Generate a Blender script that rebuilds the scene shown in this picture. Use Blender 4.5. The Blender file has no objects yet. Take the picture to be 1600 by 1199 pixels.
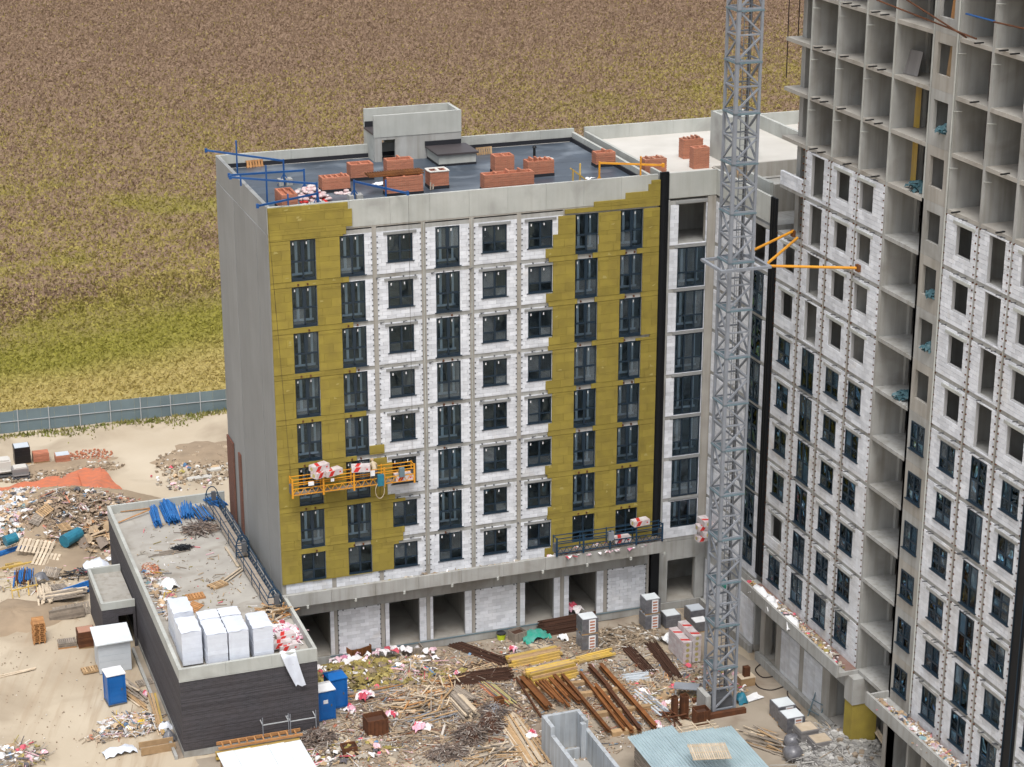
# Building site seen from above: white block and yellow insulation facades, tower crane, littered yard, dry field behind
import bpy, math, random
import numpy as np
from mathutils import Vector, Matrix
random.seed(7); np.random.seed(7)
R = random.Random(11)
rad = math.radians
S = bpy.context.scene
COL = S.collection

# ---------------------------------------------------------------- camera
cd = bpy.data.cameras.new('camera'); cam = bpy.data.objects.new('camera', cd); COL.objects.link(cam)
cd.sensor_width = 36; cd.lens = 71.59; cd.clip_start = 1; cd.clip_end = 3000
cam.location = (-26.44, -118.41, 61.6)
cam.rotation_euler = (rad(90 - 19.29), 0, rad(-19.643))
S.camera = cam
# ---------------------------------------------------------------- sky and sun (bright overcast)
SUN_EL, SUN_AZ = 64, 200          # azimuth: compass-like, clockwise from +Y
w = bpy.data.worlds.new('World'); S.world = w; w.use_nodes = True
nt = w.node_tree; bg = nt.nodes['Background']
sky = nt.nodes.new('ShaderNodeTexSky'); sky.sky_type = 'NISHITA'; sky.sun_disc = False
sky.sun_elevation = rad(SUN_EL); sky.sun_rotation = rad(SUN_AZ); sky.air_density = 1.0; sky.dust_density = 4.0; sky.ozone_density = 1.0
hs = nt.nodes.new('ShaderNodeHueSaturation'); hs.inputs['Saturation'].default_value = 0.32
nt.links.new(sky.outputs[0], hs.inputs['Color']); nt.links.new(hs.outputs[0], bg.inputs[0])
bg.inputs[1].default_value = 0.15
sl = bpy.data.lights.new('sun', 'SUN'); sl.energy = 1.5; sl.angle = rad(26); sl.color = (1.0, 0.97, 0.93)
so = bpy.data.objects.new('sun', sl); COL.objects.link(so)
a, e = rad(SUN_AZ), rad(SUN_EL)
d = Vector((math.sin(a) * math.cos(e), math.cos(a) * math.cos(e), math.sin(e)))
so.rotation_euler = d.to_track_quat('Z', 'Y').to_euler(); so.location = (0, -60, 90)
S.view_settings.view_transform = 'Standard'; S.view_settings.look = 'None'
S.view_settings.gamma = 1; S.view_settings.exposure = 0.48; S.view_settings.use_curve_mapping = False
S.render.engine = 'CYCLES'
S.cycles.max_bounces = 6; S.cycles.transparent_max_bounces = 10; S.cycles.caustics_reflective = False; S.cycles.caustics_refractive = False

# ---------------------------------------------------------------- materials
MATS = {}
def mat(name, col, rough=.85, col2=None, scale=.6, amount=1., streak=0, var=0., bump=0., bscale=8., metal=0., spec=.3, dirt=None, dscale=.25, dth=(.5, .7), zsc=1., attr=False, brick=None):
    m = bpy.data.materials.new(name); m.use_nodes = True; MATS[name] = m
    t = m.node_tree; n = t.nodes; L = t.links; b = n['Principled BSDF']
    b.inputs['Roughness'].default_value = rough; b.inputs['Metallic'].default_value = metal
    b.inputs['Specular IOR Level'].default_value = spec
    geo = n.new('ShaderNodeNewGeometry')
    mp = n.new('ShaderNodeMapping'); mp.inputs['Scale'].default_value = (1, 1, zsc); L.new(geo.outputs['Position'], mp.inputs[0])
    def mix(fac, A, B, mode='MIX'):
        x = n.new('ShaderNodeMix'); x.data_type = 'RGBA'; x.blend_type = mode
        for s_, v in ((0, fac), (6, A), (7, B)):
            if hasattr(v, 'links'): L.new(v, x.inputs[s_])
            elif s_ == 0: x.inputs[0].default_value = v
            else: x.inputs[s_].default_value = (*v, 1)
        return x.outputs[2]
    def noise(sc, det=5, vec=None, rg=(0.3, 0.7), dist=0.):
        x = n.new('ShaderNodeTexNoise'); x.inputs['Scale'].default_value = sc; x.inputs['Detail'].default_value = det; x.inputs['Distortion'].default_value = dist
        L.new(vec or mp.outputs[0], x.inputs['Vector'])
        r = n.new('ShaderNodeMapRange'); r.inputs[1].default_value = rg[0]; r.inputs[2].default_value = rg[1]
        L.new(x.outputs[0], r.inputs[0]); return r.outputs[0]
    if attr:
        at = n.new('ShaderNodeVertexColor'); at.layer_name = 'Col'; c = at.outputs[0]
    elif brick:
        sx = n.new('ShaderNodeSeparateXYZ'); L.new(geo.outputs['Position'], sx.inputs[0]); ad0 = n.new('ShaderNodeMath'); ad0.operation = 'ADD'; L.new(sx.outputs[0], ad0.inputs[0]); L.new(sx.outputs[1], ad0.inputs[1])
        cb = n.new('ShaderNodeCombineXYZ'); L.new(ad0.outputs[0], cb.inputs[0]); L.new(sx.outputs[2], cb.inputs[1]); bt = n.new('ShaderNodeTexBrick'); L.new(cb.outputs[0], bt.inputs['Vector'])
        bt.inputs['Scale'].default_value = 1.; bt.inputs['Brick Width'].default_value = .26; bt.inputs['Row Height'].default_value = .0755; bt.inputs['Mortar Size'].default_value = .012; bt.inputs['Bias'].default_value = -.1
        for s_, v in (('Color1', col), ('Color2', tuple(q * brick[0] for q in col)), ('Mortar', brick[1])): bt.inputs[s_].default_value = (*v, 1)
        c = bt.outputs['Color']
    else:
        rgb = n.new('ShaderNodeRGB'); rgb.outputs[0].default_value = (*col, 1); c = rgb.outputs[0]
    if col2:
        f = noise(scale)
        if amount != 1:
            q = n.new('ShaderNodeMath'); q.operation = 'MULTIPLY'; q.inputs[1].default_value = amount; L.new(f, q.inputs[0]); f = q.outputs[0]
        c = mix(f, c, col2)
    if streak:
        mp2 = n.new('ShaderNodeMapping'); mp2.inputs['Scale'].default_value = (3., 3., .18); L.new(geo.outputs['Position'], mp2.inputs[0])
        f = noise(1., 4, mp2.outputs[0], (.45, .75)); q = n.new('ShaderNodeMath'); q.operation = 'MULTIPLY'; q.inputs[1].default_value = streak; L.new(f, q.inputs[0])
        c = mix(q.outputs[0], c, (.62, .58, .52), 'MULTIPLY')
    if dirt:
        f = noise(dscale, 6, None, dth, .6); c = mix(f, c, dirt)
    if var:
        oi = n.new('ShaderNodeObjectInfo'); ad = n.new('ShaderNodeMath'); ad.operation = 'ADD'
        L.new(geo.outputs['Random Per Island'], ad.inputs[0]); L.new(oi.outputs['Random'], ad.inputs[1])
        fr = n.new('ShaderNodeMath'); fr.operation = 'FRACT'; L.new(ad.outputs[0], fr.inputs[0])
        r = n.new('ShaderNodeMapRange'); r.inputs[3].default_value = 1 - var; r.inputs[4].default_value = 1 + var * .6; L.new(fr.outputs[0], r.inputs[0])
        g = n.new('ShaderNodeCombineColor'); [L.new(r.outputs[0], g.inputs[i]) for i in range(3)]
        c = mix(1., c, g.outputs[0], 'MULTIPLY')
    L.new(c, b.inputs['Base Color'])
    if bump:
        x = n.new('ShaderNodeTexNoise'); x.inputs['Scale'].default_value = bscale; x.inputs['Detail'].default_value = 6; L.new(mp.outputs[0], x.inputs['Vector'])
        bp = n.new('ShaderNodeBump'); bp.inputs['Strength'].default_value = bump; bp.inputs['Distance'].default_value = .05
        L.new(x.outputs[0], bp.inputs['Height']); L.new(bp.outputs[0], b.inputs['Normal'])
    return m

mat('concrete', (.4, .4, .385), col2=(.31, .31, .295), scale=.5, streak=.6, bump=.15, dirt=(.2, .185, .16), dscale=.35, dth=(.52, .8))
mat('concrete_pale', (.47, .48, .45), col2=(.37, .38, .355), scale=.45, streak=.25, bump=.12, dirt=(.27, .265, .25), dscale=.4, dth=(.55, .8))
mat('concrete_warm', (.39, .37, .335), col2=(.3, .285, .255), scale=.6, streak=.6, bump=.15)
mat('concrete_floor', (.41, .39, .35), col2=(.32, .3, .27), scale=.5, bump=.1, dirt=(.25, .225, .19), dscale=.6, dth=(.5, .75))
mat('concrete_blue', (.44, .47, .5), col2=(.34, .37, .4), scale=.8, streak=.9, bump=.1)
mat('screed', (.55, .53, .49), col2=(.46, .44, .4), scale=.4, bump=.05)
mat('plaster_grey', (.275, .28, .277), col2=(.24, .244, .24), var=.09, scale=.3, streak=.12, bump=.04)
mat('white_block', (.74, .76, .8), col2=(.6, .62, .66), scale=1.1, var=.16, bump=.08, bscale=20, dirt=(.5, .47, .42), dscale=.5, dth=(.62, .9), streak=.15)
mat('worn_block', (.72, .74, .78), col2=(.6, .6, .61), scale=.9, var=.12, bump=.08, bscale=20, dirt=(.48, .4, .28), dscale=.3, dth=(.6, .82), streak=.3)
mat('mortar', (.4, .4, .4), rough=.95)
mat('insulation', (.315, .25, .055), rough=.98, col2=(.25, .195, .05), scale=1.2, var=.11, bump=.4, bscale=25, spec=.1)
mat('frame_dark', (.012, .026, .042), rough=.35, spec=.5)
mat('frame_white', (.78, .79, .8), rough=.5)
mat('black_cover', (.008, .009, .011), rough=.5)
mat('membrane', (.06, .08, .105), rough=.42, col2=(.04, .052, .07), scale=.5, bump=.15, spec=.5, dirt=(.15, .175, .205), dscale=.35, dth=(.5, .72))
mat('membrane_strip', (.062, .082, .108), rough=.4, col2=(.042, .055, .073), scale=.5, var=.16, bump=.12, spec=.5, dirt=(.15, .175, .205), dscale=.35, dth=(.52, .72))
mat('dark_felt', (.02, .021, .026), rough=.6)
mat('brown_felt', (.06, .05, .052), rough=.5, col2=(.045, .04, .043), spec=.5)
mat('dark_brick', (.042, .041, .05), rough=.75, col2=(.075, .062, .062), amount=.4, brick=(1.7, (.09, .085, .085)), scale=.7, var=.25, bump=.2)
mat('cable', (.03, .02, .018), rough=.6)
mat('old_brick', (.2, .07, .045), col2=(.14, .06, .045), amount=.5, brick=(.6, (.2, .15, .12)), scale=2., var=.1, bump=.3)
mat('red_brick', (.52, .185, .1), col2=(.4, .155, .1), amount=.5, brick=(.66, (.4, .24, .17)), scale=2., var=.12, bump=.3, bscale=30)
mat('steel_grey', (.26, .28, .315), rough=.55, col2=(.2, .215, .24), scale=1., metal=0., spec=.5)
mat('steel_dark', (.12, .125, .135), rough=.5, metal=.2)
mat('steel_teal', (.14, .2, .23), rough=.5)
mat('blue_paint', (.01, .085, .27), rough=.4, col2=(.008, .06, .2), scale=2., spec=.5)
mat('blue_dark', (.015, .045, .085), rough=.5)
mat('blue_bright', (.02, .16, .44), rough=.5, col2=(.02, .1, .3), scale=3., var=.25)
mat('toilet_blue', (.008, .13, .43), rough=.35, col2=(.006, .1, .34), scale=1., spec=.5)
mat('yellow_paint', (.72, .33, .02), rough=.45, col2=(.6, .25, .02), scale=2., spec=.5)
mat('beam_yellow', (.6, .4, .07), rough=.6, var=.3, col2=(.44, .31, .13), scale=1.6)
mat('wood', (.46, .31, .17), rough=.85, col2=(.36, .235, .125), scale=3., var=.28, bump=.1)
mat('wood_orange', (.5, .255, .1), rough=.8, col2=(.38, .19, .08), scale=2., var=.25)
mat('wood_grey', (.33, .28, .23), rough=.9, col2=(.23, .195, .16), scale=3., var=.3)
mat('wood_pale', (.6, .5, .38), rough=.85, var=.22, col2=(.48, .39, .28), scale=2.)
mat('rust', (.13, .05, .022), rough=.85, col2=(.08, .034, .018), scale=2.5, var=.25, bump=.2)
mat('rust_orange', (.24, .095, .028), rough=.85, col2=(.13, .05, .02), scale=1.2, var=.3, bump=.2)
mat('rebar', (.07, .034, .022), rough=.9, var=.4)
mat('white_film', (.66, .7, .77), rough=.35, spec=.5, var=.06, col2=(.6, .63, .7), scale=2.5, bump=.15, bscale=5)
mat('white_sheet', (.8, .8, .8), rough=.6, col2=(.7, .71, .73), scale=3.)
mat('red_print', (.55, .035, .03), rough=.5)
mat('wool_face', (.42, .36, .15), rough=.95)
mat('grey_film', (.1, .1, .115), rough=.3, col2=(.17, .17, .18), scale=4., spec=.6, bump=.3, bscale=10)
mat('paver', (.2, .19, .185), rough=.9, var=.15)
mat('corrugated', (.34, .43, .46), rough=.4, col2=(.27, .35, .38), scale=1., spec=.5)
mat('shed_grey', (.52, .56, .6), rough=.5, col2=(.44, .48, .52), scale=.7)
mat('pale_roof', (.68, .72, .74), rough=.5, col2=(.58, .62, .64), scale=1.)
mat('orange_net', (.58, .17, .08), rough=.9, col2=(.4, .15, .09), scale=1.6, bump=.3, bscale=3)
mat('black_plastic', (.012, .012, .014), rough=.35, spec=.5)
mat('tower_bag', (.07, .14, .16), rough=.5, col2=(.03, .08, .1), scale=5.)
mat('teal_bag', (.03, .2, .28), rough=.45, col2=(.02, .13, .2), scale=3.)
mat('green_net', (.02, .28, .2), rough=.7, col2=(.1, .3, .26), scale=3.)
mat('bucket_green', (.45, .55, .03), rough=.4)
mat('cardboard', (.42, .3, .18), rough=.9)
mat('gravel', (.3, .28, .25), rough=.95, var=.35)
mat('mixed', (1, 1, 1), rough=.75, attr=True, var=.12)
mat('fence_blue', (.16, .215, .235), rough=.6, col2=(.125, .17, .19), scale=.5, var=.06, spec=.4)
mat('fence_post', (.42, .44, .45), rough=.5)
mat('skin', (.42, .25, .17), rough=.6)
mat('jacket', (.5, .42, .3), rough=.9); mat('trousers', (.1, .12, .16), rough=.9)

def glass():
    m = bpy.data.materials.new('glass'); m.use_nodes = True; MATS['glass'] = m
    t = m.node_tree; n = t.nodes; L = t.links; n.remove(n['Principled BSDF']); out = n['Material Output']
    tr = n.new('ShaderNodeBsdfTransparent'); tr.inputs[0].default_value = (.84, .92, .97, 1)
    gl = n.new('ShaderNodeBsdfGlossy'); gl.inputs[0].default_value = (.7, .88, 1, 1); gl.inputs['Roughness'].default_value = .03
    fr = n.new('ShaderNodeFresnel'); fr.inputs[0].default_value = 1.5
    no = n.new('ShaderNodeTexNoise'); no.inputs['Scale'].default_value = .7; no.inputs['Detail'].default_value = 1; no.inputs['Distortion'].default_value = .6
    g = n.new('ShaderNodeNewGeometry'); L.new(g.outputs['Position'], no.inputs['Vector'])
    bp = n.new('ShaderNodeBump'); bp.inputs['Strength'].default_value = .5; bp.inputs['Distance'].default_value = .35; L.new(no.outputs[0], bp.inputs['Height'])
    L.new(bp.outputs[0], gl.inputs['Normal']); L.new(bp.outputs[0], fr.inputs['Normal'])
    oi = n.new('ShaderNodeObjectInfo'); va = n.new('ShaderNodeVectorMath'); va.operation = 'SCALE'; va.inputs[0].default_value = (37., 19., 53.); L.new(oi.outputs['Random'], va.inputs['Scale'])
    vb = n.new('ShaderNodeVectorMath'); vb.operation = 'ADD'; L.new(g.outputs['Position'], vb.inputs[0]); L.new(va.outputs[0], vb.inputs[1]); L.new(vb.outputs[0], no.inputs['Vector'])
    rr = n.new('ShaderNodeMapRange'); rr.inputs[1].default_value = .55; rr.inputs[2].default_value = 1.; rr.inputs[3].default_value = .02; rr.inputs[4].default_value = .3; L.new(oi.outputs['Random'], rr.inputs[0]); L.new(rr.outputs[0], gl.inputs['Roughness'])
    # dust and protective film on some of the panes
    df = n.new('ShaderNodeBsdfDiffuse'); df.inputs[0].default_value = (.5, .56, .6, 1); q = n.new('ShaderNodeMath'); q.operation = 'MULTIPLY'; q.inputs[1].default_value = 7.31; L.new(oi.outputs['Random'], q.inputs[0]); q2 = n.new('ShaderNodeMath'); q2.operation = 'FRACT'; L.new(q.outputs[0], q2.inputs[0])
    r3 = n.new('ShaderNodeMapRange'); r3.inputs[1].default_value = .6; r3.inputs[2].default_value = 1.; r3.inputs[3].default_value = .0; r3.inputs[4].default_value = .28; L.new(q2.outputs[0], r3.inputs[0]); dm = n.new('ShaderNodeMath'); dm.operation = 'MULTIPLY'; L.new(r3.outputs[0], dm.inputs[0]); L.new(no.outputs[0], dm.inputs[1])
    mt = n.new('ShaderNodeMixShader'); L.new(dm.outputs[0], mt.inputs[0]); L.new(tr.outputs[0], mt.inputs[1]); L.new(df.outputs[0], mt.inputs[2])
    mx = n.new('ShaderNodeMixShader'); L.new(fr.outputs[0], mx.inputs[0]); L.new(mt.outputs[0], mx.inputs[1]); L.new(gl.outputs[0], mx.inputs[2]); L.new(mx.outputs[0], out.inputs[0])
glass()

# ground and field materials
def ground_mat():
    m = mat('dirt', (.5, .43, .33), rough=.95, col2=(.41, .34, .25), scale=.14, bump=.35, bscale=2.2, dirt=(.32, .26, .19), dscale=.13, dth=(.5, .68), spec=.1)
    # wheel ruts running along the left side of the site
    t = m.node_tree; n = t.nodes; L = t.links; b = n['Principled BSDF']; old = b.inputs['Base Color'].links[0].from_socket
    g = n.new('ShaderNodeNewGeometry'); mp = n.new('ShaderNodeMapping'); mp.vector_type = 'TEXTURE'; mp.inputs['Rotation'].default_value = (0, 0, rad(72)); mp.inputs['Scale'].default_value = (9, .55, 1); L.new(g.outputs['Position'], mp.inputs[0])
    x = n.new('ShaderNodeTexNoise'); x.inputs['Scale'].default_value = 1.; x.inputs['Detail'].default_value = 6; x.inputs['Distortion'].default_value = .4; L.new(mp.outputs[0], x.inputs['Vector'])
    r = n.new('ShaderNodeMapRange'); r.inputs[1].default_value = .52; r.inputs[2].default_value = .7; r.inputs[4].default_value = .6; L.new(x.outputs[0], r.inputs[0]); sy = n.new('ShaderNodeSeparateXYZ'); L.new(g.outputs['Position'], sy.inputs[0]); ry_ = n.new('ShaderNodeMapRange'); ry_.inputs[1].default_value = 34; ry_.inputs[2].default_value = 20; L.new(sy.outputs[1], ry_.inputs[0]); mm = n.new('ShaderNodeMath'); mm.operation = 'MULTIPLY'; L.new(r.outputs[0], mm.inputs[0]); L.new(ry_.outputs[0], mm.inputs[1])
    q = n.new('ShaderNodeMix'); q.data_type = 'RGBA'; L.new(mm.outputs[0], q.inputs[0]); L.new(old, q.inputs[6]); q.inputs[7].default_value = (.33, .25, .17, 1); L.new(q.outputs[2], b.inputs['Base Color'])
    return m
ground_mat()
mat('yard', (.36, .31, .25), rough=.95, col2=(.27, .23, .18), scale=.35, bump=.3, bscale=4., dirt=(.22, .175, .135), dscale=.3, dth=(.48, .7), spec=.1)
mat('mud', (.34, .27, .19), rough=.95, col2=(.26, .2, .14), scale=.5, bump=.5, bscale=4., spec=.1)
def field_mat(name, leaf):
    m = bpy.data.materials.new(name); m.use_nodes = True; MATS[name] = m
    t = m.node_tree; n = t.nodes; L = t.links; b = n['Principled BSDF']; b.inputs['Roughness'].default_value = .95; b.inputs['Specular IOR Level'].default_value = .1
    g = n.new('ShaderNodeNewGeometry'); sp = n.new('ShaderNodeSeparateXYZ'); L.new(g.outputs['Position'], sp.inputs[0])
    def math_(op, A, B=None):
        x = n.new('ShaderNodeMath'); x.operation = op
        for i, v in enumerate((A, B)):
            if v is None: continue
            if hasattr(v, 'links'): L.new(v, x.inputs[i])
            else: x.inputs[i].default_value = v
        return x.outputs[0]
    def rng(v, a, b_, c=0., d_=1.):
        x = n.new('ShaderNodeMapRange'); L.new(v, x.inputs[0])
        for i, q in enumerate((a, b_, c, d_)): x.inputs[i + 1].default_value = q
        return x.outputs[0]
    def noise(sc, det=5):
        x = n.new('ShaderNodeTexNoise'); x.inputs['Scale'].default_value = sc; x.inputs['Detail'].default_value = det; L.new(g.outputs['Position'], x.inputs['Vector']); return x.outputs[0]
    def mix(f, A, B):
        x = n.new('ShaderNodeMix'); x.data_type = 'RGBA'
        for s_, v in ((0, f), (6, A), (7, B)):
            if hasattr(v, 'links'): L.new(v, x.inputs[s_])
            elif s_ == 0: x.inputs[0].default_value = v
            else: x.inputs[s_].default_value = (*v, 1)
        return x.outputs[2]
    ri = g.outputs['Random Per Island']
    dist = math_('ADD', sp.outputs[1], math_('MULTIPLY', sp.outputs[0], -.25))     # distance from the fence side
    dn = math_('ADD', dist, math_('MULTIPLY', math_('SUBTRACT', noise(.02, 3), .5), 90.))
    brown = mix(ri if leaf else noise(3.), (.19, .125, .083), (.33, .235, .165))
    yg = mix(ri if leaf else noise(2.), (.24, .195, .06), (.36, .295, .095))
    green = mix(ri if leaf else noise(2.), (.21, .2, .035), (.31, .28, .06))
    gold = mix(ri if leaf else noise(2.), (.36, .29, .09), (.47, .38, .15))
    # share of yellow-green plants among the brown: more of them nearer the site
    share = rng(dn, 210., 90., .05, .72)
    if leaf:
        pick = math_('LESS_THAN', math_('FRACT', math_('MULTIPLY', ri, 17.3)), math_('MULTIPLY', share, rng(noise(.09, 4), .35, .65, .35, 1.9)))
    else:
        pick = math_('MULTIPLY', share, rng(noise(.6, 6), .45, .6)) 
    c = mix(pick, brown, yg)
    dn2 = math_('ADD', dist, math_('MULTIPLY', math_('SUBTRACT', noise(.05, 4), .5), 16.))
    c = mix(rng(dn2, 88., 76.), c, green)
    patch = math_('MULTIPLY', rng(noise(.045, 3), .56, .62), rng(dn, 160., 120.)); c = mix(math_('MULTIPLY', patch, .6), c, green)
    c = mix(rng(dn2, 70., 62.), c, gold)
    if not leaf: c = mix(.22, c, (.12, .085, .055))
    L.new(c, b.inputs['Base Color'])
    if leaf:
        b.inputs['Subsurface Weight'].default_value = 0
    return m
field_mat('field_soil', False); field_mat('field_leaf', True)

# ---------------------------------------------------------------- helpers
def wl(o):
    v = Vector((0, 0, 0))
    while o is not None: v = v + o.location; o = o.parent
    return v
def put(o, parent=None, label=None, cat=None, group=None, kind=None):
    COL.objects.link(o)
    if parent is not None: o.parent = parent
    if label: o['label'] = label
    if cat: o['category'] = cat
    if group: o['group'] = group
    if kind: o['kind'] = kind
    return o
def thing(name, label, cat, loc=(0, 0, 0), rz=0., group=None):
    o = bpy.data.objects.new(name, None); o.empty_display_size = .3
    o.location = loc; o.rotation_euler = (0, 0, rz)
    return put(o, None, label, cat, group)
def part_of(name, parent, loc=(0, 0, 0)):
    o = bpy.data.objects.new(name, None); o.location = loc; o.empty_display_size = .1
    return put(o, parent)
class MB:
    def __init__(s): s.v = []; s.f = []; s.c = []; s.col = None
    def _q(s, fs):
        s.f += fs
        if s.col is not None: s.c += [s.col] * len(fs)
    def box(s, x0, x1, y0, y1, z0, z1, skip=''):
        b = len(s.v)
        s.v += [(x0, y0, z0), (x1, y0, z0), (x1, y1, z0), (x0, y1, z0), (x0, y0, z1), (x1, y0, z1), (x1, y1, z1), (x0, y1, z1)]
        F = {'b': (b, b + 3, b + 2, b + 1), 't': (b + 4, b + 5, b + 6, b + 7), 'f': (b, b + 1, b + 5, b + 4), 'r': (b + 1, b + 2, b + 6, b + 5), 'k': (b + 2, b + 3, b + 7, b + 6), 'l': (b + 3, b, b + 4, b + 7)}
        s._q([F[k] for k in 'btfrkl' if k not in skip]); return s
    def hexa(s, P):
        b = len(s.v); s.v += [tuple(p) for p in P]
        s._q([(b, b + 3, b + 2, b + 1), (b + 4, b + 5, b + 6, b + 7), (b, b + 1, b + 5, b + 4), (b + 1, b + 2, b + 6, b + 5), (b + 2, b + 3, b + 7, b + 6), (b + 3, b, b + 4, b + 7)]); return s
    def bar(s, p, q, w_, h=None, up=(0, 0, 1)):
        p, q = Vector(p), Vector(q); h = h or w_; d_ = (q - p)
        if d_.length < 1e-6: return s
        d_.normalize(); u = Vector(up)
        if abs(d_.dot(u)) > .98: u = Vector((1, 0, 0))
        a_ = d_.cross(u).normalized() * w_ / 2; b_ = a_.cross(d_).normalized() * h / 2
        return s.hexa([p - a_ - b_, p + a_ - b_, q + a_ - b_, q - a_ - b_, p - a_ + b_, p + a_ + b_, q + a_ + b_, q - a_ + b_])
    def tube(s, p, q, r, n=6, r2=None, caps=True):
        p, q = Vector(p), Vector(q); r2 = r if r2 is None else r2; d_ = (q - p).normalized(); u = Vector((0, 0, 1)) if abs(d_.z) < .95 else Vector((1, 0, 0))
        a_ = d_.cross(u).normalized(); b_ = a_.cross(d_); b = len(s.v)
        for c_, rr in ((p, r), (q, r2)):
            for i in range(n):
                t_ = 2 * math.pi * i / n; s.v.append(tuple(c_ + a_ * math.cos(t_) * rr + b_ * math.sin(t_) * rr))
        fs = [(b + i, b + i + n, b + (i + 1) % n + n, b + (i + 1) % n) for i in range(n)]
        if caps: fs += [tuple(b + i for i in range(n)), tuple(b + n + i for i in reversed(range(n)))]
        s._q(fs); return s
    def path(s, pts, r, n=5):
        for a_, b_ in zip(pts, pts[1:]): s.tube(a_, b_, r, n)
        return s
    def prism(s, pts, z0, z1):
        b = len(s.v); n = len(pts)
        s.v += [(p[0], p[1], z0) for p in pts] + [(p[0], p[1], z1) for p in pts]
        s._q([tuple(b + i for i in reversed(range(n))), tuple(b + n + i for i in range(n))] + [(b + i, b + (i + 1) % n, b + n + (i + 1) % n, b + n + i) for i in range(n)]); return s
    def quad(s, a_, b_, c_, d_):
        b = len(s.v); s.v += [tuple(a_), tuple(b_), tuple(c_), tuple(d_)]; s._q([(b, b + 1, b + 2, b + 3)]); return s
    def sheet(s, c, w_, l, amp, rz=0., nx=4, ny=4, tilt=(0, 0), rnd=R, cup=0.):
        b = len(s.v); cr, sr = math.cos(rz), math.sin(rz)
        for j in range(ny + 1):
            for i in range(nx + 1):
                x = (i / nx - .5) * w_ + rnd.uniform(-.2, .2) * w_ / nx; y = (j / ny - .5) * l + rnd.uniform(-.2, .2) * l / ny
                z = rnd.uniform(0, amp) + tilt[0] * x + tilt[1] * y + cup * (1 - (2 * x / w_) ** 2 - (2 * y / l) ** 2)
                s.v.append((c[0] + x * cr - y * sr, c[1] + x * sr + y * cr, c[2] + z))
        s._q([(b + j * (nx + 1) + i, b + j * (nx + 1) + i + 1, b + (j + 1) * (nx + 1) + i + 1, b + (j + 1) * (nx + 1) + i) for j in range(ny) for i in range(nx)]); return s
    def mesh(s, name, m, off=None, smooth=False):
        me = bpy.data.meshes.new(name)
        v = s.v if off is None else [(p[0] - off[0], p[1] - off[1], p[2] - off[2]) for p in s.v]
        me.from_pydata(v, [], s.f); me.materials.append(MATS[m] if isinstance(m, str) else m)
        if s.c:
            ca = me.color_attributes.new('Col', 'FLOAT_COLOR', 'CORNER')
            lt = np.array([len(f) for f in s.f]); arr = np.repeat(np.array([(*c, 1.) for c in s.c]), lt, axis=0); ca.data.foreach_set('color', arr.ravel().astype('f'))
        if smooth: me.polygons.foreach_set('use_smooth', [True] * len(me.polygons))
        me.update(); return me
    def build(s, name, m, parent=None, label=None, cat=None, group=None, kind=None, smooth=False, origin=None):
        off = wl(parent) if parent is not None else (origin or None)
        o = bpy.data.objects.new(name, s.mesh(name, m, off, smooth))
        if parent is None and origin: o.location = origin
        return put(o, parent, label, cat, group, kind)
def box(name, m, x0, x1, y0, y1, z0, z1, parent=None, **k): return MB().box(x0, x1, y0, y1, z0, z1).build(name, m, parent, **k)
CUBES = {}
def cube(name, m, parent, c, s, rot=None, rz=0., pw=None):
    """one piece: a shared unit cube, placed in world coordinates under its (unrotated) parent"""
    if m not in CUBES: CUBES[m] = MB().box(-.5, .5, -.5, .5, -.5, .5).mesh('piece_' + m, m)
    o = bpy.data.objects.new(name, CUBES[m]); p = pw if pw is not None else (wl(parent) if parent is not None else Vector((0, 0, 0)))
    o.location = (c[0] - p[0], c[1] - p[1], c[2] - p[2]); o.scale = s
    if rot is not None: o.rotation_euler = rot.to_euler() if hasattr(rot, 'to_euler') else rot
    elif rz: o.rotation_euler = (0, 0, rz)
    COL.objects.link(o)
    if parent is not None: o.parent = parent
    return o
def stick(name, m, parent, p, q, w_, h, pw=None, roll=0.):
    p, q = Vector(p), Vector(q); d_ = q - p
    rot = d_.to_track_quat('X', 'Z')
    return cube(name, m, parent, (p + q) / 2, (d_.length, w_, h), rot, pw=pw)
def dup(root, loc, rz=0., label=None, group=None, cat=None, rot=None):
    kmap = {}
    def cp(o, par):
        c = o.copy(); COL.objects.link(c)
        if par is not None: c.parent = par
        for ch in PROTO[o.name]: cp(ch, c)
        return c
    r = cp(root, None); r.location = loc; r.rotation_euler = rot if rot else (0, 0, rz)
    if label: r['label'] = label
    if group: r['group'] = group
    if cat: r['category'] = cat
    return r
PROTO = {}
def proto(root):
    """remember the children tree of a finished thing so that dup() is fast"""
    ch = {}
    for c in bpy.data.objects:
        if c.parent is not None: ch.setdefault(c.parent.name, []).append(c)
    def rec(o):
        PROTO[o.name] = ch.get(o.name, [])
        for c in PROTO[o.name]: rec(c)
    rec(root); root['fresh'] = 1; return root
def place(root, loc, rz=0., label=None, group=None, cat=None, rot=None):
    """first use moves the prototype itself, later uses copy it"""
    if root.get('fresh'):
        del root['fresh']; root.location = loc; root.rotation_euler = rot if rot else (0, 0, rz)
        if label: root['label'] = label
        if group: root['group'] = group
        if cat: root['category'] = cat
        return root
    return dup(root, loc, rz, label, group, cat, rot)
ORD = ['first', 'second', 'third', 'fourth', 'fifth', 'sixth', 'seventh', 'eighth', 'ninth', 'tenth', 'eleventh', 'twelfth', 'thirteenth', 'fourteenth']

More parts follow.
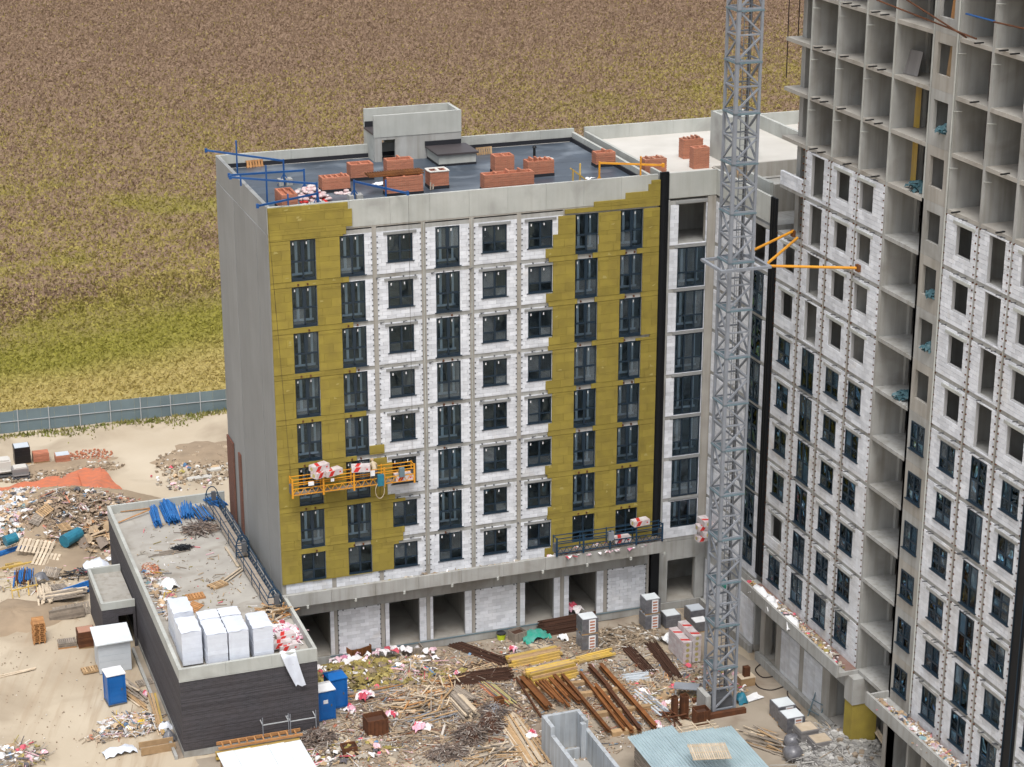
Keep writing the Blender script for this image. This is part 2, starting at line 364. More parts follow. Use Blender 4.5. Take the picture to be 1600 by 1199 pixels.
# masonry and boards: cut a rectangle into courses around openings
def courses(u0, u1, z0, z1, holes, L, H, off0=0., minw=.07):
    zs = sorted({z0, z1} | {z0 + i * H for i in range(int((z1 - z0) / H) + 1)} | {h[i] for h in holes for i in (2, 3) if z0 < h[i] < z1})
    zz = [zs[0]]
    for z in zs[1:]:
        if z - zz[-1] > .05 or z == z1: zz.append(z)
    out = []
    for r, (a_, b_) in enumerate(zip(zz, zz[1:])):
        if b_ - a_ < .03: continue
        cuts = [(u0, u1)]; zm = (a_ + b_) / 2
        for h in holes:
            if h[2] < zm < h[3]:
                nc = []
                for (p, q) in cuts:
                    if h[1] <= p or h[0] >= q: nc.append((p, q)); continue
                    if h[0] > p: nc.append((p, h[0]))
                    if h[1] < q: nc.append((h[1], q))
                cuts = nc
        for (p, q) in cuts:
            k = (int(round((a_ - z0) / H)) % 2) * L / 2 + off0
            x = p; nx = u0 - k + L * (math.floor((p - u0 + k) / L) + 1)
            while x < q - .01:
                e_ = min(nx, q)
                if q - e_ < minw: e_ = q
                if e_ - x >= minw * .5: out.append((x, e_, a_, b_))
                x = e_; nx = e_ + L if e_ == nx or e_ >= nx else nx
                if nx <= x: nx = x + L
    return out

# ================================================================ GROUND
G0 = -.55
def grid_sheet(x0, x1, y0, y1, nx, ny, zf):
    b = MB()
    xs = np.linspace(x0, x1, nx + 1); ys = np.linspace(y0, y1, ny + 1)
    b.v = [(x, y, zf(x, y)) for y in ys for x in xs]
    b.f = [(j * (nx + 1) + i, j * (nx + 1) + i + 1, (j + 1) * (nx + 1) + i + 1, (j + 1) * (nx + 1) + i) for j in range(ny) for i in range(nx)]
    return b
MB().quad((-1500, -400, G0 - .12), (2200, -400, G0 - .12), (2200, 53, G0 - .12), (-1500, 53, G0 - .12)).build('ground', 'dirt', kind='structure')
MB().quad((-1500, 51.6, G0 - .1), (2200, 51.6, G0 - .1), (2200, 2600, G0 - .1), (-1500, 2600, G0 - .1)).build('field', 'field_soil', kind='structure')
def bumpy(x, y):
    n = math.sin(x * .9 + 1.3 * math.sin(y * .35)) * math.sin(y * .55 + x * .2)
    return G0 + .05 * n + .04 * math.sin(x * 2.1 + y * 1.3) - .02
grid_sheet(-60, 60, -46, 51.4, 150, 120, bumpy).build('dirt_ground', 'dirt', kind='structure', smooth=True)
MB().prism([(-8.2, -9.6), (0, -9.6), (0, -.3), (29.9, -.3), (29.9, -60), (-2, -60)], G0 - .5, G0 + .02).build('yard_ground', 'yard', kind='structure')
# verge of grass and weeds at the foot of the fence
b = MB()
for _ in range(2600):
    x = R.uniform(-22, 40); y = 50.6 - abs(R.gauss(0, .8)) * (1 + .5 * math.sin(x * .7)); h = R.uniform(.1, .4); a_ = R.uniform(0, 6.3); wd = R.uniform(.05, .15)
    q = len(b.v); dx, dy = math.cos(a_) * wd, math.sin(a_) * wd
    b.v += [(x - dx, y - dy, G0), (x + dx, y + dy, G0), (x + R.uniform(-.15, .15), y + R.uniform(-.15, .15), G0 + h)]; b.f.append((q, q + 1, q + 2))
mat('verge', (.13, .16, .03), rough=.9, col2=(.28, .24, .09), scale=.8, var=.3)
b.build('verge_grass', 'verge', label='strip of low green weeds growing along the foot of the blue site fence', cat='weeds', kind='stuff')

# crop of dry plants on the field
def crop(n, seed, poly_u, hmin, hmax, name, label):
    rs = np.random.RandomState(seed)
    # wedge seen beyond the fence, sampled in plan
    y = rs.uniform(51.9, 345, n); xl = -17.5 + (y - 52) * .105; xr = 90 + (y - 52) * .62
    x = xl + (xr - xl) * rs.uniform(0, 1, n)
    keep = (rs.uniform(0, 1, n) < np.clip((xr - xl) / 255., 0, 1) * poly_u(y))
    x, y = x[keep], y[keep]; n = len(x)
    V = []; 
    cz = np.full(n, G0 - .1); h = rs.uniform(hmin, hmax, n) * np.where(y - .25 * x < 84, .7, 1.); lsc = np.where(y - .25 * x < 84, .75, 1.)
    tris = 4
    P = np.zeros((n, tris, 3, 3), 'f')
    for k in range(tris):
        a_ = rs.uniform(0, 2 * np.pi, n); rr = rs.uniform(.06, .3, n); zz = rs.uniform(.15, 1., n) * h; l = rs.uniform(.07, .15, n) * lsc
        bx = x + np.cos(a_) * rr * .5; by = y + np.sin(a_) * rr * .5
        for j, (da, dz) in enumerate(((-.8, -.12), (.8, -.05), (0., .2))):
            P[:, k, j, 0] = bx + np.cos(a_ + da) * l; P[:, k, j, 1] = by + np.sin(a_ + da) * l; P[:, k, j, 2] = cz + zz + dz * h + rs.uniform(-.05, .05, n)
    me = bpy.data.meshes.new(name); nv = n * tris * 3
    # fan triangles of one plant share their first vertex so that a plant is one island
    idx = np.arange(nv).reshape(n, tris, 3); idx[:, 1:, 0] = idx[:, :1, 0]
    me.vertices.add(nv); me.vertices.foreach_set('co', P.ravel())
    me.loops.add(nv); me.loops.foreach_set('vertex_index', idx.ravel().astype('i'))
    me.polygons.add(n * tris); me.polygons.foreach_set('loop_start', np.arange(0, nv, 3, dtype='i')); me.polygons.foreach_set('loop_total', np.full(n * tris, 3, 'i'))
    me.materials.append(MATS['field_leaf']); me.update(calc_edges=True)
    o = bpy.data.objects.new(name, me); put(o, None, label, 'plants', None, 'stuff')
crop(560000, 3, lambda y: np.where(y < 95, 2.0, 1.0), .25, .7, 'dry_crop', 'dry brown and yellow green plants covering the field behind the buildings')

# ================================================================ BUILDING A (low block, white blocks and yellow insulation)
F0 = 4.9
def floor(k): return F0 + 3 * k
A = thing('apartment_building', 'nine storey block with yellow insulation on both sides of its white block facade', 'building', (0, 0, G0))
PWA0 = wl(A)
GX = [0.1, 3.47, 6.7, 9.9, 13.1, 16.3, 19.45, 22.65, 25.8]
for k in range(9):
    box('floor_slab', 'concrete', .02, 25.88, .015, 15.1, floor(k) - .26, floor(k) - .0, A)
box('floor_slab', 'concrete_floor', .02, 25.88, .02, 15.1, -.4, .03, A)
for i, x in enumerate(GX):
    w_ = .14
    box('cross_wall', 'concrete_warm', max(x - w_, .0) + .002, min(x + w_, 25.9), .0, 14.95, .04, 29.0, A)
box('corridor_wall', 'concrete', .3, 25.7, 6.2, 6.4, .04, 28.8, A)
box('back_wall', 'concrete', .0, 25.9, 15.0, 15.22, G0, 29.1, A)
# side wall facing the annex, in tall plaster bays
ys = [0.0, 3.1, 6.2, 9.6, 12.6, 15.22]
for i, (a_, b_) in enumerate(zip(ys, ys[1:])):
    box('side_wall_panel', 'plaster_grey', -.06 - .025 * (i % 2), .0, a_ + .01, b_ - .01, 4.6 if i < 5 else G0, 29.0, A)
box('side_wall', 'plaster_grey', -.03, .0, .0, 15.2, G0, 29.0, A)
box('brick_pier', 'old_brick', -.2, -.09, 13.15, 15.1, G0, 10.7, A)
box('brick_pier', 'old_brick', -.2, -.09, 10.75, 11.4, G0, 10.7, A)
# parapet ring in cast panels
def ring(parent, pts, z0, z1, th, m, step=2.65, name='parapet_panel', gap=.012):
    """closed or open chain of wall panels, pts = outer line, th to the left of travel"""
    pw = wl(parent)
    for (x0, y0), (x1, y1) in zip(pts, pts[1:]):
        L_ = math.hypot(x1 - x0, y1 - y0); ux, uy = (x1 - x0) / L_, (y1 - y0) / L_; nx_, ny_ = -uy, ux
        n = max(1, round(L_ / step))
        for i in range(n):
            s0, s1 = L_ * i / n + gap / 2, L_ * (i + 1) / n - gap / 2
            cx, cy = x0 + ux * (s0 + s1) / 2 + nx_ * th / 2, y0 + uy * (s0 + s1) / 2 + ny_ * th / 2
            cube(name, m, parent, (cx, cy, (z0 + z1) / 2), (s1 - s0, th, z1 - z0), rz=math.atan2(uy, ux), pw=pw)
ring(A, [(0, -.02), (25.9, -.02)], 29.1, 30.78, .22, 'concrete_pale')
ring(A, [(25.9, 15.22), (0, 15.22)], 29.1, 30.76, .22, 'concrete_pale')
ring(A, [(-.03, 15.0), (-.03, .205)], 28.95, 30.78, .22, 'plaster_grey')
ring(A, [(.195, 15.0), (.195, .205)], 29.2, 30.775, .02, 'concrete_pale')
ring(A, [(25.93, .21), (25.93, 15.0)], 29.1, 30.5, .22, 'concrete_pale')
for args in ((0.2, 25.7, .2, .26), (0.2, 25.7, 14.9, 14.99)): box('roof_flashing', 'dark_felt', args[0], args[1], args[2], args[3], 29.8, 30.15, A)
box('roof_flashing', 'dark_felt', 25.6, 25.7, .27, 14.88, 29.8, 30.12, A)
box('roof_membrane', 'membrane', .2, 25.7, .2, 15.0, 29.06, 29.83, A)
for i in range(15): cube('membrane_strip', 'membrane_strip', A, (12.95, .75 + i * .97, 29.832 + .004 * (i % 2)), (25.3, .985, .02), pw=PWA0)
box('roof_seam', 'screed', .3, 25.5, 14.84, 14.88, 29.85, 29.87, A)
box('parapet_joint', 'concrete_warm', .0, 25.9, -.004, .19, 29.0, 29.1, A)

# windows -------------------------------------------------------------
def win_proto(w_, h, kind):
    """a window in the x-z plane, lower left corner at the origin, looking to -y"""
    r = bpy.data.objects.new('window', None)
    fb = MB(); t_ = .07; d0, d1 = -.04, .06
    def B(x0, x1, z0, z1, y0=d0, y1=d1): fb.box(x0, x1, y0, y1, z0, z1)
    B(0, t_, 0, h); B(w_ - t_, w_, 0, h); B(t_, w_ - t_, h - t_, h); B(t_, w_ - t_, 0, t_ + (.1 if kind == 'full' else .02))
    panes = []
    if kind == 'full':
        m_ = .11; tz = h * .47
        B(w_ / 2 - m_, w_ / 2 + m_, tz, h - t_, d0 - .02, d1 + .1); B(w_ / 2 - .05, w_ / 2 + .05, t_, tz); B(t_, w_ - t_, tz - .05, tz + .05, d0 - .01)
        for a_, b_ in ((t_, w_ / 2 - .05), (w_ / 2 + .05, w_ - t_)): panes += [(a_, b_, t_ + .1, tz - .05), (a_, b_, tz + .05, h - t_)]
    elif kind == 'small':
        m_ = .06; tz = h * .36
        B(w_ / 2 - m_, w_ / 2 + m_, t_, h - t_, d0 - .01); B(t_, w_ - t_, tz - .04, tz + .04)
        for a_, b_ in ((t_, w_ / 2 - m_), (w_ / 2 + m_, w_ - t_)): panes += [(a_, b_, t_, tz - .04), (a_, b_, tz + .04, h - t_)]
    elif kind == 'triple':
        tz = h * .37
        for x in (w_ / 3, 2 * w_ / 3): B(x - .05, x + .05, t_, h - t_, d0 - .01)
        B(t_, w_ - t_, tz - .04, tz + .04)
        for a_, b_ in ((t_, w_ / 3 - .05), (w_ / 3 + .05, 2 * w_ / 3 - .05), (2 * w_ / 3 + .05, w_ - t_)): panes += [(a_, b_, t_, tz - .04), (a_, b_, tz + .04, h - t_)]
    elif kind in ('b_small', 'b_grid', 'b_tall'):
        tz = h * (.4 if kind == 'b_small' else .36 if kind == 'b_grid' else .5); m_ = .05
        B(w_ / 2 - m_, w_ / 2 + m_, t_, h - t_, d0 - .01); B(t_, w_ - t_, tz - .05, tz + .05)
        rows = [(t_, tz - .05), (tz + .05, h - t_)]
        if kind == 'b_grid':
            t2 = h * .68; B(t_, w_ - t_, t2 - .04, t2 + .04); rows = [(t_, tz - .05), (tz + .05, t2 - .04), (t2 + .04, h - t_)]
        for a_, b_ in ((t_, w_ / 2 - m_), (w_ / 2 + m_, w_ - t_)): panes += [(a_, b_, p, q) for p, q in rows]
    fr = fb.build('window', 'frame_dark')
    for p in panes:
        MB().box(p[0], p[1], .0, .012, p[2], p[3]).build('pane', 'glass', fr)
    if kind != 'triple':
        MB().box(-.1, w_ + .1, -.13, -.02, -.05, -.0).build('sill', 'frame_dark', fr)
    if kind in ('full', 'triple'):
        ib = MB(); y0, y1 = .75, .82; W2 = w_ * .98
        ib.box(.12, W2, y0, y1, .12, .26); ib.box(.12, .22, y0, y1, .26, h); ib.box(w_ * .30, w_ * .30 + .17, y0, y1, .26, h); ib.box(W2 - .26, W2 - .12, y0, y1, .26, h)
        ib.build('inner_door_frame', 'frame_white', fr)
        MB().box(-.5, -.0, 1.24, 1.4, -.1, h + .1).box(w_ - .12, w_ + .5, 1.24, 1.4, -.1, h + .1).build('loggia_wall', 'plaster_grey', fr)
    if kind in ('full', 'small'):
        for x in (w_ * .1, w_ * .63): MB().box(x, x + .07, -.055, -.045, h - .3, h - .14).build('sticker', 'white_sheet', fr)
    bpy.data.objects.remove(r)
    return fr
def wproto(*a_):
    o = win_proto(*a_); proto(o); return o
WP = {'full': wproto(1.6, 2.6, 'full'), 'short': wproto(1.6, 1.95, 'small'), 'small': wproto(1.65, 1.75, 'small'), 'triple': wproto(2.0, 2.72, 'triple'),
      'b_small': wproto(1.5, 1.62, 'b_small'), 'b_grid': wproto(1.5, 1.62, 'b_grid'), 'b_tall': wproto(1.5, 2.45, 'b_tall'), 'b_short': wproto(1.5, 1.9, 'b_small')}
def window(parent, kind, pos, rz=0., sz=None):
    p = WP[kind]; o = place(p, Vector(pos) - wl(parent), rz); o.parent = parent
    if sz: o.scale = sz
    return o
WINS = []   # (x0, x1, z0, z1) openings of facade A
CX = [(1.33, 'full'), (4.46, 'full'), (7.55, 'small'), (10.7, 'full'), (13.82, 'small'), (16.93, 'small'), (20.13, 'full'), (23.28, 'full')]
for k in range(8):
    f = floor(k)
    for x, kd in CX:
        if k == 0:
            if kd == 'full': kd2, z0, h, w_ = 'short', f + .77, 1.95, 1.6
            else: kd2, z0, h, w_ = 'small', f + .77, 1.75, 1.65
        elif kd == 'full': kd2, z0, h, w_ = 'full', f + .08, 2.62, 1.6
        else: kd2, z0, h, w_ = 'small', f + .73, 1.77, 1.65
        window(A, kd2, (x, .05, z0)); WINS.append((x, x + w_, z0 - .02, z0 + h))
# white block infill of the upper storeys, course by course
def facade_blocks(parent, pieces, put_piece, m, limit, stuffname, back):
    """the first `limit` pieces are objects of their own, the rest one joined part"""
    for i, p in enumerate(pieces):
        if i < limit: put_piece(p)
    rest = pieces[limit:]
    if rest:
        b = MB()
        for p in rest: back(b, p)
        b.build(stuffname, m, parent, kind='stuff')
pieces = []; PWA = wl(A)
# stretches of the facade left white: between c1/c2 right edge and the yellow field
for k in range(8):
    f = floor(k); z0, z1 = f + .0, f + 2.74
    for g0, g1 in zip(GX, GX[1:]):
        u0, u1 = g0 + .142, g1 - .142
        if u1 < 4.4 and k > 0: continue
        holes = [h for h in WINS if z0 - .1 < h[2] < z1]
        if u0 > 19: continue
        pieces += courses(u0 + .005, u1 - .005, z0, z1, holes, .6, .25, minw=.09)
R.shuffle(pieces)
GAP = .008
def pa(p):
    cube('block', 'white_block', A, ((p[0] + p[1]) / 2, .06 + R.uniform(-.004, .004), (p[2] + p[3]) / 2), (p[1] - p[0] - 2 * GAP, .16, p[3] - p[2] - 1.4 * GAP), pw=PWA)
def pb(b, p): 
    o = R.uniform(-.004, .004); b.box(p[0] + GAP, p[1] - GAP, -.02 + o, .1, p[2] + GAP * .7, p[3] - GAP * .7, 'k')
facade_blocks(A, pieces, pa, 'white_block', 300, 'block_masonry', pb)
# mortar bed behind the blocks, with the window openings left out
mb = MB()
for k in range(8):
    f = floor(k); z0, z1 = f + .0, f + 2.74
    for g0, g1 in zip(GX, GX[1:]):
        u0, u1 = g0 + .14, g1 - .14; cur = u0
        for h in sorted(h for h in WINS if z0 - .1 < h[2] < z1 and u0 < h[0] < u1):
            mb.box(cur, h[0], .005, .19, z0, z1); mb.box(h[0], h[1], .005, .19, z0, h[2]); mb.box(h[0], h[1], .005, .19, h[3], z1); cur = h[1]
        mb.box(cur, u1, .005, .19, z0, z1)
mb.build('mortar_bed', 'mortar', A, kind='stuff')
# concrete lintels over the small windows, steel brackets and anchors
ab = MB()
for k in range(8):
    f = floor(k)
    for x, kd in CX[1:6]:
        if kd == 'full' and k: continue
        top = f + 2.52 if kd == 'small' else f + 2.72
        if kd == 'small': cube('lintel', 'plaster_grey', A, (x + .82, -.05, f + 2.6), (2.15, .08, .16), pw=PWA)
    for i, g in enumerate(GX[2:6]):
        for z in np.arange(f + .25, f + 2.7, .36):
            for s_ in (-.23, .155): ab.box(g + s_, g + s_ + .075, -.06, -.01, z, z + .07)
    for x in np.arange(6.9, 18.5, .85):
        xx = x + R.uniform(-.2, .2); zz = f - .3 + R.uniform(-.02, .04); ab.box(xx, xx + .08, -.09, .01, zz, zz + .09)
        if R.random() < .35: ab.bar((xx, -.05, zz + .05), (xx + .25, -.12, zz + .14), .04)
ab.build('anchor_plates', 'steel_dark', A, kind='stuff')
for g in (9.9, 13.1): 
    MB().path([(g + .02, -.06, 29.), (g - .03, -.06, 20), (g + .05, -.06, 12), (g, -.06, 5.6)], .035).build('rain_pipe', 'concrete_pale', A)

# yellow mineral wool boards
def xs_(px, py): return px
ins = []                      # rectangles (x0, x1, z0, z1) covered by insulation
LB = [(5.1, 4.95), (4.45, 5.0)]
def L_(z0, z1, x): ins.append((.0, x, z0, z1))
top = [(30.3, 30.74, 5.05), (29.2, 30.3, 5.3), (28.72, 29.2, 4.9), (28.6, 28.72, 4.7)]
for z0, z1, x in top: L_(z0, z1, x)
for k in range(7, 0, -1):
    f = floor(k)
    xe = 4.46 if k > 1 else 8.3
    if k >= 3: L_(f + .08, f + 2.72, 4.46 if k > 2 else 6)
    if k in (3,): ins.append((6.06, 7.05, f + .0, f + .6))
    # band between storeys at the second column
    L_(f - .28, f + .08, {7: 5.0, 6: 5.2, 5: 5.3, 4: 5.9, 3: 5.2}.get(k, 5.))
k = 2; f = floor(2); L_(f + .08, f + 2.72, 7.2); ins.append((7.2, 8.3, f + 1.2, f + 2.3)); 
L_(floor(2) - .28, floor(2) + .08, 7.7)
f = floor(1); L_(f + 2.15, f + 2.72, 8.4); L_(f + .75, f + 2.15, 7.53); L_(f + .3, f + .75, 8.3); L_(f - .28, f + .3, 8.2)
f = floor(0); L_(f + 2.3, f + 2.72, 7.9); L_(f + .75, f + 2.3, 7.53); ins.append((.0, 6.06, f + .72, f + .78))
def R_(z0, z1, x): ins.append((x, 26.02, z0, z1))
R_(30.2, 30.45, 25.4); R_(29.75, 30.2, 25.2); R_(29.35, 29.75, 23.6); R_(29.0, 29.35, 21.4); R_(28.72, 29.0, 19.4)
for k in range(7, -1, -1):
    f = floor(k)
    if k == 7: R_(f + 1.5, f + 2.72, 18.95); R_(f + .6, f + 1.5, 18.6); R_(f - .0, f + .6, 18.1); R_(f - .28, f, 18.3)
    else: R_(f + .6, f + 2.72, 18.6 if k else 18.6); R_(f + .0, f + .6, 18.15 + .2 * (k % 2)); R_(f - .28, f, 18.3)
# gaps left over the floor bands of the two right hand columns
miss = []
for k in range(1, 8):
    if k in (1, 2): continue
    f = floor(k); a_ = R.uniform(.15, .35)
    miss += [(20.3, 20.3 + .9 + a_, f - .28, f + .08), (23.65, 23.65 + .5 + a_ * 2, f - .28, f + .06)]
miss += [(23.9, 25.5, floor(5) - .12, floor(5) + .1), (4.9, 6.0, floor(0) + 2.72, floor(1) + .08)]
def in_ins(x, z): return any(a_ - 1e-6 <= x <= b_ + 1e-6 and c_ - 1e-6 <= z <= d_ + 1e-6 for a_, b_, c_, d_ in ins)
zedge = sorted({r[2] for r in ins} | {r[3] for r in ins})
boards = []
BH, BL = .6, 1.2
for (za, zb) in zip(zedge, zedge[1:]):
    if zb - za < .03: continue
    zm = (za + zb) / 2
    iv = sorted([(r[0], r[1]) for r in ins if r[2] < zm < r[3]]); mg = []
    for a_, b_ in iv:
        if mg and a_ <= mg[-1][1] + .01: mg[-1][1] = max(mg[-1][1], b_)
        else: mg.append([a_, b_])
    for a_, b_ in mg:
        holes = [h for h in WINS if h[3] > za and h[2] < zb] + miss
        for c_ in courses(a_, b_, za, zb, holes, BL, BH, off0=R.uniform(0, .5), minw=.12): boards.append(c_)
boards.sort(key=lambda p: -(p[1] - p[0]) * (p[3] - p[2]))
def ya(p): cube('insulation_board', 'insulation', A, ((p[0] + p[1]) / 2, -.075 + R.uniform(-.008, .008), (p[2] + p[3]) / 2), (p[1] - p[0] - .01, .1, p[3] - p[2] - .009), pw=PWA)
def yb(b, p): o = R.uniform(-.008, .008); b.box(p[0] + .005, p[1] - .005, -.125 + o, -.025 + o, p[2] + .0045, p[3] - .0045)
facade_blocks(A, boards, ya, 'insulation', 300, 'insulation_pieces', yb)
# fixings standing out of the insulation
fb = MB()
for k in range(0, 8):
    f = floor(k)
    for x, kd in CX:
        if kd == 'full':
            for q in (.35, .95):
                if R.random() < .7: fb.box(x + q, x + q + .1, -.2, -.1, f - .2, f - .08)
fb.build('wall_fixings', 'rust', A, kind='stuff')
# short tears and scuffs where the fibre shows lighter
mat('wool_scuff', (.36, .3, .1), rough=1.)
sc = MB()
for _ in range(46):
    p = R.choice(boards[:300]); xx = R.uniform(p[0] + .1, max(p[0] + .15, p[1] - .4)); zz = R.uniform(p[2] + .05, p[3] - .1); sc.sheet((xx, -.14, zz), .01, .01, .001, 0, 1, 1); sc.v[-4:] = [(xx, -.137, zz), (xx + R.uniform(.1, .35), -.137, zz + R.uniform(-.05, .05)), (xx + R.uniform(.0, .1), -.137, zz + R.uniform(.05, .2)), (xx + R.uniform(.1, .3), -.137, zz + R.uniform(.06, .16))]
sc.build('wool_scuffs', 'wool_scuff', A, kind='stuff')
# ground floor: columns, infill, plinth, canopy
GF = [('w', .15, .35), ('o', .35, 3.1), ('w', 3.1, 3.37), ('w', 3.64, 6.53), ('w', 6.87, 7.15), ('o', 7.15, 9.25), ('w', 9.25, 9.73), ('w', 10.0, 10.2), ('o', 10.2, 12.45), ('w', 12.45, 12.93),
      ('w', 13.2, 16.13), ('w', 16.4, 16.75), ('o', 16.75, 18.85), ('w', 18.85, 19.3), ('w', 19.6, 19.95), ('o', 19.95, 22.0), ('w', 22.0, 22.5), ('w', 22.8, 25.65)]
gp = []
for t_, a_, b_ in GF:
    if t_ == 'w': gp += courses(a_, b_, .04, 3.2, [], .6, .25, minw=.08)
R.shuffle(gp)
facade_blocks(A, gp, lambda p: cube('infill_block', 'white_block', A, ((p[0] + p[1]) / 2, .03 + R.uniform(-.004, .004), (p[2] + p[3]) / 2), (p[1] - p[0] - 2 * GAP, .16, p[3] - p[2] - 1.4 * GAP), pw=PWA), 'white_block', 300, 'infill_masonry', lambda b, p: b.box(p[0] + GAP, p[1] - GAP, -.05, .08, p[2] + GAP, p[3] - GAP))
mb = MB(); ab = MB()
for t_, a_, b_ in GF:
    if t_ == 'w':
        mb.box(a_, b_, -.02, .2, .04, 3.2)
        for z in np.arange(.3, 3.2, .36):
            if b_ - a_ > 1:
                for x in (a_ - .04, b_ - .04): ab.box(x, x + .075, -.1, -.05, z, z + .07)
        if b_ - a_ > 1:
            for x in np.arange(a_ + .3, b_, .8): ab.box(x, x + .08, -.1, -.05, 3.16, 3.22)
mb.build('mortar_bed', 'mortar', A, kind='stuff'); ab.build('infill_anchors', 'steel_dark', A, kind='stuff')
box('edge_beam', 'concrete', .0, 25.85, -.01, .35, 3.205, 4.63, A)
box('plinth', 'concrete', .0, 26.0, -.16, -.03, G0, .02, A)
box('plinth_edging', 'steel_teal', 3.0, 25.9, -.2, -.15, -.02, .05, A)
box('canopy_slab', 'concrete', -.05, 26.55, -1.34, -.02, 4.65, 4.9, A)
for i in range(9):
    x0 = -.08 + i * 2.96; box('canopy_upstand', 'concrete', x0, x0 + 2.945, -1.5, -1.345, 4.6, 5.47, A)
for x in (1.2, 4.4, 7.7, 11, 14.2, 17.4, 20.6, 23.8, 26.3): box('drain_spout', 'concrete_pale', x, x + .14, -1.6, -1.5, 4.42, 4.62, A)
# dark sheet metal cover of the joint between the two blocks
JC = thing('joint_cover', 'tall black sheet metal strip between the yellow facade and the stair tower bay', 'metal cover', (26.36, 0, G0))
box('cover_sheet', 'black_cover', 26.05, 26.66, -.05, .1, G0 + .6, 30.9, JC)
for x in (26.12, 26.45, 26.58): box('cover_rib', 'black_cover', x, x + .03, -.1, -.05, 5.6, 30.9, JC)

# rooftop of A ---------------------------------------------------------
PH = thing('stair_head', 'raw concrete stair head with open doorway and open top on the blue membrane roof', 'stair head', (14, 14, 29.83))
y0 = 13.3; zt = 33.05
x0, x1 = 10.6, 16.85
def wallp(n, *a_, m='concrete_pale'): return box(n, m, *a_, PH)
ya_, yb_ = 13.35, 15.95
zm = 31.55
wallp('front_wall', x0 + .02, 11.15, ya_, ya_ + .2, 29.84, zm, m='concrete'); wallp('front_wall', 12.1, x1, ya_, ya_ + .2, 29.84, zm, m='concrete'); wallp('door_lintel', 11.15, 12.1, ya_, ya_ + .2, 31.35, zm, m='concrete')
wallp('upper_wall', x0, x1 + .02, ya_ - .03, ya_ + .2, zm, zt)
wallp('back_wall', x0, 10.95, yb_ - .2, yb_, 29.5, 31.7); wallp('back_wall', 12.0, x1, yb_ - .2, yb_, 29.5, 31.7); wallp('back_wall', 10.95, 12.0, yb_ - .2, yb_, 29.5, 30.3, m='black_cover'); wallp('back_wall', x0, x1, yb_ - .2, yb_ + .01, 31.7, zt + .02)
wallp('side_wall', x0, x0 + .2, ya_ + .2, yb_ - .2, 29.84, 31.7)
wallp('side_wall', x1 - .2, x1 + .01, ya_ + .2, yb_ - .2, 29.84, zt - .005)
wallp('top_slab', 11.9, x1 - .2, ya_ + .2, yb_ - .2, 31.45, 31.65, m='concrete_floor')
wallp('low_roof', x0 - .05, 11.9, ya_ + .2, yb_ - .2, 31.7, 31.82, m='brown_felt'); wallp('felt_upstand', x0 + .02, 11.9, yb_ - .26, yb_ - .2, 31.82, 32.2, m='dark_felt')
LBX = thing('roof_hatch_box', 'low concrete box with dark felt lid beside the stair head', 'roof box', (15.6, 12, 29.83))
box('box_wall', 'concrete_pale', 14.35, 17.0, 10.6, 13.3, 29.84, 30.62, LBX); box('felt_skirt', 'dark_felt', 14.33, 17.02, 10.58, 13.29, 29.835, 30.0, LBX)
box('felt_lid', 'brown_felt', 14.2, 17.15, 10.45, 13.28, 30.62, 30.74, LBX); box('felt_upstand', 'dark_felt', 14.2, 16.8, 13.2, 13.31, 30.745, 31.05, LBX)
def chimney(x, y, wx, wy, h, slots, label, gx=True, cap=None, base=True, z=29.83):
    t_ = thing('brick_shaft', label, 'brick shaft', (x, y, z), group='brick ventilation shafts on the roofs')
    b = MB(); wt = .13; x0, x1, y0, y1 = x - wx / 2, x + wx / 2, y - wy / 2, y + wy / 2
    b.box(x0, x1, y0, y1, z, z + h - .15)
    b.box(x0, x1, y0, y0 + wt, z + h - .15, z + h); b.box(x0, x1, y1 - wt, y1, z + h - .15, z + h); b.box(x0, x0 + wt, y0 + wt, y1 - wt, z + h - .15, z + h); b.box(x1 - wt, x1, y0 + wt, y1 - wt, z + h - .15, z + h)
    b.build('shaft_wall', 'red_brick', t_)
    n = slots
    for i in range(1, n):
        xx = x0 + (x1 - x0) * i / n; hh = R.choice((.0, .08, .16)) if cap is None else 0
        box('divider', 'red_brick', xx - .06, xx + .06, y0 + wt - .06, y1 - wt + .06, z + h - .14, z + h + hh + .004, t_)
    # courses proud of the joints
    nrow = int(h / .15)
    for i in range(nrow):
        zz = z + .22 + i * .15
        if zz + .07 > z + h: break
        o_ = .008 + .008 * (i % 2); MB().box(x0 - o_, x1 + o_, y0 - o_, y1 + o_, zz, zz + .068, 'tb').build('brick_course', 'red_brick', t_)
    if base: box('felt_skirt', 'dark_felt', x0 - .03, x1 + .03, y0 - .03, y1 + .03, z, z + .22, t_)
    if cap: 
        cb = MB(); cb.box(x0 - .05, x1 + .05, y0 - .05, y0 + .2, z + h, z + h + .05); cb.box(x0 - .05, x1 + .05, y1 - .2, y1 + .05, z + h, z + h + .05)
        for i in range(n + 1):
            xx = x0 + (x1 - x0) * i / n; cb.box(xx - .09, xx + .09, y0 + .2, y1 - .2, z + h, z + h + .05)
        cb.build('shaft_cap', 'screed', t_)
    return t_

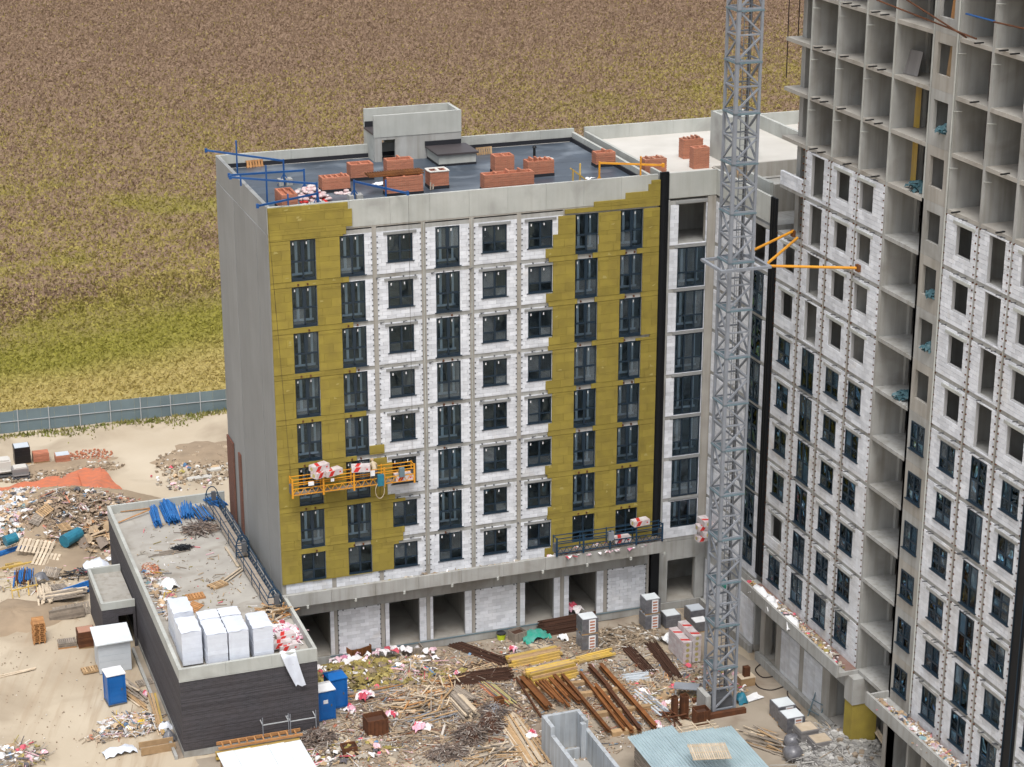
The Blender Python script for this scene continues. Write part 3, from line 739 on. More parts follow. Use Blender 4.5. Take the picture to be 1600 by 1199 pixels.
chimney(5.95, 6.5, 1.85, .95, 1.0, 5, 'wide brick shaft with toothed top beside the white bag pile')
chimney(8.4, 9.1, 1.55, 1., 1.1, 2, 'small brick shaft left of the stair head doorway')
chimney(10.9, 8.6, 1.8, .9, 1.3, 2, 'brick shaft with an opening in its side, in front of the stair head door')
chimney(9.9, 4.2, 2.4, .9, 1.25, 2, 'low wide brick shaft under the rusty mesh sheet')
chimney(12.5, 5.2, 1.25, 1.1, 1.15, 2, 'brick shaft with pale cap and two flue holes by the propped planks', cap=1)
chimney(1.9, 2.9, 1.0, 1.9, 1.15, 2, 'brick shaft near the roof corner among the blue brackets')
chimney(16.6, 3.1, 3.4, .85, 1.15, 4, 'longest brick shaft, standing by the front parapet', cap=None)
chimney(17.85, 7.6, 1.35, .95, 1.25, 2, 'tall brick shaft next to the upright pallet')
chimney(19.85, 6.0, 1.85, .9, 1.1, 5, 'brick shaft with toothed top behind the timber trestle')
vt = thing('roof_vent', 'small black vent pipe with a pale patch on the blue membrane', 'roof vent', (21.5, 11.3, 29.85)); MB().tube((21.5, 11.3, 29.85), (21.5, 11.3, 30.5), .09, 10).build('pipe', 'black_cover', vt); MB().tube((21.5, 11.3, 30.5), (21.5, 11.3, 30.62), .17, 10, .1).build('cowl', 'black_cover', vt); MB().sheet((21.7, 10.4, 29.87), 1.6, .8, .03, .1, 6, 4).build('patch', 'screed', vt)
for c_, w_, lb in (((12.9, 6.7), .9, 'white torn sheet lying behind the capped brick shaft'), ((2.8, 6.6), 1.1, 'white foil lying near the roof corner shaft'), ((22.6, 3.8), .7, 'pale rags lying on the membrane near the yellow bracket'), ((9.2, 7.0), 1.0, 'white sheet on the membrane between the brick shafts')): MB().sheet((*c_, 29.87), w_, w_ * .7, .12, .3, 5, 4).build('foil', 'white_sheet', None, lb, 'foil', smooth=True)
for i, (p, q) in enumerate((((12.0, 4.5, 29.87), (12.2, 5.0, 30.9)), ((11.8, 4.4, 29.87), (12.0, 5.0, 30.85)))): MB().bar(p, q, .09, .05).build('plank', 'wood_grey', None, 'thin plank leaning on the capped brick shaft, %s of two' % ('right' if i == 0 else 'left'), 'plank')
chimney(25.0, 7.2, 1.4, .8, 1.0, 2, 'small brick shaft at the right edge of the blue membrane')

# ================================================================ CORNER BLOCK (behind the crane) and its roof
C2 = thing('apartment_building', 'narrow grey corner block behind the crane with pale unfinished roof', 'building', (33, 6, G0)); P2 = wl(C2)
for k in range(9):
    b = MB(); z0, z1 = floor(k) - .26, floor(k)
    b.prism([(26.7, .015), (30.12, .015), (30.12, -8.14), (44, -8.14), (44, 15.1), (26.7, 15.1)], z0, z1); b.build('floor_slab', 'concrete', C2)
MB().prism([(26.7, .02), (30.13, .02), (30.13, -8.14), (44, -8.14), (44, 15.1), (26.7, 15.1)], -.4, .03).build('floor_slab', 'concrete_floor', C2)
box('side_wall', 'concrete', 26.68, 26.8, .0, 15., .04, 29, C2)
box('corner_column', 'concrete_warm', 29.5, 30.1, -.03, .6, .04, 29.05, C2)
box('inner_wall', 'concrete', 26.8, 44, 3.5, 3.7, .04, 28.9, C2); box('inner_wall', 'concrete', 34.5, 34.7, -8.1, 3.5, .04, 28.9, C2)
box('end_wall', 'concrete', 30.13, 44, -8.12, -7.95, .04, 29, C2); box('partition_wall', 'concrete', 30.14, 34.4, -3.6, -3.4, .04, 28.9, C2)
box('partition_wall', 'concrete', 30.13, 34.4, -.05, .1, .04, 28.9, C2)
box('back_wall', 'concrete', 26.7, 44, 15.0, 15.2, G0, 29.1, C2)
wins2 = []; pcs = []
for k in range(8):
    f = floor(k); z0 = f + .05 if k else f + .75; h = 2.72 if k else 1.95
    if k < 7: window(C2, 'triple', (27.42, .05, z0), sz=(1, 1, h / 2.72))
    hole = (27.42, 29.42, z0, z0 + h); pcs += courses(26.82, 29.48, f, f + 2.74, [hole], .6, .25)
    box('lintel', 'plaster_grey', 27.2, 29.45, -.07, .0, f + 2.8, f + 2.96, C2)
facade_blocks(C2, pcs, lambda p: cube('block', 'white_block', C2, ((p[0] + p[1]) / 2, .06, (p[2] + p[3]) / 2), (p[1] - p[0] - 2 * GAP, .16, p[3] - p[2] - 1.4 * GAP), pw=P2), 'white_block', 300, 'block_masonry', pb)
# face towards the yard on the x = 30.1 side
pcs = []
for k in range(8):
    f = floor(k); z0 = f + .1 if k else f + .75; h = 2.62 if k else 1.95
    if k < 7: window(C2, 'b_tall', (30.06, -5.75, z0), rz=-math.pi / 2, sz=(1.08, 1, h / 2.45))
    pcs += courses(-8.1, -3.62, f, f + 2.74, [(-7.4, -5.75, z0, z0 + h)], .6, .25); pcs += courses(-3.38, -.1, f, f + 2.74, [], .6, .25)
b = MB()
for p in pcs: b.box(30.06 + R.uniform(-.004, .004), 30.2, p[0] + GAP, p[1] - GAP, p[2] + GAP, p[3] - GAP)
b.build('side_masonry', 'white_block', C2, kind='stuff')
ring(C2, [(26.7, -.02), (30.08, -.02)], 29.1, 30.78, .2, 'concrete_pale'); ring(C2, [(30.08, .0), (30.08, -8.14)], 29.1, 30.78, .2, 'concrete_pale')
ring(C2, [(44, 15.2), (26.7, 15.2)], 29.1, 30.78, .2, 'concrete_pale', step=3.2); ring(C2, [(26.68, 15.0), (26.68, .2)], 29.1, 30.5, .2, 'concrete_pale')
ring(C2, [(40.3, 15.0), (40.3, 4.6)], 29.8, 30.8, .25, 'concrete_pale')
box('roof_deck', 'screed', 26.9, 44, 4.4, 15.0, 29.0, 29.82, C2); box('roof_deck', 'screed', 26.9, 31.9, .2, 4.4, 29.0, 29.815, C2)
box('well_wall', 'concrete_warm', 31.9, 44, 4.2, 4.4, 27., 29.9, C2); box('well_wall', 'concrete_warm', 31.7, 31.9, -4.6, 4.2, 27.5, 29.9, C2); box('well_wall', 'concrete_warm', 31.9, 44, -4.8, -4.6, 27.5, 30.7, C2)
box('well_wall', 'concrete_pale', 31.7, 31.95, -4.5, -1.2, 29.9, 30.78, C2)
LT = thing('stair_head', 'pale concrete stair head standing on the unfinished roof behind the crane mast', 'stair head', (33.5, 6.5, 29.82))
ring(LT, [(33.1, 5.0), (35.4, 5.0), (35.4, 7.6), (33.1, 7.6), (33.1, 5.0)], 29.82, 33.0, .2, 'concrete_pale', name='wall_panel')
box('roof_slab', 'concrete_pale', 33.3, 35.2, 5.2, 7.4, 32.7, 32.8, LT)
CR1 = (31.66, 7.20)
ld = thing('ladder', 'wooden ladder leaning on the grey wall below the unfinished roof', 'ladder', (33.8, 3.6, 27.5))
for x in (33.55, 34.15): stick('rail', 'wood', ld, (x, 3.2, 27.1), (x, 4.15, 29.9), .07, .05)
for i in range(6): stick('rung', 'wood', ld, (33.55, 3.36 + i * .14, 27.55 + i * .42), (34.15, 3.36 + i * .14, 27.55 + i * .42), .05, .05)
chimney(27.1, 3.6, 1.55, .9, 1.2, 4, 'orange brick shaft with toothed top on the pale roof, nearest the black joint', base=False, z=29.82)
chimney(CR1[0], CR1[1] + .4, 1.45, .8, 1.35, 5, 'rear brick shaft of the pair beside the crane mast', base=False, z=29.82)
CR2 = (30.92, 4.22)
chimney(CR2[0], CR2[1] + .35, 1.15, .7, 1.45, 2, 'front brick shaft of the pair beside the crane mast', base=False, z=29.82)
chimney(42.2, 10.5, 1.1, .9, 1.1, 2, 'orange brick shaft behind the low parapet beside the tall tower', base=False, z=29.82)
# ground floor of the corner block
box('wall_panel', 'concrete', 26.66, 27.3, -.02, .2, .04, 4.6, C2); box('beam', 'concrete', 27.3, 29.42, -.02, .2, 3.2, 4.6, C2); box('wall_panel', 'concrete', 29.42, 30.1, -.04, .2, .04, 4.6, C2)
box('plinth', 'concrete', 26.6, 29.9, -.14, -.03, G0, .02, C2)
b = MB()
for p in courses(-8.0, -5.4, .04, 3.1, [], .6, .25) + courses(-5.2, -.3, .04, 3.1, [], .6, .25): b.box(30.03, 30.2, p[0] + GAP, p[1] - GAP, p[2] + GAP, p[3] - GAP)
b.build('side_infill', 'worn_block', C2, kind='stuff'); box('side_beam', 'concrete', 30.05, 30.3, -8.1, -.1, 3.1, 4.64, C2); box('side_plinth', 'concrete', 29.75, 30.04, -8.1, -.2, G0, .02, C2)

# ================================================================ TOWER (tall wing on the right)
T = thing('apartment_tower', 'tall unfinished wing with open concrete bays above white block walls', 'building', (36, -28, G0)); PT = wl(T)
XF = 30.1; YE = -48.0; NK = 15
fins = [-12.15, -15.28, -18.53, -21.68]; fins2 = [-25.6, -28.02, -31.25, -34.35, -37.4, -38.35, -41.5, -44.7, YE + .1]
STR = (-25.5, -21.78)
for k in range(0, NK + 1):
    z1 = floor(k); z0 = z1 - .22
    b = MB().box(XF + .015, 45, YE, -8.92, z0, z1)
    # broken edge of the open floors
    b.build('floor_slab', 'concrete_floor' if k > 9 else 'concrete', T)
MB().box(XF, 45, YE, -8.92, -.4, .03).build('floor_slab', 'concrete_floor', T)
ZT = floor(NK) + 0.0
for y in fins:
    if y == -21.68:
        box('cross_wall', 'concrete', XF, 31.9, y - .1, y + .1, .04, ZT, T); box('cross_wall', 'concrete', 33.0, 45, y - .1, y + .1, .04, ZT, T)
        box('stair_pilaster', 'concrete', 31.9, 32.1, y - .35, y - .1, .04, ZT, T)
    else: box('cross_wall', 'concrete', XF, 45, y - .1, y + .1, .04, ZT, T)
for y in fins2: box('cross_wall', 'concrete', XF, 45, y - .1, y + .1, .04, ZT, T)
box('spine_wall', 'concrete', 35.2, 35.4, YE, -12.2, .04, ZT, T)
box('stair_wall', 'concrete', 33.4, 33.6, -25.5, -21.8, .04, ZT, T)
box('end_column', 'concrete', 31.0, 31.5, -9.8, -9.3, .04, ZT, T); box('end_wall', 'concrete', 33.5, 45, -9.2, -9.0, .04, ZT, T)
# pale edge strips on the fins of the open storeys
for y in fins + fins2[:5]:
    if y > -30: box('edge_strip', 'concrete_pale', XF - .012, XF - .0, y - .08, y + .08, floor(10), ZT, T)
MB().path([(XF - .08, -28.05, ZT), (XF - .08, -28.05, 4.9)], .05, 6).build('downpipe', 'concrete_pale', T)
# infill walls ---------------------------------------------------------
bays = [(-12.05, -9.02, 'n', -11.35, -9.8), (-15.18, -12.25, 't', -14.5, -12.95), (-18.43, -15.38, 'n', -17.6, -16.05), (-21.58, -18.63, 'n', -20.35, -18.8),
        (-31.15, -28.12, 'n', -30.65, -29.15), (-34.25, -31.35, 't', -33.75, -32.25), (-37.3, -34.45, 'n', -36.8, -35.25), (-41.4, -38.45, 'n', -40.5, -39.0), (-44.6, -41.6, 't', -44.0, -42.5), (-47.8, -44.8, 'n', -47.0, -45.5)]
pcs = []; mbT = MB(); anb = MB()
for bi, (y0, y1, kd, w0, w1) in enumerate(bays):
    for k in range(0, 10):
        f = floor(k)
        if bi == 0 and k == 8: continue
        if bi == 0 and k == 9:
            pcs += [(p, 'a') for p in courses(y0 + .1, y1 - .0, f, f + .85, [], .6, .25)]; mbT.box(XF - .0, XF + .2, y0, y1, f, f + .84); continue
        if k == 0: z0, z1 = f + .72, f + 2.6
        elif kd == 't': z0, z1 = (f + .1, f + 2.65) if not (k == 1) else (f + .1, f + 2.5)
        else: z0, z1 = f + .78, f + 2.42
        hole = (w0, w1, z0, z1)
        pcs += [(p, 'a') for p in courses(y0 + .003, y1 - .003, f, f + 2.75, [hole], .6, .25, off0=R.uniform(0, .3))]
        mbT.box(XF + .01, XF + .2, y0, w0, f, f + 2.75).box(XF + .01, XF + .2, w1, y1, f, f + 2.75).box(XF + .01, XF + .2, w0, w1, f, z0).box(XF + .01, XF + .2, w0, w1, z1, f + 2.76)
        # beam under the next floor, lintel and hooks
        if kd == 'n': cube('lintel', 'concrete_pale' if k > 5 else 'concrete', T, (XF - .04, (w0 + w1) / 2, z1 + .1), (.1, w1 - w0 + .55, .17), pw=PT)
        for q in range(3):
            if R.random() < .8:
                yy = R.uniform(y0 + .4, y1 - .4); stick('hook', 'steel_dark', T, (XF, yy, f + 2.84), (XF - .35, yy - .1, f + 2.92), .05, .05, pw=PT)
        if k <= 5:
            tp = 'b_tall' if kd == 't' else R.choice(['b_small', 'b_small', 'b_grid']) if k <= 4 else 'b_small'
            if k == 0: tp = 'b_short'
            base_h = {'b_tall': 2.45, 'b_small': 1.62, 'b_grid': 1.62, 'b_short': 1.9}[tp]
            if not (bi == 0 and k == 1): window(T, tp, (XF - .0, w1, z0 + .02), rz=-math.pi / 2, sz=((w1 - w0) / 1.5, 1, (z1 - z0 - .03) / base_h))
for g in [-12.15, -15.28, -18.53, -31.25, -34.35]:
    for z in np.arange(5.2, floor(9) + 2.7, .42):
        for s_ in (-.2, .14): anb.box(XF - .08, XF - .0, g + s_, g + s_ + .075, z, z + .075)
for g in (-8.98, -21.9 + .33, -28.35 + .2, -37.2): 
    for z in np.arange(5.2, (floor(8) if g > -10 else floor(9) + 2.7), .42): anb.box(XF - .06, XF, g, g + .07, z, z + .07)
anb.build('anchor_plates', 'rust', T, kind='stuff')
mbT.build('mortar_bed', 'mortar', T, kind='stuff')
pl = [p for p, _ in pcs]; pl.sort(key=lambda p: p[2] + p[0] * 0.001 * R.random()); R.shuffle(pl)
up = [p for p in pl if p[2] > floor(4)]; lo = [p for p in pl if p[2] <= floor(4)]
def tb(b, p):
    o = R.uniform(-.006, .006); g2 = GAP; ex = .03 if R.random() < .03 else 0
    b.box(XF - .03 + o, XF + .12, p[0] + g2, p[1] - g2 - ex, p[2] + GAP, p[3] - GAP)
def ta(p, m='white_block'): cube('block', m, T, (XF + .045, (p[0] + p[1]) / 2, (p[2] + p[3]) / 2), (.15, p[1] - p[0] - 2 * GAP, p[3] - p[2] - 1.4 * GAP), pw=PT)
facade_blocks(T, up, ta, 'white_block', 190, 'upper_masonry', tb)
facade_blocks(T, lo, lambda p: ta(p, 'worn_block'), 'worn_block', 110, 'lower_masonry', tb)
for g in (-12.15, -15.28, -18.53, -31.25, -34.35):
    for (za, zb) in ((5.0, 33.),): 
        MB().path([(XF - .07, g + R.uniform(-.04, .04), z) for z in np.arange(za, zb, 4)], .035, 5).build('rain_pipe', 'concrete_warm', T)
# concrete wall panels of the stair strip, with window openings
pz = -25.5, -28.0
for k in range(0, NK):
    f = floor(k); z0, z1 = (f + .8, f + 2.45); 
    a_, b_ = -27.45, -26.05
    w_ = MB().box(XF + .0, XF + .2, -27.95, a_, f, f + 2.99).box(XF + .0, XF + .2, b_, -25.5, f, f + 2.99).box(XF + .0, XF + .2, a_, b_, f, z0).box(XF + .0, XF + .2, a_, b_, z1, f + 2.99)
    w_.build('wall_panel', 'concrete' if k % 2 else 'concrete_warm', T)
    if k <= 5: window(T, 'b_small', (XF - .0, b_, z0 + .02), rz=-math.pi / 2, sz=(1.4 / 1.5, 1, 1.0))
# rails bent into the open bays
for k in range(10, NK):
    for y in fins[:3] + [-28.0, -31.25]:
        MB().tube((XF - .1, y - .1, floor(k) + 2.2), (XF + .3, y - .35, floor(k) + 2.2), .02, 4).build('rebar_stub', 'concrete_pale', T)
        for q in (.9, 1.9):
            if R.random() < .8: stick('hook', 'black_plastic', T, (XF + .25, y - q, floor(k) + .03), (XF - .35, y - q - .15, floor(k) + .05), .09, .07, pw=PT)
box('roof_slab', 'concrete', XF, 45, YE, -8.92, ZT + .0, ZT + .22, T); box('rear_wall', 'concrete', 45, 45.2, YE, -8.92, G0, ZT, T); box('far_end_wall', 'concrete', XF + .2, 45, YE - .2, YE, G0, ZT, T)
# ground floor of the tower
def gfb(y0, y1): return courses(y0, y1, .04, 3.1, [], .6, .25)
b = MB()
for y0, y1 in ((-14.65, -12.1), (-17.7, -15.25)): 
    for p in gfb(y0, y1): b.box(30.03, 30.2, p[0] + GAP, p[1] - GAP, p[2] + GAP, p[3] - GAP)
b.build('ground_infill', 'worn_block', T, kind='stuff')
for y0, y1 in ((-9.75, -9.1), (-12.1, -11.35), (-15.25, -14.65), (-18.7, -17.7), (-21.8, -21.3), (-25.7, -25.3), (-30.2, -29.6), (-34.6, -34.)): box('pier', 'concrete_warm', 30.05, 30.6, y0, y1, .04, 3.1, T)
box('edge_beam', 'concrete', 30.06, 30.35, -21.8, -9.0, 3.1, 4.64, T); box('edge_beam', 'concrete', 30.06, 30.35, YE, -25.6, 3.6, 4.66, T)
box('plinth', 'concrete', 29.75, 30.04, -19.6, -9.0, G0, .04, T); box('plinth', 'concrete_warm', 29.5, 30.04, -21.5, -19.6, G0, -.1, T)
for n_, y0, y1 in (('a', -21.95, -8.2), ('b', YE, -25.45)):
    box('canopy_slab', 'concrete', 28.78, XF, y0, y1, 4.66, 4.9, T)
    n = max(1, int((y1 - y0) / 3.4))
    for i in range(n): box('canopy_upstand', 'concrete', 28.62, 28.775, y0 + (y1 - y0) * i / n + .006, y0 + (y1 - y0) * (i + 1) / n - .006, 4.62, 5.45, T)
box('canopy_upstand', 'concrete', 28.78, XF, y1 * 0 - 25.6, -25.45, 4.9, 5.3, T)
box('felt_strip', 'rust', 29.3, 30.05, -21.8, -8.9, 4.9, 4.93, T).data.materials[0] = mat('red_felt', (.19, .1, .085), rough=.9, col2=(.24, .17, .14), scale=1.)
box('felt_strip', 'red_felt', 29.3, 30.05, YE, -28.1, 4.9, 4.93, T)
box('insulated_column', 'insulation', 29.5, 31.2, -22.55, -21.6, G0, 2.95, T); box('column_head', 'concrete', 29.45, 31.2, -22.6, -21.55, 2.95, 4.66, T)
box('insulated_wall', 'insulation', 31.2, 32.2, -24.6, -24.4, G0, 3.2, T)
JD = thing('joint_cover', 'long dark strip down the tall wing where it meets the corner block', 'metal cover', (30, -8.5, G0)); box('cover_sheet', 'black_cover', 29.97, 30.09, -8.9, -8.16, 5.4, 30.9, JD)
for y in (-8.85, -8.55, -8.22): box('cover_rib', 'black_cover', 29.92, 29.97, y, y + .03, 5.45, 30.9, JD)
JE = thing('joint_cover', 'dark vertical strip near the right edge of the picture', 'metal cover', (30, -37.9, G0)); box('cover_sheet', 'black_cover', 29.95, 30.07, -38.32, -37.42, 5.4, floor(10), JE)
for y in (-38.25, -37.5): box('cover_rib', 'frame_dark', 29.9, 29.95, y, y + .04, 5.45, floor(10), JE)

# ================================================================ ANNEX
AX = thing('brick_annex', 'one storey charcoal brick annex with concrete parapet and flat grey roof', 'building', (-4.3, 4.2, G0)); PX_ = wl(AX)
x0, x1, y0, y1 = -8.5, -.08, -9.15, 17.65
for n_, a_ in (('front', (x0, x1, y0, y0 + .25)), ('left', (x0, x0 + .25, y0 + .26, y1)), ('right', (x1 - .25, x1, y0 + .26, -1.6)), ('back', (x0 + .26, x1, y1 - .25, y1))):
    box('brick_wall', 'dark_brick', *a_, G0 + .42, 4.56, AX)
    box('plinth', 'concrete', a_[0] - .02 if n_ != 'right' else a_[0], a_[1] + .02, a_[2] - .02 if n_ == 'front' else a_[2], a_[3], G0, G0 + .415, AX)
bm_ = MB()   # brick courses standing proud of the joints on the two faces in view
for r_ in range(0, 60):
    z = G0 + .46 + r_ * .0755
    if z > 4.5: break
    bm_.box(x0 - .012, x1 + .01, y0 - .012, y0 + .01, z, z + .06, 'k'); bm_.box(x0 - .012, x0 + .01, y0 + .011, y1, z, z + .06, 'r')
bm_.build('brick_courses', 'dark_brick', AX, kind='stuff')
ring(AX, [(x0 - .05, y0 - .05), (x1 + .02, y0 - .05)], 4.62, 5.4, .22, 'concrete_pale', step=2.6); ring(AX, [(x1 + .02, y0 + .17), (x1 + .02, -1.52)], 4.62, 5.4, .2, 'concrete_pale'); ring(AX, [(x0 - .05, y1), (x0 - .05, y0 + .17)], 4.6, 5.4, .22, 'concrete_pale', step=2.9)
ring(AX, [(x1, y1 + .05), (x0 + .17, y1 + .05)], 4.6, 5.4, .2, 'concrete_pale', step=2.9)
box('drip_edge', 'concrete_pale', x0 - .06, x1 + .03, y0 - .07, y0 + .1, 4.565, 4.6, AX)
box('roof_slab', 'concrete_floor', x0 + .17, x1 - .18, y0 + .17, y1 - .15, 4.5, 4.77, AX)
EN = thing('brick_entrance', 'small charcoal brick entrance box with a dark doorway, joined to the annex wall', 'entrance', (-9.6, 9.8, G0))
ex0, ex1, ey0, ey1 = -10.8, -8.58, 6.75, 12.8
box('brick_wall', 'dark_brick', ex0, ex0 + .2, ey0 + .2, ey1, G0, 2.45, EN); box('brick_wall', 'dark_brick', ex0, -9.75, ey0, ey0 + .2, G0, 2.45, EN); box('brick_wall', 'dark_brick', -8.75, ex1, ey0, ey0 + .2, G0, 2.45, EN)
box('door_lintel', 'dark_brick', -9.75, -8.75, ey0, ey0 + .2, 1.9, 2.45, EN); box('brick_wall', 'dark_brick', ex0 + .2, ex1, ey1 - .2, ey1, G0, 2.45, EN)
ring(EN, [(ex0 - .03, ey0 - .03), (ex1, ey0 - .03)], 2.45, 2.95, .2, 'concrete_pale'); ring(EN, [(ex0 - .03, ey1), (ex0 - .03, ey0 + .17)], 2.45, 2.95, .2, 'concrete_pale', step=6); ring(EN, [(ex1, ey1 + .03), (ex0 + .17, ey1 + .03)], 2.45, 2.95, .2, 'concrete_pale')
box('roof_slab', 'concrete_warm', ex0 + .17, ex1, ey0 + .17, ey1 - .17, 2.2, 2.5, EN)
kb = thing('kerb_wall', 'low concrete edging running along the left side of the annex', 'kerb', (-9.2, -3, G0)); pkb = wl(kb)
for i in range(9): cube('kerb_stone', 'concrete', kb, (-9.0, -8.4 + i * 1.72, G0 + .1), (.18, 1.7, .3), pw=pkb)
box('apron', 'yard', -8.9, -8.53, -9.2, 6.7, G0 - .1, G0 + .06, kb)

# ================================================================ FENCE
FN = thing('site_fence', 'long blue grey sheet metal fence with pale posts between the track and the field', 'fence', (0, 51, G0)); pf = wl(FN)
i = 0
for x in np.arange(-30.5, 62, 1.15):
    y = 51.25 - (x + 12.8) * .034; zj = R.uniform(-.03, .03)
    cube('fence_panel', 'fence_blue', FN, (x, y + .03, G0 + 1.0 + zj), (1.14, .03, 1.95), rz=R.uniform(-.01, .01) - .034, pw=pf)
for x in np.arange(-29.6, 62, 2.63):
    y = 51.25 - (x + 12.8) * .034; stick('fence_post', 'fence_post', FN, (x, y - .05, G0), (x, y - .05, G0 + 2.08), .07, .07, pw=pf)
    stick('rail', 'fence_post', FN, (x, y - .03, G0 + 1.05), (x + 2.63, y - .03 - .09, G0 + 1.05), .05, .05, pw=pf)

# ================================================================ TOWER CRANE MAST
CR = thing('tower_crane', 'tall pale grey lattice mast of a tower crane standing in the yard corner', 'crane mast', (24.6, -14.3, G0)); pc = wl(CR)
cx0, cx1, cy0, cy1 = 23.93, 25.38, -15.05, -13.6; SH = 2.93
def mast_section():
    b = MB(); H = SH
    P = {'fl': (cx0, cy0), 'fr': (cx1, cy0), 'bl': (cx0, cy1), 'br': (cx1, cy1)}
    for a_, c_, fl in (('fl', 'fr', 0), ('fl', 'bl', 1), ('bl', 'br', 1), ('fr', 'br', 0)):
        (xa, ya2), (xb, yb2) = P[a_], P[c_]
        for z in (.0, H / 2): b.bar((xa, ya2, z + .05), (xb, yb2, z + .05), .09)
        p, q = ((xa, ya2), (xb, yb2)) if fl == 0 else ((xb, yb2), (xa, ya2))
        b.bar((*p, .1), (*q, H / 2 - .05), .1); b.bar((*q, H / 2 + .1), (*p, H - .05), .1)
    r = b.build('mast_section', 'steel_grey', None)
    for k_, (x, y) in P.items():
        s_ = .1 if k_ == 'fl' else .075
        MB().box(x - s_, x + s_, y - s_, y + s_, 0, H - .004).build('chord', 'steel_grey' if k_ != 'br' else 'steel_dark', r)  # rear right chord is the same steel, shade painted in as a darker colour
    MB().box(cx0 - .1, cx1 + .1, cy0 - .1, cy0 + .05, H - .1, H).box(cx0 - .1, cx0 + .05, cy0 + .05, cy1 + .1, H - .1, H).build('collar', 'steel_teal', r)
    MB().box(cx0 + .12, cx1 - .75, cy0 + .15, cy1 - .1, H - .05, H - .0).build('platform', 'steel_teal', r)
    l = MB(); lx = cx1 - .6
    for x in (lx, lx + .42): l.box(x, x + .04, cy1 - .42, cy1 - .38, 0, H)
    for i in range(9): l.box(lx, lx + .42, cy1 - .42, cy1 - .39, .15 + i * .33, .18 + i * .33)
    l.build('ladder', 'steel_grey', r)
    return r
ms = mast_section(); proto(ms)
for i in range(19):
    o = place(ms, Vector((0, 0, G0 + .3 + i * SH)) - pc); o.parent = CR
box('base_frame', 'rust', cx0 - .6, cx1 + .6, cy0 - .5, cy0 - .2, G0, G0 + .35, CR); box('base_frame', 'rust', cx0 - .6, cx1 + .6, cy1 + .2, cy1 + .5, G0, G0 + .35, CR); box('base_block', 'steel_dark', cx0 + .1, cx1 - .1, cy0 + .2, cy1 - .2, G0, G0 + 1.0, CR)
box('ballast', 'concrete', cx0 - .5, cx0 - .15, cy0 + .1, cy1, G0, G0 + 1.3, CR)
CZ = 28.75
for a_ in ((23.05, 26.3, -15.75, -15.57), (23.05, 26.3, -13.08, -12.9), (23.05, 23.23, -15.56, -13.09), (26.12, 26.3, -15.56, -13.09)): box('tie_frame', 'steel_grey', *a_, CZ - .08, CZ + .08, CR)
for p, q in (((26.2, -13.1, 29.0), (30.0, -11.2, 29.45)), ((26.3, -15.3, 28.9), (30.0, -11.75, 29.15)), ((26.35, -15.5, 28.75), (30.0, -19.3, 29.3))):
    MB().tube(p, q, .085, 8).build('tie_strut', 'yellow_paint', CR)
for y in (-11.2, -19.3): MB().box(29.9, 30.06, y - .2, y + .2, 29.1, 29.5).build('tie_bracket', 'rust_orange', CR)
gl_ = MB().tube((24.9, -13.9, 7.6), (24.9, -13.9, 8.1), .16, 8).build('signal_lamp', 'green_net', CR)
CA, CB, CC, CD = (30.19, 38.42), (30.13, 43.11), (30.85, 40.55), (30.89, 43.07)
for i in range(2):
    MB().tube(*(((CA[0], -9., CA[1]), (CB[0], -9., CB[1] + 4)) if i == 0 else ((CC[0], -9., CC[1]), (CD[0], -9., CD[1] + 4))), .035, 5).build('hoist_cable', 'cable', None, label='thin dark cable hanging %s the corner balconies of the tall wing' % ('just left of' if i == 0 else 'close against'), cat='cable')

# ================================================================ SUSPENDED CRADLES
def cradle(label, colour, L, nsec, H=1.12, W=.62, dark='steel_dark', hoop=False):
    """work platform along +x, origin at the lower front left corner"""
    t_ = thing('work_cradle', label, 'work platform')
    MB().box(0, L, .04, W, .0, .05).build('deck', 'wood_grey', t_)
    for z in (.08, .5, H * .8, H):
        MB().box(0, L, -.02, .03, z - .025, z + .025).build('front_rail', colour, t_)
    for z in (.5, H): MB().box(0, L, W - .02, W + .03, z - .025, z + .025).build('back_rail', colour, t_)
    sec = L / nsec
    for i in range(nsec + 1):
        x = i * sec
        MB().box(x - .06, x + .06, -.05, -.02, -.12, H + .1).build('post', colour, t_); MB().box(x - .04, x + .04, W + .03, W + .06, 0, H + .06).build('post', colour, t_)
        if i < nsec:
            b = MB(); m_ = 4; s_ = sec / m_
            for j in range(m_): b.bar((x + j * s_, -.0, .08), (x + (j + .5) * s_, -.0, .5), .035); b.bar((x + (j + .5) * s_, .0, .5), (x + (j + 1) * s_, .0, .08), .035)
            b.build('lattice', colour, t_)
    for x in (0, L):
        b = MB(); b.bar((x, 0, .5), (x, W, .5), .05).bar((x, 0, H), (x, W, H), .05)
        if hoop:
            pts = [(x, W / 2 + math.cos(q) * W / 2, H + math.sin(q) * .55) for q in np.linspace(0, math.pi, 7)]
            for p, q in zip(pts, pts[1:]): b.bar(p, q, .06)
        b.build('end_frame', colour, t_); MB().box(x - .13, x + .13, .12, .42, .15 if not hoop else .5, .75 if not hoop else 1.15).build('hoist', dark, t_)
    return t_
YC = cradle('yellow suspended cradle hanging on the insulated facade with packs of wool on it', 'yellow_paint', 8.07, 4); YC.location = (.67, -1.05, 12.1)
for c_, s_ in (((1.2, -.1, .78), (.36, .06, .25)), ((2.6, -.1, .85), (.22, .05, .2)), ((5.25, -.12, .95), (.3, .06, .36))): cube('control_sign', 'white_sheet', YC, Vector(c_) + YC.location, s_)
cube('control_box', 'teal_bag', YC, Vector((5.75, -.2, .45)) + YC.location, (.42, .25, .75)); cube('hoist_motor', 'steel_teal', YC, Vector((7.2, -.05, .75)) + YC.location, (.34, .3, .6))
MB().path([(6.35 + .3 * math.cos(t_), -1.3, 11.85 + .55 * math.sin(t_)) for t_ in np.linspace(0, 6.3, 14)], .02, 4).build('hose_loop', 'wood_pale', YC)
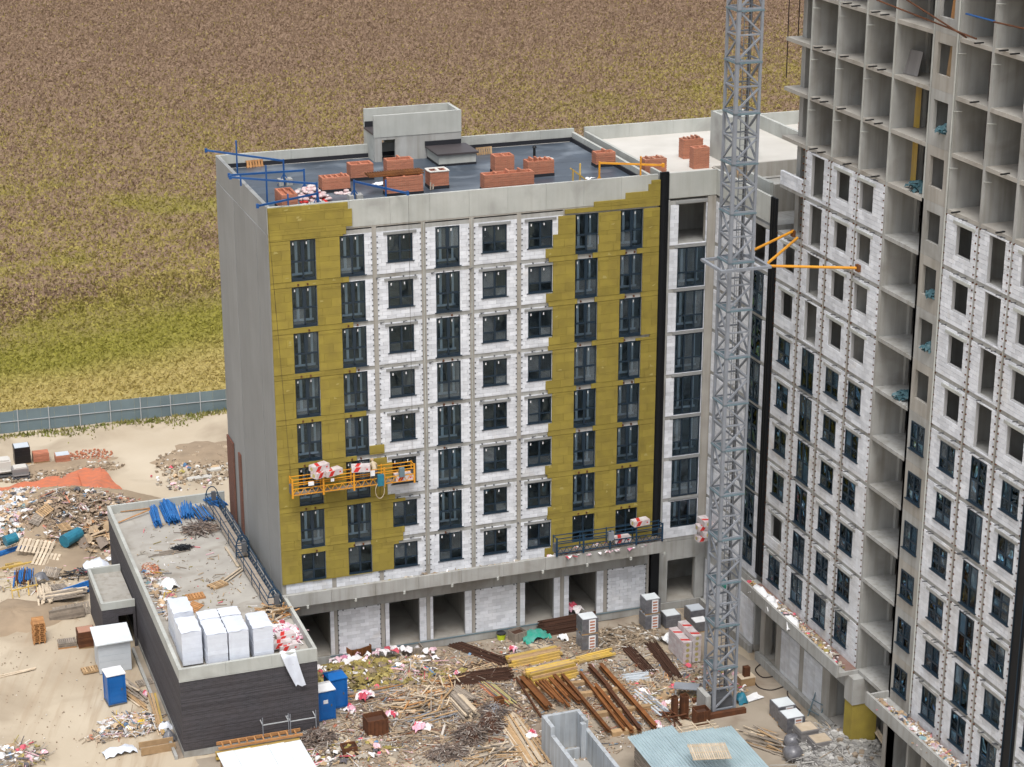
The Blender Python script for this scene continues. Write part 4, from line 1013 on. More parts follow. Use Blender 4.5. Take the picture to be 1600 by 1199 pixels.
for x in (0, 8.07):
    for dy in (.2, .42): MB().tube((.67 + x, -1.05 + dy, 13.2), (.67 + x + (-.9 if x == 0 else -.05), -1.0 + .02 * dy, 31.1), .006, 4).build('hanging_rope', 'cable', YC)
BC = cradle('blue work cradle resting on the canopy edge, littered with packs and wrap', 'blue_dark', 7.7, 4, H=1.15); BC.location = (18.45, -1.55, 5.6)
cube('control_box', 'steel_grey', BC, Vector((3.9, .0, .85)) + BC.location, (.4, .3, .6))
a1 = Vector((-1.95, 16.3, 4.95)); 
for nm, loc, L_c in (('dark blue work cradle lying on the annex roof along the grey side wall, farther half', (-.55, 6.9, 4.95), 9.3), ('dark blue work cradle lying on the annex roof along the grey side wall, nearer half', (-.5, -2.2, 4.95), 8.7)):
    o = cradle(nm, 'blue_dark', L_c, 4, H=1.0, W=.8, hoop=True); o.rotation_euler = (0, 0, math.pi / 2 + .02); o.location = (loc[0] - .15, loc[1] - .1, loc[2])
# mineral wool packs
def wool_pack():
    t_ = thing('wool_pack', 'x', 'insulation pack')
    mat('pack_film', (.62, .6, .6), rough=.45, col2=(.5, .4, .4), scale=3., bump=.4, bscale=6)
    MB().box(-.6, .6, -.3, .3, 0, .38).build('pack_film', 'pack_film', t_)
    MB().hexa([(-.5, -.305, .03), (-.2, -.305, .03), (-.2, -.3, .03), (-.5, -.3, .03), (-.3, -.305, .35), (.0, -.305, .35), (.0, -.3, .35), (-.3, -.3, .35)]).build('print_band', 'red_print', t_); MB().hexa([(-.4, -.28, .38), (-.15, -.28, .38), (.05, .28, .38), (-.2, .28, .38), (-.4, -.28, .385), (-.15, -.28, .385), (.05, .28, .385), (-.2, .28, .385)]).build('print_band', 'red_print', t_)
    MB().tube((.6, 0, .19), (.606, 0, .19), .13, 10).build('wool_end', 'wool_face', t_); MB().tube((-.606, 0, .19), (-.6, 0, .19), .13, 10).build('wool_end', 'wool_face', t_)
    MB().box(.33, .45, -.304, -.3, .14, .24).build('logo_panel', 'red_print', t_)
    return t_
WPK = proto(wool_pack())
for i, (x, y, z, rz, lb) in enumerate(((2.55, -1.0, 13.25, .5, 'wool pack lying across the rail of the yellow cradle, leftmost'), (3.35, -.9, 13.22, .35, 'wool pack on the rail of the yellow cradle, right of the leftmost one'), (2.5, -.85, 13.64, .4, 'wool pack on top of the leftmost one on the yellow cradle'),
        (5.2, -.95, 13.25, -.2, 'open wool pack on the cradle rail beside the worker'), (24.6, -1.3, 6.85, .15, 'wool pack balanced on the end of the blue cradle'), (23.3, -1.2, 5.75, 0, 'wool pack inside the blue cradle'), (8.1, -.75, 12.2, 0, 'wool pack on the deck at the right end of the yellow cradle'))):
    place(WPK, (x, y, z), rz, label=lb)
k = 0
for lv in range(5):
    for j in range(2):
        for q in range(2):
            if lv == 4 and q == 0: continue
            k += 1; bx, by = (25.72, -7.96)
            place(WPK, (bx - .5 + q * .66, by + 1.6 - j * 1.25 + R.uniform(-.03, .03), G0 + .1 + lv * .385), math.pi / 2 + R.uniform(-.03, .03), label='%s pack on level %s of the tall wool stack beside the crane' % (['rear', 'front'][j] + [' left', ' right'][q], ['one', 'two', 'three', 'four', 'five'][lv]), group='wool packs stacked beside the crane')
for i, (z) in enumerate((5.6, 6.0, 6.4, 6.8)): place(WPK, (29.4, -1.4, z - .55), math.pi / 2 * (i % 2), label='wool pack in the canopy corner stack behind the crane, %s from the bottom' % ORD[i], group='wool packs on the canopy corner')

# ================================================================ WORKER
def worker(loc):
    t_ = thing('person', 'bent over worker in beige jacket and dark trousers standing in the yellow cradle', 'person', loc)
    def skin(name, m, verts, edges, radii, root=0):
        me = bpy.data.meshes.new(name); me.from_pydata(verts, edges, []); o = bpy.data.objects.new(name, me); put(o, t_)
        md = o.modifiers.new('s', 'SKIN'); 
        for i, r_ in enumerate(radii): me.skin_vertices[0].data[i].radius = r_ if isinstance(r_, tuple) else (r_, r_)
        me.skin_vertices[0].data[root].use_root = True
        o.modifiers.new('u', 'SUBSURF').levels = 1; me.materials.append(MATS[m]); return o
    me_dummy = None
    # pelvis, spine bent forward to the wall (+y), head, legs, arms
    V = [(0, 0, .92), (0, .12, 1.1), (0, .3, 1.25), (0, .42, 1.3), (0, .5, 1.36), (0, .58, 1.42),
         (.1, 0, .88), (.12, .02, .48), (.12, -.05, .08), (.12, .08, .03), (-.1, 0, .88), (-.14, .05, .48), (-.14, -.02, .08), (-.14, .11, .03),
         (.2, .36, 1.26), (.26, .4, 1.0), (.2, .58, .98), (-.2, .36, 1.26), (-.3, .45, 1.02), (-.36, .66, 1.12)]
    E_ = [(0, 1), (1, 2), (2, 3), (3, 4), (4, 5), (0, 6), (6, 7), (7, 8), (8, 9), (0, 10), (10, 11), (11, 12), (12, 13), (3, 14), (14, 15), (15, 16), (3, 17), (17, 18), (18, 19)]
    rr = [.14, .15, .17, .13, .055, .09, .1, .07, .05, .045, .1, .07, .05, .045, .07, .05, .035, .07, .05, .035]
    for v_ in V: pass
    me = bpy.data.meshes.new('body'); me.from_pydata(V, E_, []); o = bpy.data.objects.new('body', me); put(o, t_)
    o.modifiers.new('s', 'SKIN')
    for i, r_ in enumerate(rr): me.skin_vertices[0].data[i].radius = (r_, r_)
    me.skin_vertices[0].data[0].use_root = True; u = o.modifiers.new('u', 'SUBSURF'); u.levels = 1; u.render_levels = 2; me.materials.append(MATS['jacket'])
    # trousers as a slightly larger shell over the legs
    Vt = [V[0], V[6], V[7], V[8], V[10], V[11], V[12]]; Et = [(0, 1), (1, 2), (2, 3), (0, 4), (4, 5), (5, 6)]
    me = bpy.data.meshes.new('trousers'); me.from_pydata(Vt, Et, []); o2 = bpy.data.objects.new('trousers', me); put(o2, t_); o2.modifiers.new('s', 'SKIN')
    for i, r_ in enumerate((.155, .115, .085, .065, .115, .085, .065)): me.skin_vertices[0].data[i].radius = (r_, r_)
    me.skin_vertices[0].data[0].use_root = True; u = o2.modifiers.new('u', 'SUBSURF'); u.levels = 1; me.materials.append(MATS['trousers'])
    for sx, hp in ((.2, V[16]), (-.36, V[19])):
        b = MB(); b.tube(hp, (hp[0], hp[1] + .09, hp[2] - .01), .04, 8, .035)
        for i in range(4): b.tube((hp[0] - .03 + i * .02, hp[1] + .08, hp[2]), (hp[0] - .035 + i * .023, hp[1] + .16 - abs(i - 1.4) * .012, hp[2] - .03), .01, 5, .008)
        b.tube((hp[0] - .03, hp[1] + .03, hp[2]), (hp[0] - .06, hp[1] + .09, hp[2] - .02), .012, 5, .009); b.build('hand', 'skin', t_).location = (0, 0, 0)
        t_.children
    b = MB(); n = 8
    for i in range(n): pass
    hb = MB()
    for j in range(5):
        a0, a1 = math.pi / 2 * j / 5, math.pi / 2 * (j + 1) / 5
        hb.tube((0, .6, 1.44 + math.sin(a0) * .13), (0, .6, 1.44 + math.sin(a1) * .13), max(math.cos(a0), .05) * .13, 12, max(math.cos(a1), .05) * .13, caps=False)
    hb.build('cap', 'cardboard', t_)
    return t_
W_ = worker((0, 0, 0)); W_.location = (6.15, -.85, 12.16)

# ================================================================ ROOF FITTINGS
def bracket(label, out, inn, z=31.55, posts=((.35, 0),), col='blue_paint', weight=True):
    t_ = thing('suspension_bracket', label, 'bracket', (inn[0], inn[1], 29.83)); p, q = Vector((*out, z)), Vector((*inn, z - .1)); pw = wl(t_)
    stick('beam', col, t_, p, q, .09, .12, pw=pw); d_ = (q - p)
    for f_, up in posts:
        c_ = p + d_ * f_; stick('post', col, t_, (c_.x, c_.y, 29.83 if c_.x > .3 and c_.y > .3 else 30.8), (c_.x, c_.y, z + up), .09, .09, pw=pw)
    stick('post', col, t_, (q.x, q.y, 29.83), (q.x, q.y, z), .1, .1, pw=pw)
    for s_ in (-.45, .45):
        stick('foot_brace', col, t_, (q.x + s_, q.y, 29.86), (q.x, q.y, 30.6), .05, .05, pw=pw)
    cube('end_plate', col, t_, p, (.16, .16, .26), pw=pw)
    if weight:
        for i in range(3): cube('counterweight', 'concrete', t_, (q.x + .3, q.y + (i - 1) * .22, 30.05), (.4, .2, .42), pw=pw); cube('counterweight', 'concrete', t_, (q.x - .25, q.y + (i - 1) * .22, 30.05), (.3, .2, .4), pw=pw)
    return t_
bracket('blue beam bracket reaching out over the side parapet at the far roof corner', (-0.96, 13.43), (3.26, 9.15), posts=((.4, .9),))
bracket('blue beam bracket over the side parapet, its inner end beside a brick shaft', (-1.02, 5.94), (3.86, 6.06), posts=((.15, 0),))
bracket('blue beam bracket over the side parapet passing in front of the corner brick shaft', (-1.06, 5.40), (3.72, 2.27), posts=((.42, .9),))
bracket('blue beam bracket sticking out over the front roof corner', (-.8, -1.0), (3.5, 1.2), z=31.2, posts=((.5, .3),))
bracket('blue beam bracket in front of the rusty mesh sheet near the front parapet', (8.64, -.98), (6.45, 3.5), z=31.2, posts=((.4, .5),))
bracket('yellow beam bracket crossing the parapet beside the black joint', (25.89, -0.73), (22.44, 1.64), col='yellow_paint', posts=((.35, .5),))
trs = thing('timber_trestle', 'small propped timber trestle by the front parapet', 'trestle', (21, 1.2, 29.83))
for p, q in (((20.35, 1.0, 29.83), (20.35, 1.0, 31.3)), ((20.95, 1.3, 29.83), (20.95, 1.3, 31.6)), ((20.2, 1.1, 31.4), (21.35, 1.2, 30.5))): stick('timber', 'beam_yellow', trs, p, q, .1, .08)
for i, x in enumerate((19.75, 20.65)): tb_ = MB().box(x, x + .4, .95, 1.45, 29.84, 30.4).build('counterweight', 'concrete', None, label='concrete weight block %s of the timber trestle' % ('left' if i == 0 else 'at the foot'), cat='weight block')
# mesh sheet
ms_ = thing('mesh_sheet', 'rusty steel mesh bundle lying on a brick shaft on the roof', 'steel mesh', (9.3, 4.9, 31.2)); pm_ = wl(ms_)
for i in range(9): stick('bar', 'rust_orange', ms_, (7.55, 5.0 - i * .13, 31.2 + i * .012), (11.3, 5.15 - i * .13, 31.2 + i * .012), .035, .03, pw=pm_)
for i in range(22): stick('bar', 'rust_orange', ms_, (7.6 + i * .17, 5.1, 31.24), (7.6 + i * .17, 3.92, 31.32), .03, .03, pw=pm_)
MB().box(7.6, 11.25, 4.0, 5.05, 31.12, 31.19).build('bundle', 'rust_orange', ms_)
# bags on the roof
def bag():
    t_ = MB(); 
    for j in range(5):
        z = j / 4.; s_ = [.8, 1, 1, .95, .6][j]
        for i in range(10):
            a_ = 2 * math.pi * i / 10; sq = 1 / max(abs(math.cos(a_)), abs(math.sin(a_))) ** .6
            t_.v.append((math.cos(a_) * .27 * s_ * sq, math.sin(a_) * .18 * s_ * sq, z * .15 + R.uniform(-.01, .01)))
    for j in range(4):
        for i in range(10): t_.f.append((j * 10 + i, j * 10 + (i + 1) % 10, (j + 1) * 10 + (i + 1) % 10, (j + 1) * 10 + i))
    t_.f.append(tuple(40 + i for i in range(10))); return t_
mat('sack_paper', (.62, .59, .58), rough=.8, col2=(.5, .3, .3), scale=4., var=.1)
BG = bag().mesh('bag', 'sack_paper', smooth=True); BGR = bag().mesh('bag_red', 'red_print', smooth=True)
def bagpile(cx, cy, z, n, rx, ry, lay, label, group):
    k = 0
    for l in range(lay):
        m_ = max(1, int(n * (1 - l / lay)))
        for i in range(m_):
            k += 1; o = bpy.data.objects.new('sack', BG if R.random() < .86 else BGR); o.location = (cx + R.uniform(-1, 1) * rx * (1 - l / (lay + 1)), cy + R.uniform(-1, 1) * ry * (1 - l / (lay + 1)), z + l * .13); o.rotation_euler = (R.uniform(-.15, .15), R.uniform(-.15, .15), R.choice((0, 1.57)) + R.uniform(-.25, .25))
            put(o, None, label, 'sack', group)
bagpile(4.0, 4.7, 29.84, 20, .95, 1.6, 7, 'white and red sack heaped on the roof near the corner brackets', 'sacks heaped on the roof corner')
bagpile(6.2, 5.3, 29.84, 3, .6, .4, 2, 'sack lying apart beside the wide toothed brick shaft', 'sacks by the toothed shaft')

# ================================================================ PALLETS, CRATES, STACKS
def pallet(m='wood', w_=1.2, d_=.8, n=7, tops=True):
    t_ = thing('pallet', 'x', 'pallet')
    for i in range(n): cube('slat', m, t_, (0 - w_ / 2 + (i + .5) * w_ / n, 0, .135), (w_ / n * .72, d_, .022))
    for y in (-d_ / 2 + .05, 0, d_ / 2 - .05): cube('bearer', m, t_, (0, y, .075), (w_, .09, .095))
    for y in (-d_ / 2 + .05, 0, d_ / 2 - .05): cube('bottom_board', m, t_, (0, y, .012), (w_, .1, .022))
    return t_
PW, PO, PGr = proto(pallet('wood')), proto(pallet('wood_orange', n=6)), proto(pallet('wood_grey', n=9))
def pal(p, xy, z, rz, label, group=None, rot=None): return place(p, (xy[0], xy[1], z), rz, label=label, group=group, rot=rot)
c_ = (-14.73, 9.63)
for i in range(10): pal(PO, (c_[0] + R.uniform(-.04, .04), c_[1] + .3), G0 + i * .15, math.pi / 2 + R.uniform(-.05, .05), 'reddish pallet in the tall stack left of the annex, %s from the bottom' % ORD[i], 'pallets in the tall stack')
c_ = (-13.10, 8.13)
for i in range(3): pal(PO if i < 1 else PGr, (c_[0] + R.uniform(-.05, .05), c_[1] + .2), G0 + i * .15, R.uniform(-.1, .1), 'pallet in the low stack right of the tall pallet stack, %s from the bottom' % ORD[i], 'pallets in the low stack')
# rooftop of the annex
ZR = 4.78
pal(PW, (-3.65, 3.04), ZR, .45, 'orange plywood pallet lying alone in the middle of the annex roof')
pal(PO, (-5.38, 1.79), ZR, .05, 'pallet lying flat behind the white wrapped stacks on the annex roof')
pal(PO, (-5.78, 0.20), ZR, .9, 'pallet half hidden behind the gap between the white stacks', rot=(.25, 0, .9))
pal(PO, (2.59, 14.89), 29.9, .05, 'orange pallet standing against the rear parapet near the roof corner', rot=(1.35, 0, .08))
pal(PW, (18.44, 13.19), 29.95, .05, 'pallet standing upright beside the tall brick shaft', rot=(1.35, 0, .08))
pal(PW, (-10.85, 25.18), .95, .6, 'pale pallet lying tilted on the rubbish heap above the blue bag', rot=(.5, .2, .7))
pal(PW, (-11.88, 27.93), 1.35, .6, 'pallet on the rubbish heap among white sheets', rot=(.5, -.3, .6)); pal(PGr, (-12.55, 27.34), 1.0, .4, 'broken pallet beneath another on the rubbish heap', rot=(.3, -.4, .9))
pal(PGr, (-12.55, 19.57), G0 + .5, .5, 'grey slatted pallet leaning among boards left of the entrance box', rot=(.6, .1, -.5)); pal(PGr, (-12.41, 17.22), G0 + .3, .3, 'flat grey pallet beside the dark crate left of the entrance box', rot=(.1, .15, .3))
pal(PW, (-12.10, 4.22), G0 + .02, .1, 'small pallet on the sand at the left foot of the grey hut'); pal(PGr, (-9.00, 1.21), G0 + .02, .15, 'pallet on the ground right of the blue toilet by the annex wall')
# big slatted crate lid
def slat_rack(label, c, z, w_, d_, n, m, rot, step=None):
    t_ = thing('slatted_frame', label, 'slatted frame')
    for i in range(n): cube('slat', m, t_, (-w_ / 2 + (i + .5) * w_ / n, 0, .05), (w_ / n * .68, d_, .03))
    for y in (-d_ * .42, 0, d_ * .42): cube('batten', m, t_, (0, y, 0), (w_, .08, .06))
    t_.location = (c[0], c[1], z); t_.rotation_euler = rot; return t_
slat_rack('large pale slatted board tilted on the heap beside the blue drum', (-13.14, 23.91), .3, 2.6, 1.7, 9, 'wood_pale', (.22, .14, -.35))
slat_rack('second slatted board lying over the lower edge of the large one', (-12.63, 22.24), -.12, 1.9, 1.6, 7, 'wood_pale', (.22, .12, -.4))
slat_rack('slatted timber frame lying on the corrugated sheet roof', (19.37, -24.07), 2.5, 2.3, 1.7, 17, 'wood_pale', (0.05, .03, -.2))
slat_rack('grey slatted frame left of the entrance box', (-12.07, 13.21), G0 + .3, 2.6, .9, 12, 'wood_grey', (.9, 0, .1))
# open timber frames
rk = thing('timber_rack', 'row of yellow timber frames behind the pale roof sheet in the foreground', 'timber rack', (-6, -12, G0)); x0r, y0r = -6.4, -10.1
for i in range(10): cube('crossbar', 'wood_orange', rk, (x0r + .1 + i * .5, y0r + .2, .35), (.09, .5, .09)) 
for z in (-.3, .0): cube('long_rail', 'beam_yellow', rk, (x0r + 2.2, y0r - .15, z), (5.2, .3, .14))
cube('long_rail', 'wood_orange', rk, (x0r + 2.4, y0r + .5, .3), (5.2, .08, .2)); cube('long_rail', 'wood_orange', rk, (x0r + 2.4, y0r - .1, .28), (5.2, .08, .14))

def wrapped(name, label, cat, c, w_, d_, h, m='grey_film', z=G0, rz=0., strip=True, group=None, topm='pale_roof', layers=6):
    t_ = thing(name, label, cat, (c[0], c[1], z), group=group)
    b = MB(); n = layers; a_ = .0
    for i in range(n):
        z0, z1 = .12 + (h - .12) * i / n, .12 + (h - .12) * (i + 1) / n; o = R.uniform(-.012, .012)
        b.box(-w_ / 2 + o, w_ / 2 + o, -d_ / 2 - o, d_ / 2 - o, z0, z1 - .004)
    b.v = [(x + c[0], y + c[1], zz + z) for x, y, zz in b.v]
    b.build('wrapped_layers', m, t_, kind='stuff')
    pz = Vector((c[0], c[1], z))
    cube('top_sheet', topm, t_, pz + Vector((0, 0, h + .012)), (w_ * .9, d_ * .88, .02), pw=pz)
    for y in (-d_ / 2 + .08, 0, d_ / 2 - .08): cube('pallet_runner', 'wood', t_, pz + Vector((0, y, .06)), (w_, .1, .12), pw=pz)
    if strip:
        cube('label_strip', 'white_sheet', t_, pz + Vector((w_ * .12, -d_ / 2 - .02, h * .55)), (w_ * .42, .01, h * .85), pw=pz)
        for i in range(4): cube('label_print', 'red_brick', t_, pz + Vector((w_ * .12, -d_ / 2 - .028, h * (.25 + .19 * i))), (w_ * .3, .008, h * .1), pw=pz)
    t_.rotation_euler = (0, 0, rz); return t_
wrapped('paver_stack', 'dark wrapped paver stack in front of the reinforcement mats, lower half', 'paver stack', (19.91, -3.60), 1.15, 1.1, 1.15)
wrapped('paver_stack', 'dark wrapped paver stack in front of the reinforcement mats, upper half', 'paver stack', (19.91, -3.60), 1.15, 1.1, 1.15, z=G0 + 1.2)
wrapped('paver_stack', 'double dark paver stack by the black joint, lower half', 'paver stack', (25.12, -2.15), 1.15, 1.1, 1.12)
wrapped('paver_stack', 'double dark paver stack by the black joint, upper half', 'paver stack', (25.12, -2.15), 1.1, 1.05, 1.12, z=G0 + 1.18)
wrapped('paver_stack', 'single dark wrapped block right of the double paver stack', 'paver stack', (26.53, -2.44), 1.1, 1.1, 1.0, strip=False)
wrapped('paver_stack', 'grey wrapped paver stack with pale top by the corner doorway', 'paver stack', (28.45, -2.27), 1.1, 1.1, 1.0, strip=False, topm='shed_grey')
wrapped('paver_stack', 'low pallet load with pale top behind the wool packs', 'pallet load', (28.12, -3.74), 1., .9, .8, strip=False, topm='white_sheet')
wrapped('paver_stack', 'wrapped grey paver stack on the right of the yard, rear one of two', 'paver stack', (27.87, -16.82), 1.25, 1.2, 1.1, m='grey_film')
wrapped('paver_stack', 'wrapped grey paver stack on the right of the yard, front one of two', 'paver stack', (27.72, -18.33), 1.25, 1.2, 1.1, m='grey_film')
wrapped('paver_stack', 'dark stack with pale cardboard top beside the rubble, rear one', 'paver stack', (27.69, -20.27), 1.2, 1.1, 1.2, m='paver', strip=False, topm='wood_pale', layers=9)
wrapped('paver_stack', 'stack of grey slabs with torn pale top beside the rubble, front one', 'paver stack', (27.88, -21.75), 1.2, 1.1, 1.15, m='paver', strip=False, topm='wood_pale', layers=9)
wrapped('brick_pallet', 'dark wrapped cube on the track edge left of the brick stacks', 'brick pallet', (-11.77, 43.86), 1.3, 1.3, 1.5, m='black_plastic', strip=False, topm='shed_grey')
wrapped('brick_pallet', 'red brick stack on a pallet at the edge of the track', 'brick pallet', (-10.28, 43.64), 1.3, 1.0, .8, m='red_brick', strip=False, topm='red_brick')
wrapped('brick_pallet', 'brick stack under a grey board at the edge of the track', 'brick pallet', (-8.59, 42.89), 1.2, 1.0, .7, m='red_brick', strip=False, topm='shed_grey')
wrapped('brick_pallet', 'brown brick stack left of the entrance box with loose bricks on top', 'brick pallet', (-11.82, 8.08), 1.15, 1.05, 1.2, m='rust', strip=False, topm='red_brick', layers=10)
# white wrapped block stacks on the annex roof
for i, (x, y, h, lb) in enumerate(((-7.35, -3.85, 2.3, 'white wrapped block stack at the rear left on the annex roof'), (-5.98, -5.6 + .1, 2.3, 'white wrapped block stack in the rear row, left of its neighbour'), (-4.68, -5.55, 2.3, 'white wrapped block stack in the rear row, right end'),
        (-7.42, -6.7, 2.3, 'white wrapped block stack in the front row, leftmost'), (-6.03, -7.5, 2.3, 'white wrapped block stack in the front row, second from the left'), (-4.72, -7.5, 2.3, 'white wrapped block stack in the front row, third from the left'), (-3.22, -7.5, 2.3, 'white wrapped block stack in the front row, rightmost'))):
    d_ = 2.2 if i in (0, 3, 6) else (1.3 if i < 3 else 2.2)
    if i in (4, 5): d_ = 2.2
    if i in (1, 2): y = -5.72; d_ = 1.2
    t_ = thing('wrapped_block_stack', lb, 'block stack', (x, y, ZR), group='white wrapped block stacks on the annex roof'); pz = wl(t_)
    for q in range(8):
        o = R.uniform(-.008, .008); cube('wrapped_course', 'white_film', t_, (x + o, y - o, ZR + .12 + .27 * (q + .5)), (1.22, d_, .266), pw=pz)
    MB().sheet((x, y, ZR + 2.3), 1.24, d_ + .02, .03, nx=6, ny=8, cup=.03).build('top_film', 'white_film', t_, smooth=True)
    for yy in (-.4, .4): cube('pallet_runner', 'wood', t_, (x, y + yy, ZR + .06), (1.2, .12, .12), pw=pz)
# huts and toilets
def toilet(label, c, rz=0., roofm='white_sheet', sign=False):
    t_ = thing('portable_toilet', label, 'portable toilet')
    MB().box(-.55, .55, -.55, .55, .1, 2.1).build('cabin', 'toilet_blue', t_)
    for x in (-.55, .55):
        for y in (-.55, .55): MB().box(x - .035, x + .035, y - .035, y + .035, .1, 2.12).build('corner_post', 'toilet_blue', t_)
    MB().box(-.42, .42, -.575, -.55, .2, 2.0).build('door', 'toilet_blue', t_); MB().box(-.6, .6, -.6, .6, 0, .1).build('base', 'steel_dark', t_)
    b = MB(); b.v = [(-.62, -.62, 2.1), (.62, -.62, 2.1), (.62, .62, 2.1), (-.62, .62, 2.1), (-.62, -.62, 2.16), (.62, -.62, 2.16), (.62, .62, 2.16), (-.62, .62, 2.16), (-.5, 0, 2.36), (.5, 0, 2.36)]
    b.f = [(0, 3, 2, 1), (0, 1, 5, 4), (1, 2, 6, 5), (2, 3, 7, 6), (3, 0, 4, 7), (4, 5, 9, 8), (5, 6, 9), (6, 7, 8, 9), (7, 4, 8)]; b.build('roof', roofm, t_)
    for z in (.7, 1.3): MB().box(-.56, .56, -.582, -.575, z, z + .03).build('rib', 'toilet_blue', t_)
    if sign: MB().box(-.2, .1, -.59, -.576, 1.25, 1.5).build('door_sign', 'white_sheet', t_)
    MB().box(.28, .36, -.6, -.575, 1.0, 1.15).build('handle', 'steel_dark', t_)
    t_.location = (c[0], c[1], G0); t_.rotation_euler = (0, 0, rz); return t_
c_ = (-11.26, -0.94); toilet('blue portable toilet with white roof on the sand left of the annex', (c_[0], c_[1] + .4), .1)
c_ = (0.65, -7.57); toilet('blue portable toilet with white roof and a door sign against the annex corner', (c_[0] + .1, c_[1] + .5), .08, sign=True)
c_ = (1.62, -6.42); toilet('blue portable toilet partly hidden behind the one with the sign', (c_[0] + .25, c_[1] + .6), .08, roofm='toilet_blue')
h = thing('site_hut', 'pale grey sheet metal hut with a pitched white roof beside the entrance box', 'hut', (*(-10.58, 3.49), G0)); hx, hy = (-10.58, 3.49); ph = wl(h)
for i in range(5): cube('wall_panel', 'shed_grey', h, (hx, hy + .02 + R.uniform(-.004, .004), G0 + .22 + i * .42), (2.1, .05, .41), pw=ph)
for s_ in (-1, 1): cube('side_wall', 'shed_grey', h, (hx + s_ * 1.03, hy + 1.0, G0 + 1.08), (.05, 1.95, 2.1), pw=ph)
cube('back_wall', 'shed_grey', h, (hx, hy + 2.0, G0 + 1.15), (2.1, .05, 2.25), pw=ph)
MB().hexa([(hx - 1.22, hy - .2, 1.58), (hx + 1.2, hy - .2, 1.62), (hx + 1.2, hy + 2.2, 1.8), (hx - 1.22, hy + 2.2, 1.82), (hx - 1.22, hy - .2, 1.65), (hx + 1.2, hy - .2, 1.69), (hx + 1.2, hy + 2.2, 1.88), (hx - 1.22, hy + 2.2, 1.9)]).build('roof', 'pale_roof', h)
for x in (-.4, .4): cube('roof_rib', 'pale_roof', h, (hx + x, hy + 1.0, 1.79), (.04, 2.3, .04), rot=(.085, 0, 0), pw=ph)
# pale sheet roof in the foreground
rx, ry = -4.8, -14.0
fr_ = thing('sheet_roof', 'flat pale sheet metal roof at the bottom edge in front of the annex', 'roof', (rx, ry, G0)); pfr = wl(fr_)
for i in range(5): cube('roof_sheet', 'pale_roof', fr_, (rx - 1.95 + i * 1.0, ry - 1.2 - .03 * i, 1.8 + .015 * (i % 2)), (.99, 3.6, .04), rz=.03, pw=pfr)
for x in (-2.3, 2.3):
    for y in (.4, -2.8): cube('post', 'wood', fr_, (rx + x, ry + y, .6), (.12, .12, 2.35), pw=pfr)
box('wall', 'wood_grey', rx - 2.3, rx + 2.3, ry - 2.8, ry + .4, G0, 1.7, fr_)
# scaffold frames by the annex
for i, (pa_, lb) in enumerate((((-3.76, -9.83), 'left'), ((-2.07, -9.94), 'right'))):
    sx, sy = pa_; t_ = thing('scaffold_frame', '%s one of two thin grey scaffold frames against the annex wall' % lb, 'scaffold', (sx, sy, G0)); ps = wl(t_)
    cs = [(sx, sy), (sx + 1.6, sy), (sx + 1.6, sy + 1.5), (sx, sy + 1.5)]
    for q in range(4):
        stick('upright', 'steel_grey', t_, (*cs[q], G0), (*cs[q], G0 + 2.2), .045, .045, pw=ps); p2 = cs[(q + 1) % 4]
        stick('ledger', 'fence_post', t_, (*cs[q], G0 + 1.7), (*p2, G0 + 1.7), .05, .05, pw=ps)
# concrete shaft in the foreground
SX = thing('concrete_shaft', 'open topped pale concrete shaft walls at the bottom of the yard', 'concrete shaft', (*(13.68, -18.10), G0)); psx = wl(SX)
zt = 1.9; p0 = (12.14, -15.65); p1 = (14.59, -15.67); xw0, xw1 = p0[0], p1[0]; yb = p0[1]
def sw(x0, x1, y0, y1, z1, n='wall'): box(n, 'concrete_blue', x0, x1, y0, y1, G0 - .1, z1, SX)
sw(xw0, xw1, yb - .25, yb, zt); sw(xw0, xw0 + .25, yb - 1.6, yb - .255, zt); sw(xw0, xw0 + .25, yb - 7.5, yb - 1.605, zt - .55); sw(xw1 - .25, xw1, yb - 1.5, yb - .255, zt); sw(xw1 - .25, xw1 + .0, yb - 7.5, yb - 1.505, zt - .5); sw(xw1 - .55, xw1 - .25, yb - 1.8, yb - 1.5, zt - .05, 'pier')
sw(xw0 + .25, xw1 - .6, yb - 1.7, yb - 1.5, .2, 'sill_wall'); box('floor', 'concrete_floor', xw0 + .25, xw1 - .25, yb - 7.5, yb - .25, G0 - .1, G0 + .05, SX)
# corrugated roof shed
P_ = [(16.16, -19.99), (18.92, -19.83), (22.27, -20.77), (22.72, -25.42)]
cs_ = thing('corrugated_shelter', 'shelter roofed with blue grey corrugated sheets at the bottom of the picture', 'shelter', (*P_[0], G0)); pcs_ = wl(cs_)
def corr(xa, xb, ya_c, yb_c, z, tilt=.02, n=None, name='roof_sheet', rz=0.):
    n = n or int((xb - xa) / .09); b = MB(); q = len(b.v)
    for i in range(n + 1):
        x = xa + (xb - xa) * i / n; zz = z + (.035 if i % 2 else -.035) + tilt * (x - xa); b.v += [(x, ya_c, zz), (x, yb_c, zz + .08)]
    b.f = [(2 * i, 2 * i + 2, 2 * i + 3, 2 * i + 1) for i in range(n)]; return b.build(name, 'corrugated', cs_)
x0s, y0s = P_[0]; xe = P_[2][0] + .1; ye = P_[1][1] + .3
for i in range(3): corr(x0s + i * 1.0, x0s + i * 1.0 + 1.08, y0s - 5.5 - .2 * i, y0s + .5 + .15 * i, 1.62 + .05 * (i % 2), tilt=.05)
for i in range(3): corr(x0s + 2.9 + i * 1.15, x0s + 2.9 + i * 1.15 + 1.2, y0s - 6.0, ye - .55 - .12 * i, 1.6 + .03 * (i % 2), tilt=.0)
for x in (x0s + .3, x0s + 3, xe - .3):
    for y in (y0s - 5, y0s - .3): cube('post', 'wood', cs_, (x, y, .5), (.12, .12, 2.1), pw=pcs_)
